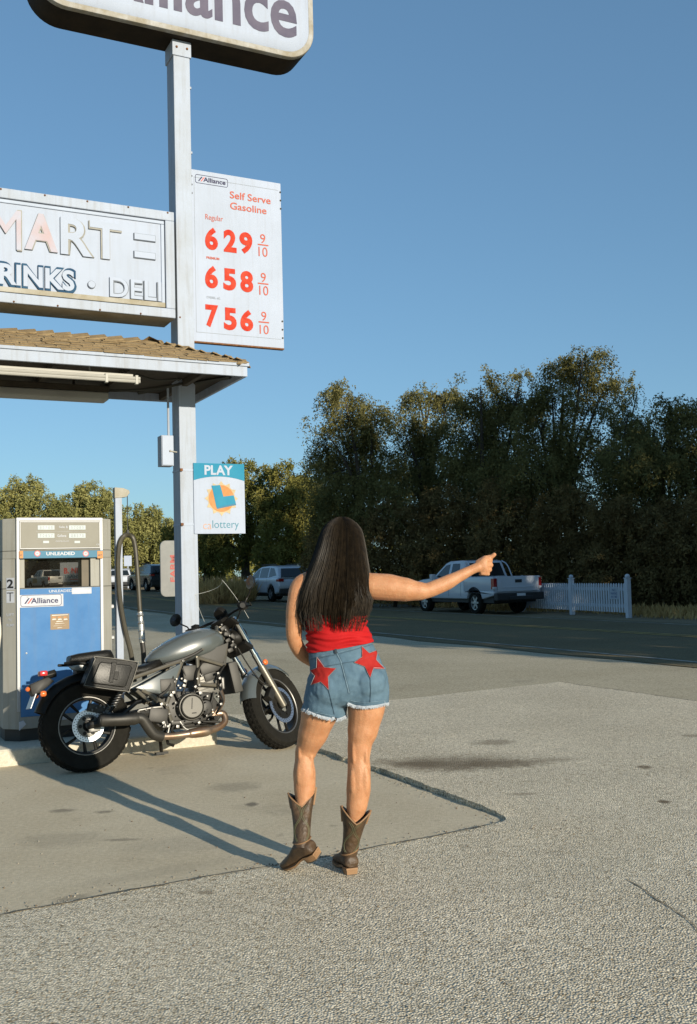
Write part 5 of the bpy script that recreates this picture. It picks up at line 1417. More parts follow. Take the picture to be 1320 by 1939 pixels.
def motorcycle():
    o = G(165, 1461); YAW, LEAN = R(29), R(8)
    r = thing("motorcycle", "grey cruiser motorcycle with a black saddlebag leaning on its stand in front of the pump", "motorcycle", (o.x, o.y, 0))
    r.rotation_euler = (Matrix.Rotation(YAW, 3, 'Z') @ Matrix.Rotation(-LEAN, 3, 'X')).to_euler()
    WB, RR, RF = 1.575, .332, .335
    # steering transform
    ax = Vector((-math.sin(R(28)), 0, math.cos(R(28)))); pv = Vector((1.155, 0, 1.0))
    STEER = Matrix.Translation(pv) @ Matrix.Rotation(R(31), 4, ax) @ Matrix.Translation(-pv)
    def bwheel(name, c, rad, w, rim, M_, rear):
        mb = MB(M_); n = 60; rings = []
        prof = [(rim, -w * .40), (rim + .018, -w * .46), (rad * .93, -w * .5), (rad * .985, -w * .36), (rad, -w * .14), (rad, w * .14), (rad * .985, w * .36), (rad * .93, w * .5), (rim + .018, w * .46), (rim, w * .40)]
        mb.lathe(prof, c, 'y', 56)
        # tread blocks
        for k in range(44):
            q = 2 * math.pi * k / 44
            for s in (-1, 1):
                qq = q + (0 if s > 0 else math.pi / 44)
                a = Vector((math.cos(qq), 0, math.sin(qq))); t = Vector((-math.sin(qq), 0, math.cos(qq)))
                for (y0, y1, rr_) in ((.03, .17, 1.0), (.20, .37, .988)):
                    p = [Vector(c) + a * (rad * rr_ + hgt) + t * (dt + (.3 * (yy - .03) if True else 0) * w) + Vector((0, s * yy * w, 0)) for hgt in (-.008, .0045) for (dt, yy) in ((-.016, y0), (.013, y0), (.013, y1), (-.016, y1))]
                    mb.add(p, [(4, 5, 6, 7), (0, 4, 7, 3), (1, 2, 6, 5), (0, 1, 5, 4), (2, 3, 7, 6)])
        wh = mb.build(name, M_TYRE, r, angle=40)
        mb = MB(M_)
        mb.lathe([(rim + .012, -w * .42), (rim + .012, -w * .36), (rim - .012, -w * .33), (rim - .018, 0), (rim - .012, w * .33), (rim + .012, w * .36), (rim + .012, w * .42)], c, 'y', 48, 0)
        mb.lathe([(rim + .013, -w * .425), (rim + .004, -w * .43), (rim - .002, -w * .40)], c, 'y', 48, 1)
        for k in range(10 if rear else 10):
            q = 2 * math.pi * (k + .25) / 10
            d = .10 if k % 2 else -.10
            a = Vector((math.cos(q), 0, math.sin(q))); b = Vector((math.cos(q + d), 0, math.sin(q + d)))
            C_ = Vector(c)
            mb.tube([C_ + a * .045 + Vector((0, -w * .10, 0)), C_ + a * rim * .6 + Vector((0, -w * .16, 0)), C_ + b * (rim - .008) + Vector((0, -w * .12, 0))], [.013, .010, .014], 6, 0)
        mb.lathe([(.001, -w * .45), (.04, -w * .45), (.05, -w * .2), (.05, w * .2), (.04, w * .45)], c, 'y', 16, 0)
        mb.build("rim", [M_BLK, M_SILV], wh, angle=35)
        # brake disc with drilled holes
        mb = MB(M_); yd = -w * .5 - .012; R1, R0 = (.118, .078) if rear else (.150, .112)
        C_ = Vector(c) + Vector((0, yd, 0))
        mb.lathe([(R0, .003), (R0, -.003), (R1, -.003), (R1, .003), (R0, .003)], C_, 'y', 48, 0)
        for k in range(30):
            q = 2 * math.pi * k / 30
            for j in range(2):
                rr_ = R0 + (R1 - R0) * (.3 + .4 * j); qq = q + j * .1
                mb.lathe([(.0003, -.0036), (.0042, -.0036)], C_ + Vector((math.cos(qq) * rr_, 0, math.sin(qq) * rr_)), 'y', 6, 1)
        mb.lathe([(R0 * .55, -.006), (R0 + .006, -.006), (R0 + .006, .0)], C_, 'y', 30, 2)
        for k in range(6):
            q = 2 * math.pi * k / 6; mb.lathe([(.0003, -.012), (.014, -.011), (.014, -.004)], C_ + Vector((math.cos(q) * R0 * .78, 0, math.sin(q) * R0 * .78)), 'y', 10, 1)
        mb.build("brake_disc", [M_DISC if rear else mat("blue_tinted_disc", (.30, .36, .46), .3, .8, var=.08), M_BLK, M_ENGL if rear else M_BLK], wh, angle=35)
        return wh
    bwheel("wheel", (0, 0, RR), RR, .165, .205, None, True)
    bwheel("wheel", (WB, 0, RF), RF, .135, .225, STEER, False)
    # rear brake caliper and hub hardware
    mb = MB(); mb.box((.06, -.115, RR + .12), (.13, .05, .055), 0, Matrix.Rotation(R(15), 3, 'Y')); mb.box((.10, -.125, RR + .05), (.15, .02, .04), 1, Matrix.Rotation(R(-50), 3, 'Y'))
    mb.box((.035, -.13, RR - .01), (.09, .02, .075), 1); mb.lathe([(.001, -.16), (.022, -.155), (.026, -.12)], (0, 0, RR), 'y', 14, 1)
    for k in range(5): mb.lathe([(.001, -.158), (.010, -.156), (.010, -.12)], (.02 + .03 * k, 0, RR + .135 - .012 * abs(k - 2)), 'y', 8, 1)
    for k in range(4): mb.lathe([(.001, -.145), (.012, -.142), (.012, -.12)], (.05 + .03 * k, 0, RR + .02 + .032 * k), 'y', 8, 1)
    mb.build("rear_caliper", [M_ENG, M_SILV], r, angle=30, bevel=.003)
    # swingarm and shocks
    mb = MB()
    for s in (-1, 1):
        mb.tube([(-.02, s * .145, RR), (.25, s * .15, RR + .03), (.55, s * .13, .40)], [.026, .032, .036], 8)
        mb.tube([(.22, s * .15, RR + .04), (.36, s * .14, .47), (.5, s * .12, .49)], .016, 8)
    mb.build("swingarm", M_ENG, r)
    for s in (-1, 1):
        mb = MB(); a, b = Vector((.13, s * .20, .40)), Vector((.28, s * .20, .64))
        mb.tube([a, b], .012, 8); mb.tube([a.lerp(b, .15), a.lerp(b, .9)], .014, 8, 0)
        cs = []
        for k in range(90): q = k * .6; pt = a.lerp(b, .2 + .65 * k / 90); cs.append(pt + Vector((math.cos(q) * .023, math.sin(q) * .023, 0)))
        mb.tube(cs, .0055, 5, 1); mb.ball(a, .022, 1, 8, 6); mb.ball(b, .022, 0, 8, 6)
        mb.build("shock_absorber", [M_BLK, M_SILV], r)
    # frame
    mb = MB(); fr = .0155
    for s in (-1, 1):
        y = s * .155
        for pts in ([(.12, .60), (.34, .655), (.735, .762)], [(.735, .762), (.655, .58), (.585, .43)], [(.86, .775), (.855, .56)], [(.86, .775), (1.085, .70)], [(.855, .57), (1.03, .545)], [(.735, .762), (.90, .835), (1.13, .92)], [(.585, .43), (.50, .50), (.40, .56)], [(.585, .43), (.62, .30)], [(.40, .58), (.52, .46)], [(.45, .47), (.36, .56)], [(1.085, .70), (1.15, .87)]):
            yy = [y * (1 if p[0] < .95 else (.9 if p[0] < 1.1 else .35)) for p in pts]
            mb.tube([(p[0], q, p[1]) for p, q in zip(pts, yy)], fr, 8)
    for x, z in ((.735, .762), (.12, .60), (.86, .775)): mb.tube([(x, -.155, z), (x, .155, z)], .012, 6)
    mb.tube([(1.10, 0, .86), (1.04 + .08, 0, 1.02)], .035, 10)
    mb.build("frame", M_FRAME, r)
    mb = MB(); rs = random.Random(4)
    for x, z in ((.585, .43), (.655, .44), (.62, .30), (.70, .27), (.855, .56), (1.03, .545), (1.035, .55), (.60, .36), (.735, .755), (.90, .32), (.95, .36), (.55, .27), (.66, .60), (.88, .63), (.36, .40), (.42, .41)):
        mb.lathe([(.001, -.02), (.0095, -.018), (.0095, .02)], (x, -.165, z), 'y', 8); mb.lathe([(.0008, -.0212), (.0045, -.0212)], (x, -.165, z), 'y', 6, 1)
    mb.split("bolt", [M_SILV, M_BLK], r, angle=30)
    # engine
    mb = MB()
    case = [(.50, .30), (.56, .24), (.98, .24), (1.04, .30), (1.02, .42), (.96, .50), (.70, .53), (.56, .48), (.50, .40)]
    mb.prism(case, -.13, .13); mb.build("engine", M_ENG, r, angle=30, bevel=.02)
    eng = r.children[-1]
    mb = MB(); Rt = Matrix.Rotation(R(-14), 3, 'Y')
    mb.box((.945, 0, .565), (.17, .22, .20), 0, Rt)
    for k in range(4): mb.box((.93 + .012 * k, 0, .53 + .028 * k), (.185, .235, .008), 0, Rt)
    mb.build("cylinder", M_ENGL, eng, angle=30, bevel=.008)
    mb = MB(); mb.box((.985, 0, .70), (.20, .26, .10), 0, Rt); mb.box((.97, -.10, .64), (.11, .05, .10), 0, Rt); mb.build("cylinder_head", M_ENG, eng, angle=30, bevel=.015)
    mb = MB(); c = (.775, 0, .40)
    mb.lathe([(.001, -.212), (.080, -.212), (.088, -.206), (.088, -.198), (.100, -.196), (.106, -.18), (.110, -.12)], c, 'y', 36, 0)
    mb.lathe([(.086, -.207), (.089, -.214), (.093, -.207)], c, 'y', 36, 1)
    mb.box((.772, -.2135, .425), (.005, .004, .085), 1, Matrix.Rotation(R(6), 3, 'Y')); mb.box((.785, -.2135, .352), (.035, .004, .008), 1)
    mb.build("clutch_cover", [mat("satin_engine_cover", (.07, .066, .056), .45, .3, var=.12), M_BLK], eng, angle=35)
    mb = MB(); mb.lathe([(.001, -.17), (.055, -.168), (.07, -.13)], (.90, 0, .385), 'y', 20); mb.box((.515, -.15, .36), (.15, .06, .11), 0, Matrix.Rotation(R(12), 3, 'Y')); mb.box((.60, -.15, .58), (.12, .05, .10)); mb.box((.79, -.11, .66), (.11, .10, .12)); mb.box((.73, -.15, .29), (.24, .05, .035)); mb.split("side_cover", M_ENG, eng, angle=30, bevel=.012)
    mb = MB()
    for k in range(11):
        q = 2 * math.pi * k / 11 + .2; mb.lathe([(.001, -.205), (.0055, -.203), (.0055, -.17)], (.775 + .118 * math.cos(q), 0, .40 + .118 * math.sin(q)), 'y', 8)
    for x, z in ((.70, .55), (.685, .57), (.725, .565), (.67, .62), (.715, .62), (.735, .60), (.55, .30), (.58, .27), (.66, .262), (.83, .275), (.92, .29), (.54, .44), (.62, .50), (.64, .52), (.82, .55), (.835, .61), (1.0, .46), (1.02, .40), (.86, .50), (.91, .47), (1.01, .64), (1.02, .60)):
        w_ = rs.uniform(.008, .017); mb.box((x, -.15 - rs.uniform(0, .03), z), (w_ * 1.6, .05, w_ * 1.4), 0, Matrix.Rotation(rs.uniform(-.8, .8), 3, 'Y'))
    for pts in ([(.60, .29), (.58, .22), (.56, .18)], [(.68, .30), (.72, .24), (.78, .22)], [(.55, .33), (.57, .26)], [(.36, .41), (.48, .42), (.55, .42)]):
        mb.tube(smooth_path([(p[0], -.17, p[1]) for p in pts], 3), .009, 6)
    mb.split("fitting", M_SILV, eng, angle=30, bevel=.002)
    mb = MB()
    for pts in ([(.98, .50), (.95, .42), (.88, .33)], [(.70, .66), (.66, .55), (.69, .45)], [(.90, .74), (.84, .66), (.82, .52)], [(1.02, .50), (1.04, .42), (.99, .33)], [(.52, .50), (.60, .55), (.66, .66)], [(1.08, .70), (1.02, .62), (1.01, .52)], [(.40, .46), (.46, .53), (.56, .50)], [(.66, .30), (.62, .24), (.66, .20), (.74, .20)], [(.82, .32), (.86, .27), (.95, .27)], [(.73, .70), (.76, .60), (.72, .50)]):
        mb.tube(smooth_path([(p[0], -.145 - rs.uniform(0, .03), p[1]) for p in pts], 4), rs.uniform(.007, .013), 6)
    mb.split("hose", M_BLK, eng)
    # exhaust
    mb = MB()
    mb.tube(smooth_path([(.30, -.245, .352), (.36, -.245, .348), (.41, -.235, .28), (.455, -.225, .222), (.52, -.21, .20)], 5), .040, 14, 0)
    mb.tube([(.045, -.25, .362), (.055, -.25, .362), (.30, -.247, .352), (.33, -.245, .352)], [.040, .047, .047, .041], 16, 0)
    mb.tube([(.04, -.25, .363), (.10, -.25, .361)], [.034, .03], 14, 2)
    ex = mb.build("exhaust", [M_EXB, M_EXC, M_DARK], r)
    mb = MB()
    mb.tube(smooth_path([(.49, -.213, .205), (.60, -.205, .195), (.72, -.20, .198), (.76, -.20, .20), (.88, -.19, .205), (.92, -.18, .21), (1.0, -.16, .225), (1.06, -.14, .265), (1.055, -.12, .325), (.99, -.11, .33), (.95, -.10, .36)], 5), [.026 + .014 * math.exp(-((i - 18.5) / 5.5) ** 2) for i in range(51)], 12)
    mb.tube(smooth_path([(.96, -.11, .30), (1.02, -.125, .37), (1.055, -.12, .43), (1.06, -.08, .50), (1.03, -.04, .60)], 5), .023, 10)
    mb.build("header_pipe", M_EXC, ex)
    # radiator
    mb = MB(); Rr = Matrix.Rotation(R(-10), 3, 'Y'); mb.box((1.165, 0, .60), (.05, .30, .25), 0, Rr); mb.box((1.17, -.145, .60), (.075, .035, .245), 0, Rr); mb.box((1.17, .145, .60), (.075, .035, .245), 0, Rr); mb.box((1.06, -.15, .56), (.03, .02, .10), 1); mb.build("radiator", [mat("dark_radiator", (.032, .03, .024), .55, .2, var=.15), M_SILV], r, angle=30, bevel=.01)
    # tank
    st = [(.49, .775, .80, .03), (.53, .758, .845, .085), (.60, .742, .893, .125), (.69, .738, .94, .15), (.80, .748, .985, .165), (.90, .770, 1.008, .168), (.99, .795, 1.012, .160), (1.06, .83, .996, .135), (1.11, .862, .965, .10), (1.135, .89, .94, .05)]
    mb = MB(); rings = []
    for x, zb, zt, w in st:
        ring = []; zc = zb + (zt - zb) * .42
        for k in range(28):
            q = 2 * math.pi * k / 28; c, s = math.cos(q), math.sin(q)
            pw = .75 if s > 0 else .5
            yy = math.copysign(abs(c) ** pw, c) * w; zz = zc + (abs(s) ** .8) * ((zt - zc) if s > 0 else -(zc - zb))
            ring.append((x, yy, zz))
        rings.append(ring)
    # densify along x with smooth interpolation
    dr = []
    for i in range(len(rings) - 1):
        for k in range(3):
            t = k / 3; i0, i3 = max(i - 1, 0), min(i + 2, len(rings) - 1)
            dr.append([.5 * ((2 * Vector(rings[i][j])) + (Vector(rings[i + 1][j]) - Vector(rings[i0][j])) * t + (2 * Vector(rings[i0][j]) - 5 * Vector(rings[i][j]) + 4 * Vector(rings[i + 1][j]) - Vector(rings[i3][j])) * t * t + (-Vector(rings[i0][j]) + 3 * Vector(rings[i][j]) - 3 * Vector(rings[i + 1][j]) + Vector(rings[i3][j])) * t ** 3) for j in range(28)])
    dr.append([Vector(p) for p in rings[-1]])
    mb.loft(dr); tank = mb.build("fuel_tank", M_TANK, r, angle=60)
    bv = bvh_of(tank)
    vs, fs = text_geo("HONDA", .02); mb = MB(); out = []
    a1 = max(v.x for v in vs)
    for v in vs:
        x = .885 + .155 * v.x / a1 + .02 * v.y; z = .905 + .026 * v.y + .05 * v.x / a1
        h = bv.ray_cast(Vector((x, -1, z)), Vector((0, 1, 0)))
        out.append((h[0] + h[1] * .0015) if h[0] is not None else Vector((x, -.17, z)))
    mb.add(out, fs); mb.build("tank_lettering", mat("dark_badge", (.07, .07, .065), .4), tank, angle=0)
    mb = MB(); mb.lathe([(.001, .012), (.03, .012), (.035, .0)], (.90, 0, 1.006), 'z', 16); mb.build("filler_cap", M_BLK, tank)
    mb = MB()    # lower tank flange
    mb.tube(smooth_path([(.60, -.15, .74), (.72, -.165, .765), (.83, -.168, .80), (.90, -.168, .835)], 5), .012, 8, flat=.5); mb.build("tank_trim", M_BLK, tank)
    # side panels
    for s in (-1, 1):
        sp_ = [(.345, .578), (.40, .60), (.71, .735), (.72, .72), (.625, .535), (.60, .515), (.50, .522)]
        mb = MB(); mb.prism(sp_, s * .145, s * .170); mb.build("side_panel", M_TANK, r, angle=40, bevel=.008)
        mb = MB(); mb.prism([(.875, .76), (1.08, .705), (1.14, .88), (.90, .815)], s * .10, s * .135); mb.build("neck_cover", mat("matt_grey_plastic", (.04, .037, .03), .6, var=.1), r, angle=40, bevel=.006)
        mb = MB(); mb.lathe([(.001, s * .178), (.008, s * .176), (.009, s * .168)], (.60, 0, .55), 'y', 10); mb.build("panel_bolt", M_SILV, r)
    # seats
    def pad(name, st_, m):
        mb = MB(); rings = []
        for x, zb, zt, w in st_:
            ring = []
            for k in range(20):
                q = 2 * math.pi * k / 20; c, s = math.cos(q), math.sin(q)
                ring.append((x, math.copysign(abs(c) ** .6, c) * w, (zb + zt) / 2 + math.copysign(abs(s) ** .6, s) * (zt - zb) / 2))
            rings.append(ring)
        mb.loft(rings); return mb.build(name, m, r, angle=60)
    pad("rider_seat", [(.24, .68, .72, .08), (.26, .66, .755, .12), (.34, .655, .745, .15), (.44, .665, .752, .16), (.52, .685, .778, .145), (.57, .71, .797, .12), (.60, .735, .80, .09), (.625, .75, .785, .05)], M_LEATH)
    pad("pillion_seat", [(-.11, .80, .82, .05), (-.10, .785, .86, .085), (-.04, .785, .872, .10), (.08, .79, .882, .105), (.165, .795, .888, .10), (.205, .79, .885, .09), (.225, .77, .85, .07), (.232, .75, .80, .05)], M_LEATH)
    mb = MB(); mb.box2((-.06, -.06, .72), (.20, .06, .80)); mb.tube(smooth_path([(-.16, -.10, .80), (-.02, -.13, .79), (.14, -.13, .74), (.26, -.13, .70)], 4), .012, 6); mb.tube(smooth_path([(-.16, .10, .80), (-.02, .13, .79), (.14, .13, .74), (.26, .13, .70)], 4), .012, 6); mb.build("seat_bracket", M_BLK, r, angle=30, bevel=.006)
    # rear fender
    mb = MB(); rings = []
    for k in range(15):
        q = R(38 + 122 * k / 14); rad = RR + .055
        c = Vector((rad * math.cos(q), 0, RR + rad * math.sin(q) * 1.02))
        n_ = Vector((math.cos(q), 0, math.sin(q)))
        ring = []
        for j in range(11):
            u = -1 + 2 * j / 10; ring.append(c + Vector((0, u * .095, 0)) - n_ * (.055 * abs(u) ** 3))
        for j in range(11):
            u = 1 - 2 * j / 10; ring.append(c + Vector((0, u * .090, 0)) - n_ * (.055 * abs(u) ** 3 + .006))
        rings.append(ring)
    mb.loft(rings); mb.build("rear_fender", M_BLK, r, angle=50)
    mb = MB(); mb.prism([(-.13, .775), (.02, .80), (.06, .77), (.03, .73), (-.10, .745)], -.115, -.095); mb.build("fender_trim", M_TANK, r, angle=30, bevel=.006)
    # tail: lamp, plate, turn signals
    mb = MB(); mb.box((-.295, 0, .742), (.06, .09, .042)); mb.build("tail_lamp", M_REDL, r, angle=30, bevel=.015)
    mb = MB(); mb.tube([(-.20, 0, .74), (-.29, 0, .72)], .03, 8); mb.prism([(-.40, .665), (-.27, .715), (-.22, .68), (-.33, .60), (-.36, .56), (-.39, .60)], -.05, .05); mb.build("tail_bracket", M_BLK, r, angle=30, bevel=.006)
    mb = MB(); mb.box((-.385, 0, .545), (.006, .17, .11), 0, Matrix.Rotation(R(22), 3, 'Y')); mb.build("licence_plate", M_PLATE, r, angle=0)
    for s in (-1, 1):
        mb = MB(); mb.tube([(-.33, s * .04, .60), (-.325, s * .12, .592)], .008, 6, 1); mb.lathe([(.001, -.022), (.016, -.021), (.022, -.010), (.022, .010), (.016, .019), (.001, .02)], (-.325, s * .14, .59), 'x', 14, 0); mb.build("turn_signal", [M_ORNG, M_BLK], r, angle=40)
    mb = MB(); mb.ball((-.41, -.02, .635), .018, 0, 8, 6); mb.build("reflector", M_ORNG, r)
    # saddlebag on the right
    bag = [(.015, .815), (.035, .83), (.32, .775), (.345, .75), (.272, .565), (.245, .548), (-.05, .612), (-.07, .635)]
    mb = MB(); mb.prism(bag, -.30, -.165); bg_ = mb.build("saddlebag", M_LEATH, r, angle=50, bevel=.028, seg=4)
    mb = MB(); cen = Vector((.14, 0, .69)); pp = smooth_path([Vector((cen.x + (a - cen.x) * .955, -.3015, cen.z + (b - cen.z) * .94)) for a, b in bag + bag[:1]], 5); mb.tube(pp, .0032, 6); mb.build("piping", mat("pale_piping", (.10, .095, .08), .5, .2), bg_)
    mb = MB(); ins = [(cen.x + (a - cen.x) * .74, cen.z + (b - cen.z) * .70 - .006) for a, b in bag]; mb.prism(ins, -.312, -.298); mb.build("front_pocket", mat("worn_black_leather", (.010, .0095, .008), .33, spec=.18, var=.3, vs=14, bump=.08, bs=90), bg_, angle=60, bevel=.007, seg=3)
    mb = MB(); mb.box((.14, -.314, .70), (.035, .008, .15), 0, Matrix.Rotation(R(13), 3, 'Y')); mb.box((.165, -.319, .675), (.035, .006, .06), 0, Matrix.Rotation(R(13), 3, 'Y')); mb.build("strap", [M_LEATH, M_SILV], bg_, angle=0, bevel=.003)
    mb = MB(); mb.box2((-.02, -.165, .60), (.26, -.13, .76)); mb.build("bag_bracket", M_BLK, r, angle=0, bevel=.01)
    # side stand and pegs
    mb = MB(); mb.tube([(.62, .16, .24), (.66, .26, .075)], .014, 8); mb.box((.665, .275, .062), (.10, .05, .018)); mb.tube([(.58, -.1, .24), (.60, -.1, .14), (.645, -.1, .12)], .012, 8); mb.build("side_stand", M_BLK, r, angle=30)
    mb = MB()
    for s in (-1, 1): mb.tube([(.93, s * .14, .30), (.94, s * .26, .30)], .016, 8)
    mb.tube([(.86, -.19, .28), (.99, -.22, .265)], .009, 6); mb.split("foot_peg", M_BLK, r)
    # fork, triple clamps, front fender (all steered)
    S = STEER
    top, axl = Vector((1.205, 0, 1.04)), Vector((WB - .005, 0, RF))
    dv = (axl - top)
    mb = MB(S)
    for s in (-1, 1):
        y = Vector((0, s * .098, 0))
        mb.tube([top + y, top + y + dv * .02, top + y + dv * .40], [.030, .024, .024], 14, 0)
        mb.tube([top + y + dv * .40, top + y + dv * .46, top + y + dv * .56], [.030, .027, .027], 14, 0)
        mb.tube([top + y + dv * .54, top + y + dv * .56, top + y + dv * 1.02], [.030, .033, .031], 14, 1)
        mb.ball(axl + y, .032, 1, 10, 6); mb.ball(top + y + Vector((-.003, 0, .006)), .027, 0, 10, 6)
    mb.tube([axl + Vector((0, -.12, 0)), axl + Vector((0, .12, 0))], .016, 10, 1)
    fk = mb.build("front_fork", [M_CHROME, M_FRAME, M_BLK], r)
    mb = MB(S)
    for t, w in ((.015, .03), (.30, .04)):
        c = top + dv * t - Vector((.03, 0, 0)); mb.box(c, (.10, .25, w), 0, Matrix.Rotation(R(28), 3, 'Y'))
    mb.tube([top + dv * .02 - Vector((.05, 0, 0)), top + dv * .32 - Vector((.05, 0, 0))], .032, 10)
    mb.build("triple_clamp", M_BLK, fk, angle=30, bevel=.01)
    mb = MB(S); rings = []
    for k in range(15):
        q = R(52 + 118 * k / 14); rad = RF + .035
        c = Vector((WB + rad * math.cos(q), 0, RF + rad * math.sin(q))); n_ = Vector((math.cos(q), 0, math.sin(q)))
        ring = [c + Vector((0, (-1 + 2 * j / 10) * .086, 0)) - n_ * (.055 * abs(-1 + 2 * j / 10) ** 3) for j in range(11)]
        ring += [c + Vector((0, (1 - 2 * j / 10) * .081, 0)) - n_ * (.055 * abs(1 - 2 * j / 10) ** 3 + .005) for j in range(11)]
        rings.append(ring)
    mb.loft(rings); mb.build("front_fender", M_TANK, r, angle=50)
    mb = MB(S); c = axl + Vector((-.12, -.085, .09)); mb.box(c, (.06, .06, .12), 0, Matrix.Rotation(R(40), 3, 'Y')); mb.tube(smooth_path([c + Vector((0, -.02, .06)), (1.36, -.10, .52), (1.30, -.06, .66), (1.24, -.03, .84)], 5), .007, 6); mb.build("front_caliper", M_ENG, r, angle=30, bevel=.01)
    for s in (-1, 1):
        mb = MB(S); c = top + dv * .5 + Vector((.05, s * .105, 0)); mb.tube([c - Vector((.04, 0, 0)), c], .008, 6, 1); mb.ball(c + Vector((.012, s * .01, 0)), (.026, .02, .026), 0, 10, 8); mb.build("turn_signal", [M_ORNG, M_BLK], r)
    # headlamp and gauge
    mb = MB(S); c = Vector((1.30, 0, .93)); mb.lathe([(.001, -.10), (.05, -.095), (.085, -.05), (.092, 0), (.092, .03), (.088, .035)], c, 'x', 24, 0); mb.lathe([(.001, .05), (.05, .045), (.087, .03)], c, 'x', 24, 1); mb.build("headlamp", [M_BLK, M_LENS], r)
    mb = MB(S); c = Vector((1.16, 0, 1.13)); Rg = Matrix.Rotation(R(-35), 4, 'Y'); mb2 = MB(S @ Matrix.Translation(c) @ Rg); mb2.lathe([(.001, -.02), (.05, -.02), (.058, 0), (.058, .02), (.050, .022), (.048, .016), (.001, .016)], (0, 0, 0), 'x', 22); mb2.build("gauge", M_BLK, r)
    mb = MB(S); mb.tube([(1.18, 0, 1.03), (1.165, 0, 1.13)], .018, 8); mb.box((1.12, -.0, 1.06), (.08, .12, .03), 0, Matrix.Rotation(R(-30), 3, 'Y')); mb.build("gauge_bracket", M_BLK, r, angle=30, bevel=.006)
    # handlebar: two risers, pulled-back grips
    mb = MB(S)
    hb = []
    for s in (-1, 1):
        mb.tube(smooth_path([(1.18, s * .045, 1.03), (1.165, s * .05, 1.08), (1.16, s * .12, 1.095), (1.13, s * .24, 1.09), (1.06, s * .33, 1.065), (.96, s * .40, 1.035)], 5), .012, 8)
    mb.tube([(1.165, -.06, 1.082), (1.165, .06, 1.082)], .012, 8)
    hbar = mb.build("handlebar", M_BLK, r)
    for s in (-1, 1):
        mb = MB(S); a, b = Vector((1.065, s * .325, 1.067)), Vector((.945, s * .41, 1.03)); mb.tube([a, a.lerp(b, .05), a.lerp(b, .95), b], [.017, .019, .019, .021], 10); mb.build("grip", M_RUBBER, hbar)
        mb = MB(S); c = Vector((1.095, s * .30, 1.078)); mb.box(c, (.06, .05, .05)); mb.tube([c + Vector((.03, 0, 0)), c + Vector((.03, s * .06, -.01)), c + Vector((-.08, s * .13, -.025))], .006, 6); mb.box(c + Vector((.03, -s * .04, .03)), (.05, .05, .04)); mb.build("switchgear", M_BLK, hbar, angle=30, bevel=.008)
        mb = MB(S); mr = Vector((1.09, s * .315, 1.085)); tip = mr + Vector((.01, s * .09, .115)); mb.tube(smooth_path([mr, mr + Vector((.03, s * .02, .05)), mr + Vector((.03, s * .06, .085)), tip], 5), .006, 6)
        mb.M = S @ Matrix.Translation(tip + Vector((-.01, s * .02, .035))) @ Matrix.Rotation(R(s * 14), 4, 'Z') @ Matrix.Rotation(R(8), 4, 'Y')
        mb.lathe([(.001, .035), (.03, .03), (.052, .012), (.056, .0)], (0, 0, 0), 'x', 22, 0); mb.lathe([(.056, 0), (.054, -.003), (.001, -.002)], (0, 0, 0), 'x', 22, 1)
        mb.build("mirror", [M_BLK, M_MIRR], r)
    mb = MB(S)
    for pts in ([(1.10, -.28, 1.07), (1.2, -.2, 1.12), (1.25, -.08, 1.05), (1.22, -.02, .95)], [(1.10, .28, 1.07), (1.22, .2, 1.12), (1.27, .05, 1.04), (1.20, .03, .92)], [(1.1, -.26, 1.06), (1.18, -.16, 1.05), (1.2, -.05, .98)], [(1.10, .27, 1.06), (1.0, .2, 1.05), (1.04, .1, 1.0), (1.1, .05, .95)]):
        mb.tube(smooth_path(pts, 6), .006, 6)
    mb.split("control_cable", M_BLK, hbar)
    mb = MB()
    for x, y, z, w in ((1.13, -.05, 1.0, .05), (1.15, -.07, .95, .05), (1.16, -.06, .90, .045), (1.19, -.08, .86, .04), (1.12, .05, 1.03, .05), (1.17, -.07, .82, .05), (1.21, -.05, .93, .05)):
        mb.box((x, y, z), (w, w * .8, w * .7), 0, Matrix.Rotation(rs.uniform(-.7, .7), 3, 'Y'))
    mb.split("ignition_housing", M_ENG, r, angle=30, bevel=.008)
    mb = MB()
    for x, y, z in ((1.14, -.075, .985), (1.165, -.09, .935), (1.185, -.10, .885), (1.205, -.10, .84), (1.12, -.05, 1.03)):
        mb.lathe([(.001, -.02), (.008, -.018), (.008, .02)], (x, y, z), 'y', 8)
    mb.split("fastener", M_SILV, r, angle=30)
    # clear windscreen
    mb = MB(S); rows = []
    for j in range(9):
        t = j / 8; z = 1.02 + .34 * t; row = []
        for k in range(13):
            u = -1 + 2 * k / 12; w = .21 - .05 * t ** 2; row.append(Vector((1.335 - .16 * t - .09 * u * u, u * w, z)))
        rows.append(row)
    mb.loft(rows, 0, cap=False, closed=False)
    ws = mb.build("windscreen", glass_mat("clear_acrylic", (.93, .93, .91), .05, .965), r, angle=60)
    mb = MB(S); ed = [rw[0] for rw in rows] + rows[-1] + [rw[-1] for rw in rows[::-1]]; mb.tube(ed, .0014, 5); mb.build("windscreen_edge", mat("bright_edge", (.5, .5, .46), .3), ws)
motorcycle()
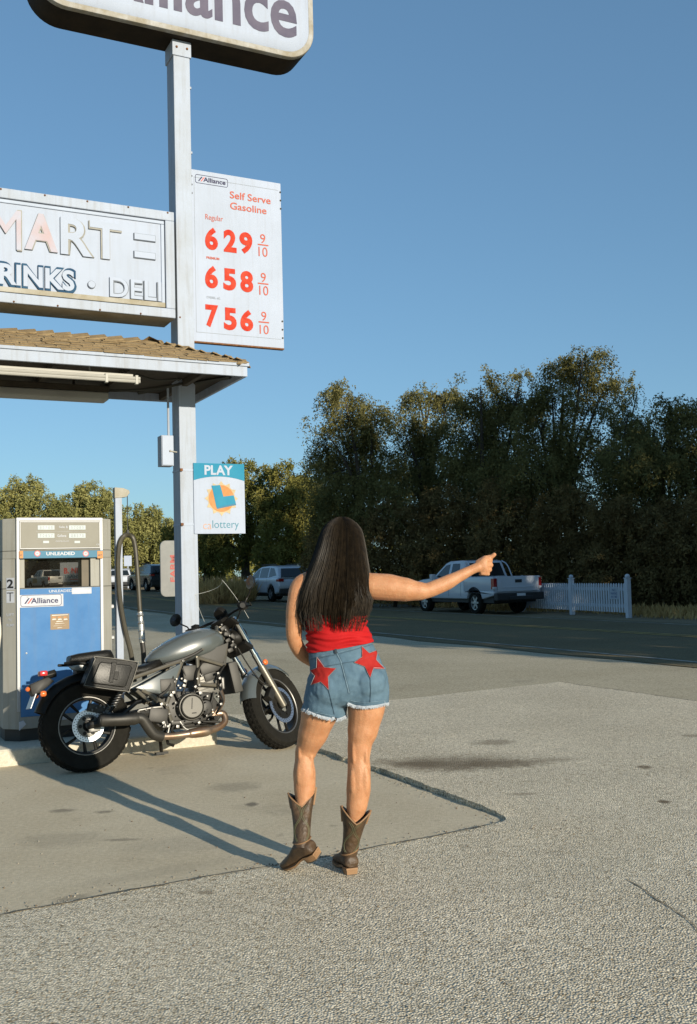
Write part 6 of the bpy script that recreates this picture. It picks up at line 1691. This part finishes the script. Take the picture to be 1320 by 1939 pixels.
# ------------------------------------------------------------------ the woman
def skin_mat():
    m = mat("skin", (.40, .18, .082), .52, c2=(.49, .245, .125), vs=24, bump=.22, bs=140, spec=.35, detail=8)
    b = m.node_tree.nodes["Principled BSDF"]
    b.inputs["Subsurface Weight"].default_value = .12
    b.inputs["Subsurface Radius"].default_value = (.02, .007, .004)
    b.inputs["Subsurface Scale"].default_value = .4
    return m
def person():
    O = Vector((-.06, 4.80, 0))
    r = thing("person", "woman with long black hair, red tank top, denim shorts and cowboy boots thumbing a lift", "person", O)
    def B(px, py, dy=0.0): return P(px, py, O.y + dy) - O
    def ring(L, Rr, hd, dy=0.0, n=28, e=1.0, back=1.0):
        """horizontal ring from the left and right outline pixels, half depth hd"""
        a, b = B(*L, dy), B(*Rr, dy); c = (a + b) / 2; h = (b - a) / 2
        out = []
        for k in range(n):
            q = 2 * math.pi * k / n; cq, sq = math.cos(q), math.sin(q)
            d = hd * (back if sq < 0 else 1)
            out.append(c + h * math.copysign(abs(cq) ** e, cq) + Vector((0, d * math.copysign(abs(sq) ** e, sq), 0)))
        return out
    def limb(mb, pts, n=14):
        """pts: (px, py, dy, radius)"""
        P3 = [B(p[0], p[1], p[2]) for p in pts]; rr = [p[3] for p in pts]
        path = smooth_path(P3, 5); k = len(path); rad = []
        for i in range(k):
            t = i / 5; j = min(int(t), len(rr) - 2); f = t - j; f = f * f * (3 - 2 * f)
            rad.append(rr[j] * (1 - f) + rr[j + 1] * f)
        mb.tube(path, rad, n)
    # ---------------- body
    mb = MB()
    T = [((632, 1032), (666, 1032), .048, .015), ((630, 1052), (668, 1052), .05, .01), ((604, 1072), (684, 1071), .055, 0), ((577, 1087), (702, 1086), .072, 0), ((572, 1105), (699, 1100), .09, 0), ((578, 1130), (694, 1122), .102, 0), ((582, 1165), (691, 1158), .096, 0), ((586, 1205), (694, 1195), .088, 0), ((590, 1240), (708, 1228), .100, 0), ((592, 1275), (722, 1265), .115, 0), ((588, 1310), (728, 1300), .115, 0), ((602, 1324), (710, 1316), .08, 0)]
    mb.loft([ring(*t) for t in T])
    hc = B(648, 1024, .03)
    mb.ball(hc, (.076, .096, .112), 0, 20, 14)
    mb.ball(hc + Vector((0, .045, -.06)), (.055, .055, .06), 0, 14, 10)     # jaw
    mb.ball(hc + Vector((0, .098, -.02)), (.012, .018, .022), 0, 8, 6)      # nose
    mb.ball(hc + Vector((0, .092, -.062)), (.024, .012, .011), 0, 10, 6)    # lips
    for s in (-1, 1): mb.ball(hc + Vector((s * .078, 0, -.015)), (.010, .018, .028), 0, 8, 6)
    # legs
    limb(mb, [(612, 1322, .01, .092), (605, 1350, .025, .088), (594.5, 1384, .05, .074), (580.5, 1420, .085, .053), (576.5, 1438, .09, .046), (576.5, 1465, .08, .055), (577, 1490, .075, .053), (576, 1525, .06, .040), (577, 1560, .03, .026)], 20)
    limb(mb, [(692, 1310, -.01, .098), (694, 1336, -.01, .090), (687.5, 1380, -.01, .074), (681.5, 1410, -.01, .058), (679.5, 1436, -.01, .053), (680, 1458, -.015, .055), (679, 1494, -.015, .058), (676, 1523, -.015, .051), (670, 1555, -.012, .034), (665, 1590, -.008, .024)], 20)
    for px, py, dy in ((576, 1470, .056), (681, 1480, -.040)): mb.ball(B(px, py, dy), (.043, .036, .12), 0, 16, 12)
    for px, py, dy in ((568, 1430, .047), (589, 1430, .05), (670, 1428, -.054), (693, 1428, -.052)): mb.ball(B(px, py, dy), (.012, .012, .06), 0, 8, 6)
    for px, py, dy in ((808, 1123, -.028), (565, 1218, .006)): mb.ball(B(px, py, dy), (.020, .020, .018), 0, 10, 8)
    for px, py, dy in ((569, 1468, .048), (585, 1466, .052), (670, 1482, -.048), (692, 1478, -.050)): mb.ball(B(px, py, dy), (.024, .026, .075), 0, 12, 8)
    # arms
    limb(mb, [(690, 1104, .0, .054), (708, 1110, -.005, .064), (734, 1112, -.01, .0645), (765, 1116, -.015, .058), (792, 1119, -.015, .046), (810, 1118, -.01, .037), (826, 1112, .0, .037), (845, 1104, .01, .036), (872, 1090, .02, .028), (893, 1079, .03, .0235), (907, 1073, .035, .024)], 18)
    limb(mb, [(588, 1100, .0, .05), (570, 1112, .0, .052), (561, 1145, -.01, .046), (557, 1185, -.005, .041), (558, 1212, .01, .036), (570, 1235, .07, .035), (588, 1250, .13, .03), (602, 1256, .17, .024)], 16)
    # the thumbing hand: palm, four curled fingers of different length, thumb on top
    M1 = B(904, 1074, .035); K0 = B(926, 1066, .03)
    pr = []
    e1 = (B(922, 1070, .035) - M1); 
    for t, hw, hd in ((0, .024, .019), (.3, .033, .020), (.65, .041, .021), (1.0, .041, .018), (1.08, .036, .012)):
        c = M1 + e1 * t; pr.append([c + Vector((.10 * hw * math.cos(q) * -1, hd * math.sin(q), hw * math.cos(q))) for q in [2 * math.pi * k / 14 for k in range(14)]])
    mb.loft(pr)
    fl = [(.0, .026), (.0, .028), (.0, .027), (.0, .022)]
    for i, (py, l1) in enumerate(((1060.5, .030), (1069.5, .033), (1078.5, .030), (1086.5, .024))):
        k0 = B(921 - (1.5 * max(0, i - 1)), py, .032); rad = (.0098, .0100, .0096, .0084)[i]
        p1 = k0 + Vector((l1 * .82, .020, -.002)); p2 = p1 + Vector((-.002, .030, .0)); p3 = p2 + Vector((-.026, .002, .001)); p4 = p3 + Vector((-.012, -.016, 0))
        mb.tube(smooth_path([k0 - Vector((.02, 0, 0)), k0, p1, p2, p3, p4], 4), [rad * 1.0] * 4 + [rad * 1.06] * 5 + [rad] * 4 + [rad * .95] * 4 + [rad * .88] * 3 + [rad * .7], 10)
    tp = [B(903, 1068, .045), B(913, 1061, .05), B(922, 1056, .05), B(930, 1054.5, .048), B(935, 1051, .046), B(938.5, 1047.5, .044)]
    mb.tube(smooth_path(tp, 4), [.017] * 4 + [.0155] * 4 + [.0125] * 4 + [.0115] * 4 + [.0105] * 3 + [.009, .006], 10)
    # the other hand, tucked in front of the hip
    h0 = B(604, 1257, .18)
    mb.ball(h0 + Vector((.02, .01, -.01)), (.04, .018, .034), 0, 12, 8)
    for i in range(4):
        a = h0 + Vector((.045, .012, .014 - .013 * i)); mb.tube(smooth_path([a - Vector((.02, 0, 0)), a, a + Vector((.028, .012, -.014)), a + Vector((.038 - .003 * i, .012, -.038))], 3), [.0095] * 7 + [.008] * 2 + [.006], 8)
    a = h0 + Vector((.0, .015, .024)); mb.tube(smooth_path([a, a + Vector((.028, .014, .018)), a + Vector((.055, .014, .016))], 4), [.011] * 5 + [.009] * 3 + [.007], 8)
    skin = skin_mat()
    body = remesh(mb, "body", [skin], .0042, 6, .5, r)
    for s in (-1, 1):
        mb = MB(); mb.ball(hc + Vector((s * .030, .088, .004)), (.013, .010, .009), 0, 12, 8); mb.ball(hc + Vector((s * .030, .0965, .004)), (.0055, .003, .0055), 1, 10, 6); mb.build("eye", [mat("eye_white", (.55, .55, .54), .3), mat("dark_iris", (.03, .015, .008), .2)], body)
        mb = MB(); mb.tube([hc + Vector((s * .014, .098, .020)), hc + Vector((s * .03, .098, .025)), hc + Vector((s * .046, .088, .020))], [.002, .003, .0015], 6); mb.build("eyebrow", mat("dark_brow", (.02, .013, .008), .8), body)
    # ---------------- tank top
    mb = MB()
    TT = [((580, 1082), (692, 1080), .078), ((574, 1098), (700, 1096), .098), ((576, 1125), (699, 1120), .112), ((579, 1150), (695, 1145), .110), ((578, 1170), (694, 1165), .108), ((579, 1185), (695, 1178), .106), ((580, 1200), (697, 1190), .106), ((581, 1216), (702, 1202), .110), ((580, 1229), (707, 1208), .114), ((581, 1236), (709, 1214), .114)]
    rg = [ring(*t, 0.0, 56) for t in TT]; fine = []
    for i in range(len(rg) - 1):
        for k in range(7):
            t = k / 7; fine.append([a.lerp(b, t) for a, b in zip(rg[i], rg[i + 1])])
    fine.append(rg[-1])
    cz = B(640, 1200); wr_ = []
    for i, rr in enumerate(fine):
        c = sum(rr, Vector()) / len(rr); o_ = []
        low = max(0, min(1, (i - 18) / 14))
        for p in rr:
            d = (p - c); d.normalize()
            f = .0035 * low * math.sin(p.z * 260 + 14 * p.x + 5.5 * noise.noise(p * 8)) + .012 * low * noise.noise(Vector((p.x * 7, p.y * 7, p.z * 46))) + .003 * noise.noise(p * 22)
            o_.append(p + d * f)
        wr_.append(o_)
    inner = [[c_ + (p - c_) * .97 for p in wr_[-1]] for c_ in [sum(wr_[-1], Vector()) / 56]][0]
    mb.loft(wr_ + [inner], 0, cap=True)
    # straps over the shoulders
    for x in (606, 676):
        mb.tube(smooth_path([B(x, 1100, -.095), B(x + (4 if x < 640 else -4), 1078, -.07), B(x + (6 if x < 640 else -6), 1066, -.01), B(x, 1080, .07), B(x, 1105, .10)], 5), .014, 8, flat=.35)
    top_ = mb.build("tank_top", mat("red_jersey", (.36, .006, .007), .8, spec=.2, c2=(.42, .011, .012), vs=9, bump=.2, bs=220), r, angle=70)
    # ---------------- shorts
    mb = MB()
    SH = [((584, 1236), (699, 1209), .108, .0), ((585, 1250), (708, 1223), .114, .0), ((587, 1270), (722, 1250), .124, .0), ((587, 1288), (731, 1276), .132, .0), ((581, 1308), (735, 1298), .130, .0), ((586, 1328), (733, 1318), .11, .0), ((604, 1338), (722, 1328), .085, .0)]
    mb.loft([ring(*t, 32, .9) for t in SH])
    mb.loft([ring(*t, 24) for t in (((584, 1278), (658, 1286), .115, .0), ((577, 1312), (658, 1318), .115, .005), ((572, 1338), (657, 1348), .104, .01), ((570.5, 1346), (656, 1359), .10, .012))])
    mb.loft([ring(*t, 24) for t in (((662, 1270), (730, 1262), .115, -.005), ((660, 1300), (737, 1296), .118, -.005), ((660, 1322), (737, 1320), .110, -.008), ((660, 1335), (736.5, 1332), .106, -.01))])
    mb.ball(B(624, 1304, -.072), (.082, .062, .082), 0, 16, 12); mb.ball(B(698, 1292, -.078), (.082, .062, .082), 0, 16, 12)
    denim = mat("blue_denim", (.062, .118, .168), .85, c2=(.098, .168, .222), vs=16, bump=.35, bs=420, detail=6)
    sh = remesh(mb, "shorts", [denim], .006, 5, .5, r)
    # creases in the cloth
    for v in sh.data.vertices:
        p = v.co; w = noise.noise(Vector((p.x * 16 + p.z * 9, p.y * 16, p.z * 30))) * .0035 + .002 * noise.noise(p * 55)
        v.co = p + v.normal * w
    sh.data.update()
    bv = bvh_of(sh)
    def onto(px, py, off=.003):
        d = ray(px, py).normalized(); h = bv.ray_cast(CAM - O, d)
        if h[0] is None:
            h = bv.find_nearest(B(px, py, -.1))
        n_ = h[1] if h[1].dot(d) < 0 else -h[1]
        return h[0] + n_ * off, n_
    def patch(name, poly, m, parent, off=.004, it=4):
        me = bpy.data.meshes.new("p"); bm = bmesh.new()
        bm.faces.new([bm.verts.new((a, b, 0)) for a, b in poly]); bmesh.ops.triangulate(bm, faces=bm.faces)
        for _ in range(it): bmesh.ops.subdivide_edges(bm, edges=[e for e in bm.edges if e.calc_length() > 3], cuts=1, use_grid_fill=True)
        bmesh.ops.triangulate(bm, faces=bm.faces)
        bed = [e for e in bm.edges if len(e.link_faces) == 1]
        for v in bm.verts: v.co = onto(v.co.x, v.co.y, off)[0]
        ext = bmesh.ops.extrude_edge_only(bm, edges=bed)
        for g_ in ext["geom"]:
            if isinstance(g_, bmesh.types.BMVert):
                h = bv.find_nearest(g_.co); g_.co = h[0] - h[1] * .002
        bm.to_mesh(me); bm.free(); me.materials.append(m); me.shade_smooth()
        me.name = name
        return link(name, me, parent)
    def strip(mb, pts, w, off=.003, m=0, step=2.5):
        """a narrow ribbon sewn along pixels of the cloth"""
        pp = []
        for i in range(len(pts) - 1):
            a, b = Vector(pts[i]), Vector(pts[i + 1]); k = max(1, int((b - a).length / step))
            pp += [a.lerp(b, j / k) for j in range(k)]
        pp.append(Vector(pts[-1])); vs = []
        for i, p in enumerate(pp):
            t = (pp[min(i + 1, len(pp) - 1)] - pp[max(i - 1, 0)]).normalized(); n_ = Vector((-t.y, t.x)) * w / 2
            vs += [onto(p.x + n_.x, p.y + n_.y, off)[0], onto(p.x, p.y, off + .0012)[0], onto(p.x - n_.x, p.y - n_.y, off)[0]]
        fs = []
        for i in range(len(pp) - 1):
            for j in (0, 1): fs.append((3 * i + j, 3 * i + j + 1, 3 * i + j + 4, 3 * i + j + 3))
        mb.add(vs, fs, m)
    red = mat("red_patch_cloth", (.30, .014, .011), .8, spec=.2, c2=(.36, .022, .017), vs=22, bump=.25, bs=300)
    def star(name, c, tips, lab):
        poly = []
        for i, t in enumerate(tips):
            n2 = tips[(i + 1) % len(tips)]; mid = ((t[0] + n2[0]) / 2, (t[1] + n2[1]) / 2)
            poly += [t, (c[0] + (mid[0] - c[0]) * .6, c[1] + (mid[1] - c[1]) * .6)]
        o_ = patch(name, poly, red, sh); o_["label"] = lab
        mb = MB(); strip(mb, poly + poly[:1], .6, .0045); mb.build("stitching", mat("white_stitching", (.30, .26, .25), .8), o_, angle=0)
    star("star_patch", (609, 1276), [(601, 1244), (636.5, 1265.5), (623, 1306), (590, 1297), (588.5, 1269)], "left red star patch wrapping round the hip")
    star("star_patch", (697, 1251), [(684.5, 1224), (714.5, 1231), (727.5, 1267), (701, 1284), (670, 1255)], "right red star patch")
    seam = mat("faded_seam", (.13, .20, .25), .85, var=.2, vs=40); dseam = mat("dark_seam", (.045, .085, .12), .85)
    mb = MB(); ctr = [(634, 1229), (645, 1251), (653, 1280), (658, 1300), (661, 1312)]
    strip(mb, ctr, 2.2); strip(mb, [(c[0] + 2, c[1]) for c in ctr], .9, .0045, 1)
    strip(mb, [(588, 1249), (640, 1239), (704, 1221)], 1.0, .003, 1); strip(mb, [(588, 1246), (640, 1236), (703, 1218.5)], 1.0, .003)
    strip(mb, [(590, 1268), (616, 1262), (648, 1256), (676, 1252), (722, 1236)], 1.2, .003, 1)
    strip(mb, [(622, 1304), (627, 1325), (633, 1352)], 1.4, .003, 1); strip(mb, [(701, 1281), (702, 1306), (701, 1330)], 1.4, .003, 1)
    strip(mb, [(596, 1348), (606, 1350), (633, 1356)], 1.0, .003); strip(mb, [(664, 1326), (690, 1331), (732, 1326)], 1.0, .003)
    mb.build("seam", [seam, dseam], sh, angle=0)
    mb = MB(); strip(mb, [(634.5, 1224), (636.5, 1238)], 5, .006); strip(mb, [(697, 1208), (703, 1218)], 3, .006); mb.split("belt_loop", mat("dark_belt_loop", (.02, .03, .04), .8), sh, angle=0)
    # frayed hems
    rs = random.Random(9); mb = MB()
    def fray(pts, n_):
        P_ = []
        for _ in range(n_):
            t = rs.random() * (len(pts) - 1); i = int(t); f = t - i
            a, b = pts[i], pts[i + 1]; px, py = a[0] + (b[0] - a[0]) * f, a[1] + (b[1] - a[1]) * f
            q, nn = onto(px + rs.uniform(-1, 1), py - 2.2, .002)
            l = rs.uniform(.006, .017); s_ = rs.uniform(-.008, .008)
            e1_ = q + Vector((s_ * .5, -.001 + nn.y * .002, -l * .5)); e2_ = q + Vector((s_ + rs.uniform(-.003, .003), nn.y * .003, -l))
            w = Vector((.0013, 0, 0)); mb.add([q - w, q + w, e1_ + w, e1_ - w, e2_ + w * .5, e2_ - w * .5], [(0, 1, 2, 3), (3, 2, 4, 5)])
    fray([(571, 1343), (585, 1348), (600, 1354), (618, 1359), (636, 1363), (648, 1360), (656, 1356)], 300)
    fray([(660.5, 1332), (672, 1337), (690, 1339), (712, 1337), (737, 1332)], 300)
    mb.build("frayed_hem", mat("white_denim_threads", (.38, .42, .46), .9), sh, angle=0)
    # ---------------- boots
    def leather(c, c2): return mat("worn_brown_leather", c, .55, c2=c2, vs=13, bump=.7, bs=38, detail=7)
    LE = leather((.032, .018, .008), (.092, .053, .024)); TAN = mat("tan_leather_edge", (.20, .105, .045), .65, c2=(.29, .17, .085), vs=18); SOLE = mat("dark_heel_rubber", (.05, .048, .042), .8); STIT = mat("olive_boot_stitching", (.10, .10, .05), .7)
    def boot(heel, yaw, pitch, roll, shaft_top, ankle_up, rx0, label, top_tilt=0):
        M_ = Matrix.Translation(heel) @ Matrix.Rotation(yaw, 4, 'Z') @ Matrix.Rotation(pitch, 4, 'X') @ Matrix.Rotation(roll, 4, 'Y')
        mb = MB(M_)
        # foot: rounded sections from heel counter to toe
        st = [(-.032, .055, .026, .018), (-.024, .060, .034, .030), (0, .062, .037, .036), (.03, .065, .037, .042), (.06, .062, .035, .044), (.09, .052, .036, .038), (.12, .043, .040, .030), (.15, .036, .042, .024), (.18, .031, .040, .019), (.205, .027, .033, .015), (.225, .025, .022, .011), (.237, .0235, .010, .006)]
        rings = []
        for y, zc, hw, hh in st:
            ring_ = []
            for k in range(20):
                q = 2 * math.pi * k / 20; c, s = math.cos(q), math.sin(q)
                ring_.append(Vector((hw * math.copysign(abs(c) ** .8, c), y, zc + (hh if s > 0 else hh * .75) * math.copysign(abs(s) ** .85, s))))
            rings.append(ring_)
        mb.loft(rings)
        bt = mb.build("boot", LE, r, angle=60); bt["label"] = label
        # shaft up the calf with dipped front and back
        ank = M_ @ Vector((0, .022, .085)); top = shaft_top
        n = 28; rings = []
        upv = (top - ank); 
        for t, rx, ry in ((0, .040, .046), (.10, .041, .048), (.22, .040, .046), (.40, .042, .047), (.62, .048, .052), (.85, rx0 * .94, rx0 * .95), (1.0, rx0, rx0)):
            c = ank + upv * t; ring_ = []
            for k in range(n):
                q = 2 * math.pi * k / n; cx_, sy = math.cos(q), math.sin(q)
                z = (abs(cx_) ** 1.2 * .060 - .036) * max(0, (t - .55) / .45) + top_tilt * cx_ * t * t
                fl_ = 1 + .10 * max(0, (t - .75) / .25) * abs(cx_)
                ring_.append(c + Vector((rx * cx_ * fl_, ry * sy, z)))
            rings.append(ring_)
        cin = top - Vector((0, 0, .05))
        rim = rings[-1]
        rings.append([p + (top - p) * .09 + Vector((0, 0, .002)) for p in rim]); rings.append([p + (cin - p) * .20 for p in rim])
        mb = MB(); mb.loft(rings, 0, cap=False)
        shf = mb.build("shaft", LE, bt, angle=70)
        mb = MB(); mb.tube(rim + rim[:1], .0035, 6)
        # side pull straps and ankle overlay seam
        for s in (0, n // 2): mb.tube([rings[6][s] + Vector((0, 0, .004)), rings[5][s] * .5 + rings[4][s] * .5], .007, 6, flat=.5)
        for k0, tt in ((0, 1), (1, 1)):
            pass
        mb.tube([p + (p - ank).normalized() * .002 + Vector((0, 0, .012 * math.sin(i * 2 * math.pi / n + 1.2))) for i, p in enumerate(rings[1])] , .0028, 5)
        mb.split("trim", TAN, shf)
        bs_ = bvh_of(shf); mb = MB()
        for off in (0, .010):
            for s in (-1, 1):
                pth = []
                for k in range(26):
                    t = k / 25; a_ = s * (.35 + .55 * math.sin(t * 6.2) * (1 - .4 * t) + off * 16); z = ank.z + (top.z - ank.z) * (.12 + .74 * t)
                    c = ank + upv * (.12 + .74 * t); d = Vector((math.sin(a_), -math.cos(a_), 0)); h = bs_.ray_cast(c + d * .3, -d)
                    if h[0] is not None: pth.append(h[0] + d * .0006)
                if len(pth) > 3: mb.tube(pth, .0015, 4)
        mb.build("stitching", STIT, shf)
        # welted sole and stacked heel
        mb = MB(M_); out = [(-.030, .028), (.0, .037), (.04, .030), (.075, .027), (.11, .038), (.15, .0445), (.185, .041), (.21, .031), (.232, .017), (.240, .004)]
        zs = lambda y: .030 if y < .045 else (.030 - (y - .045) / .065 * .020 if y < .11 else .010 + max(0, y - .16) * .05)
        poly = [(x, y) for y, x in out] + [(-x, y) for y, x in out[::-1]]; n2 = len(poly)
        mb.add([(x, y, zs(y) + .006) for x, y in poly] + [(x, y, zs(y) - .003) for x, y in poly], [tuple(range(n2)), tuple(range(2 * n2 - 1, n2 - 1, -1))] + [(i, (i + 1) % n2, (i + 1) % n2 + n2, i + n2) for i in range(n2)])
        mb.build("sole", TAN, bt, angle=40)
        mb = MB(M_); hp = [(-.030, .026), (.0, .035), (.035, .030), (.042, .028)]; poly = [(x, y) for y, x in hp] + [(-x, y) for y, x in hp[::-1]]; n2 = len(poly)
        rg_ = [[Vector((x * k_, (y if y > .04 else y * k_ + .003 * (1 - k_) * 10), z)) for x, y in poly] for z, k_ in ((.0275, 1.03), (.012, .97), (.006, .95))]
        mb.loft(rg_, 0); rg2 = [[p - Vector((0, 0, .0061)) if j else p - Vector((0, 0, .0001)) for p in rg_[-1]] for j in (0, 1)]; mb.loft(rg2, 1)
        mb.build("heel", [TAN, SOLE], bt, angle=40)
    hr = G(664, 1659) - O; hr = hr + Vector((0, .03, 0))
    boot(hr, R(16), 0, 0, B(674.5, 1541, -.012), .1, .062, "right cowboy boot standing flat, seen from the heel", -.012)
    ht = G(537, 1644) - O                          # toe of the rolled left boot
    hl = Vector((B(598, 1622, -.03).x, B(598, 1622, -.03).y, .088))
    dirv = Vector((ht.x - hl.x, ht.y - hl.y, 0)); yaw = math.atan2(-dirv.x, dirv.y); pitch = -math.atan2(.080, .2)
    boot(hl, yaw, pitch, R(-30), B(572, 1507, .085), .1, .061, "left cowboy boot with its heel lifted and its sole showing", .012)
    # ---------------- hair
    prof = [(978, 646, 650, .010), (980.5, 636, 659, .03), (985, 627, 668, .05), (993, 618, 677, .07), (1003, 611, 684, .085), (1018, 605, 688, .100), (1038, 599, 692, .108), (1058, 592, 695, .112), (1080, 583, 699, .118), (1100, 574, 702, .128), (1120, 566, 704, .136), (1140, 560, 705, .136), (1160, 558, 701, .130), (1180, 566, 694, .122), (1200, 572, 686, .116)]
    ys = np.array([p[0] for p in prof], float); LL = np.array([p[1] for p in prof], float); RRR = np.array([p[2] for p in prof], float); DD = np.array([p[3] for p in prof], float)
    def hp(u, py, k=1.0):
        L, Rr, D = np.interp(py, ys, LL), np.interp(py, ys, RRR), np.interp(py, ys, DD)
        px = (L + Rr) / 2 + (Rr - L) / 2 * u
        dep = -D * k * math.sqrt(max(0, 1 - abs(u) ** 2.6)) + .03 * max(0, min(1, (1060 - py) / 60))
        return B(px, py, dep)
    mb = MB(); rows = []
    for py in list(np.linspace(979, 1000, 9)) + list(np.linspace(1006, 1165, 28)):
        back = [hp(u, py, .86) for u in np.linspace(-.97, .97, 25)]
        # close round the front of the scalp so that the head is covered from above and the sides
        f = max(0, min(1, (1075 - py) / 40)); c = B(648, py, .02)
        front = [Vector((a.x, O.y * 0 + .03 * f + (.078 * f * math.sin(math.pi * (j + 1) / 9) if py < 1002 else .01 * f), a.z)) for j, a in enumerate([back[-1].lerp(back[0], (j + 1) / 9) for j in range(8)])]
        rows.append(back + front)
    mb.loft(rows, 0, cap=True)
    M_HB = mat("black_hair_base", (.012, .009, .007), .55, var=.2, vs=20)
    hair = mb.build("hair", M_HB, r, angle=80)
    mh = mat("black_hair_strand", (.008, .006, .004), .48, c2=(.026, .018, .010), vs=45, spec=.22)
    mb = MB(); rs = random.Random(21)
    NCL = 120
    for ci in range(NCL):
        u0 = -1 + 2 * (ci + .5) / NCL + rs.uniform(-.01, .01); u0 = max(-1, min(1, u0))
        end0 = 1178 + 10 * math.sin(u0 * 5 + 1) - 22 * max(0, u0 - .45) / .55 + rs.uniform(-20, 14)
        if u0 < -.72: end0 += rs.uniform(0, 18)
        ph = rs.uniform(0, 6.28); amp = rs.uniform(.006, .045); lift0 = rs.uniform(-.012, .008)
        for si in range(24):
            du = rs.gauss(0, .026); end = end0 - abs(rs.gauss(0, 17)); sp_ = rs.gauss(0, .006)
            start = 979 + rs.random() ** 2 * 30
            pts = []; n_ = 15
            for k in range(n_ + 1):
                t = k / n_; py = start + (end - start) * t
                u = u0 + du * (1 - .85 * max(0, (t - .45) / .55)) + amp * math.sin(ph + t * 7) * t + sp_ * t * t
                u = max(-1.03, min(1.03, u))
                p = hp(max(-1, min(1, u)), py, 1.0) if abs(u) <= 1 else hp(math.copysign(1, u), py, 1.0) + Vector(((abs(u) - 1) * math.copysign(.12, u), 0, 0))
                p.y += lift0 * math.sin(t * 3) + rs.uniform(-.0008, .0008) - .004 * math.sin(ph * 3 + si)
                pts.append(p)
            mb.tube(pts, [.0016] * (n_ - 3) + [.0014, .0011, .0007, .0003], 3, cap=False)
    # flyaways over the arm and at the tips
    for _ in range(420):
        u0 = rs.choice([-1, 1]) * rs.uniform(.3, 1.02); start = rs.uniform(1080, 1150); end = start + rs.uniform(30, 75); pts = []
        dx = rs.uniform(-.012, .014) * math.copysign(1, u0)
        for k in range(8):
            t = k / 7; p = hp(max(-1, min(1, u0)), min(start + (end - start) * t, 1195)); p.x += dx * t * t + .003 * math.sin(t * 5 + _); p.y -= .004; pts.append(p)
        mb.tube(pts, .0009, 3, cap=False)
    mb.build("strands", mh, hair, angle=80)
person()
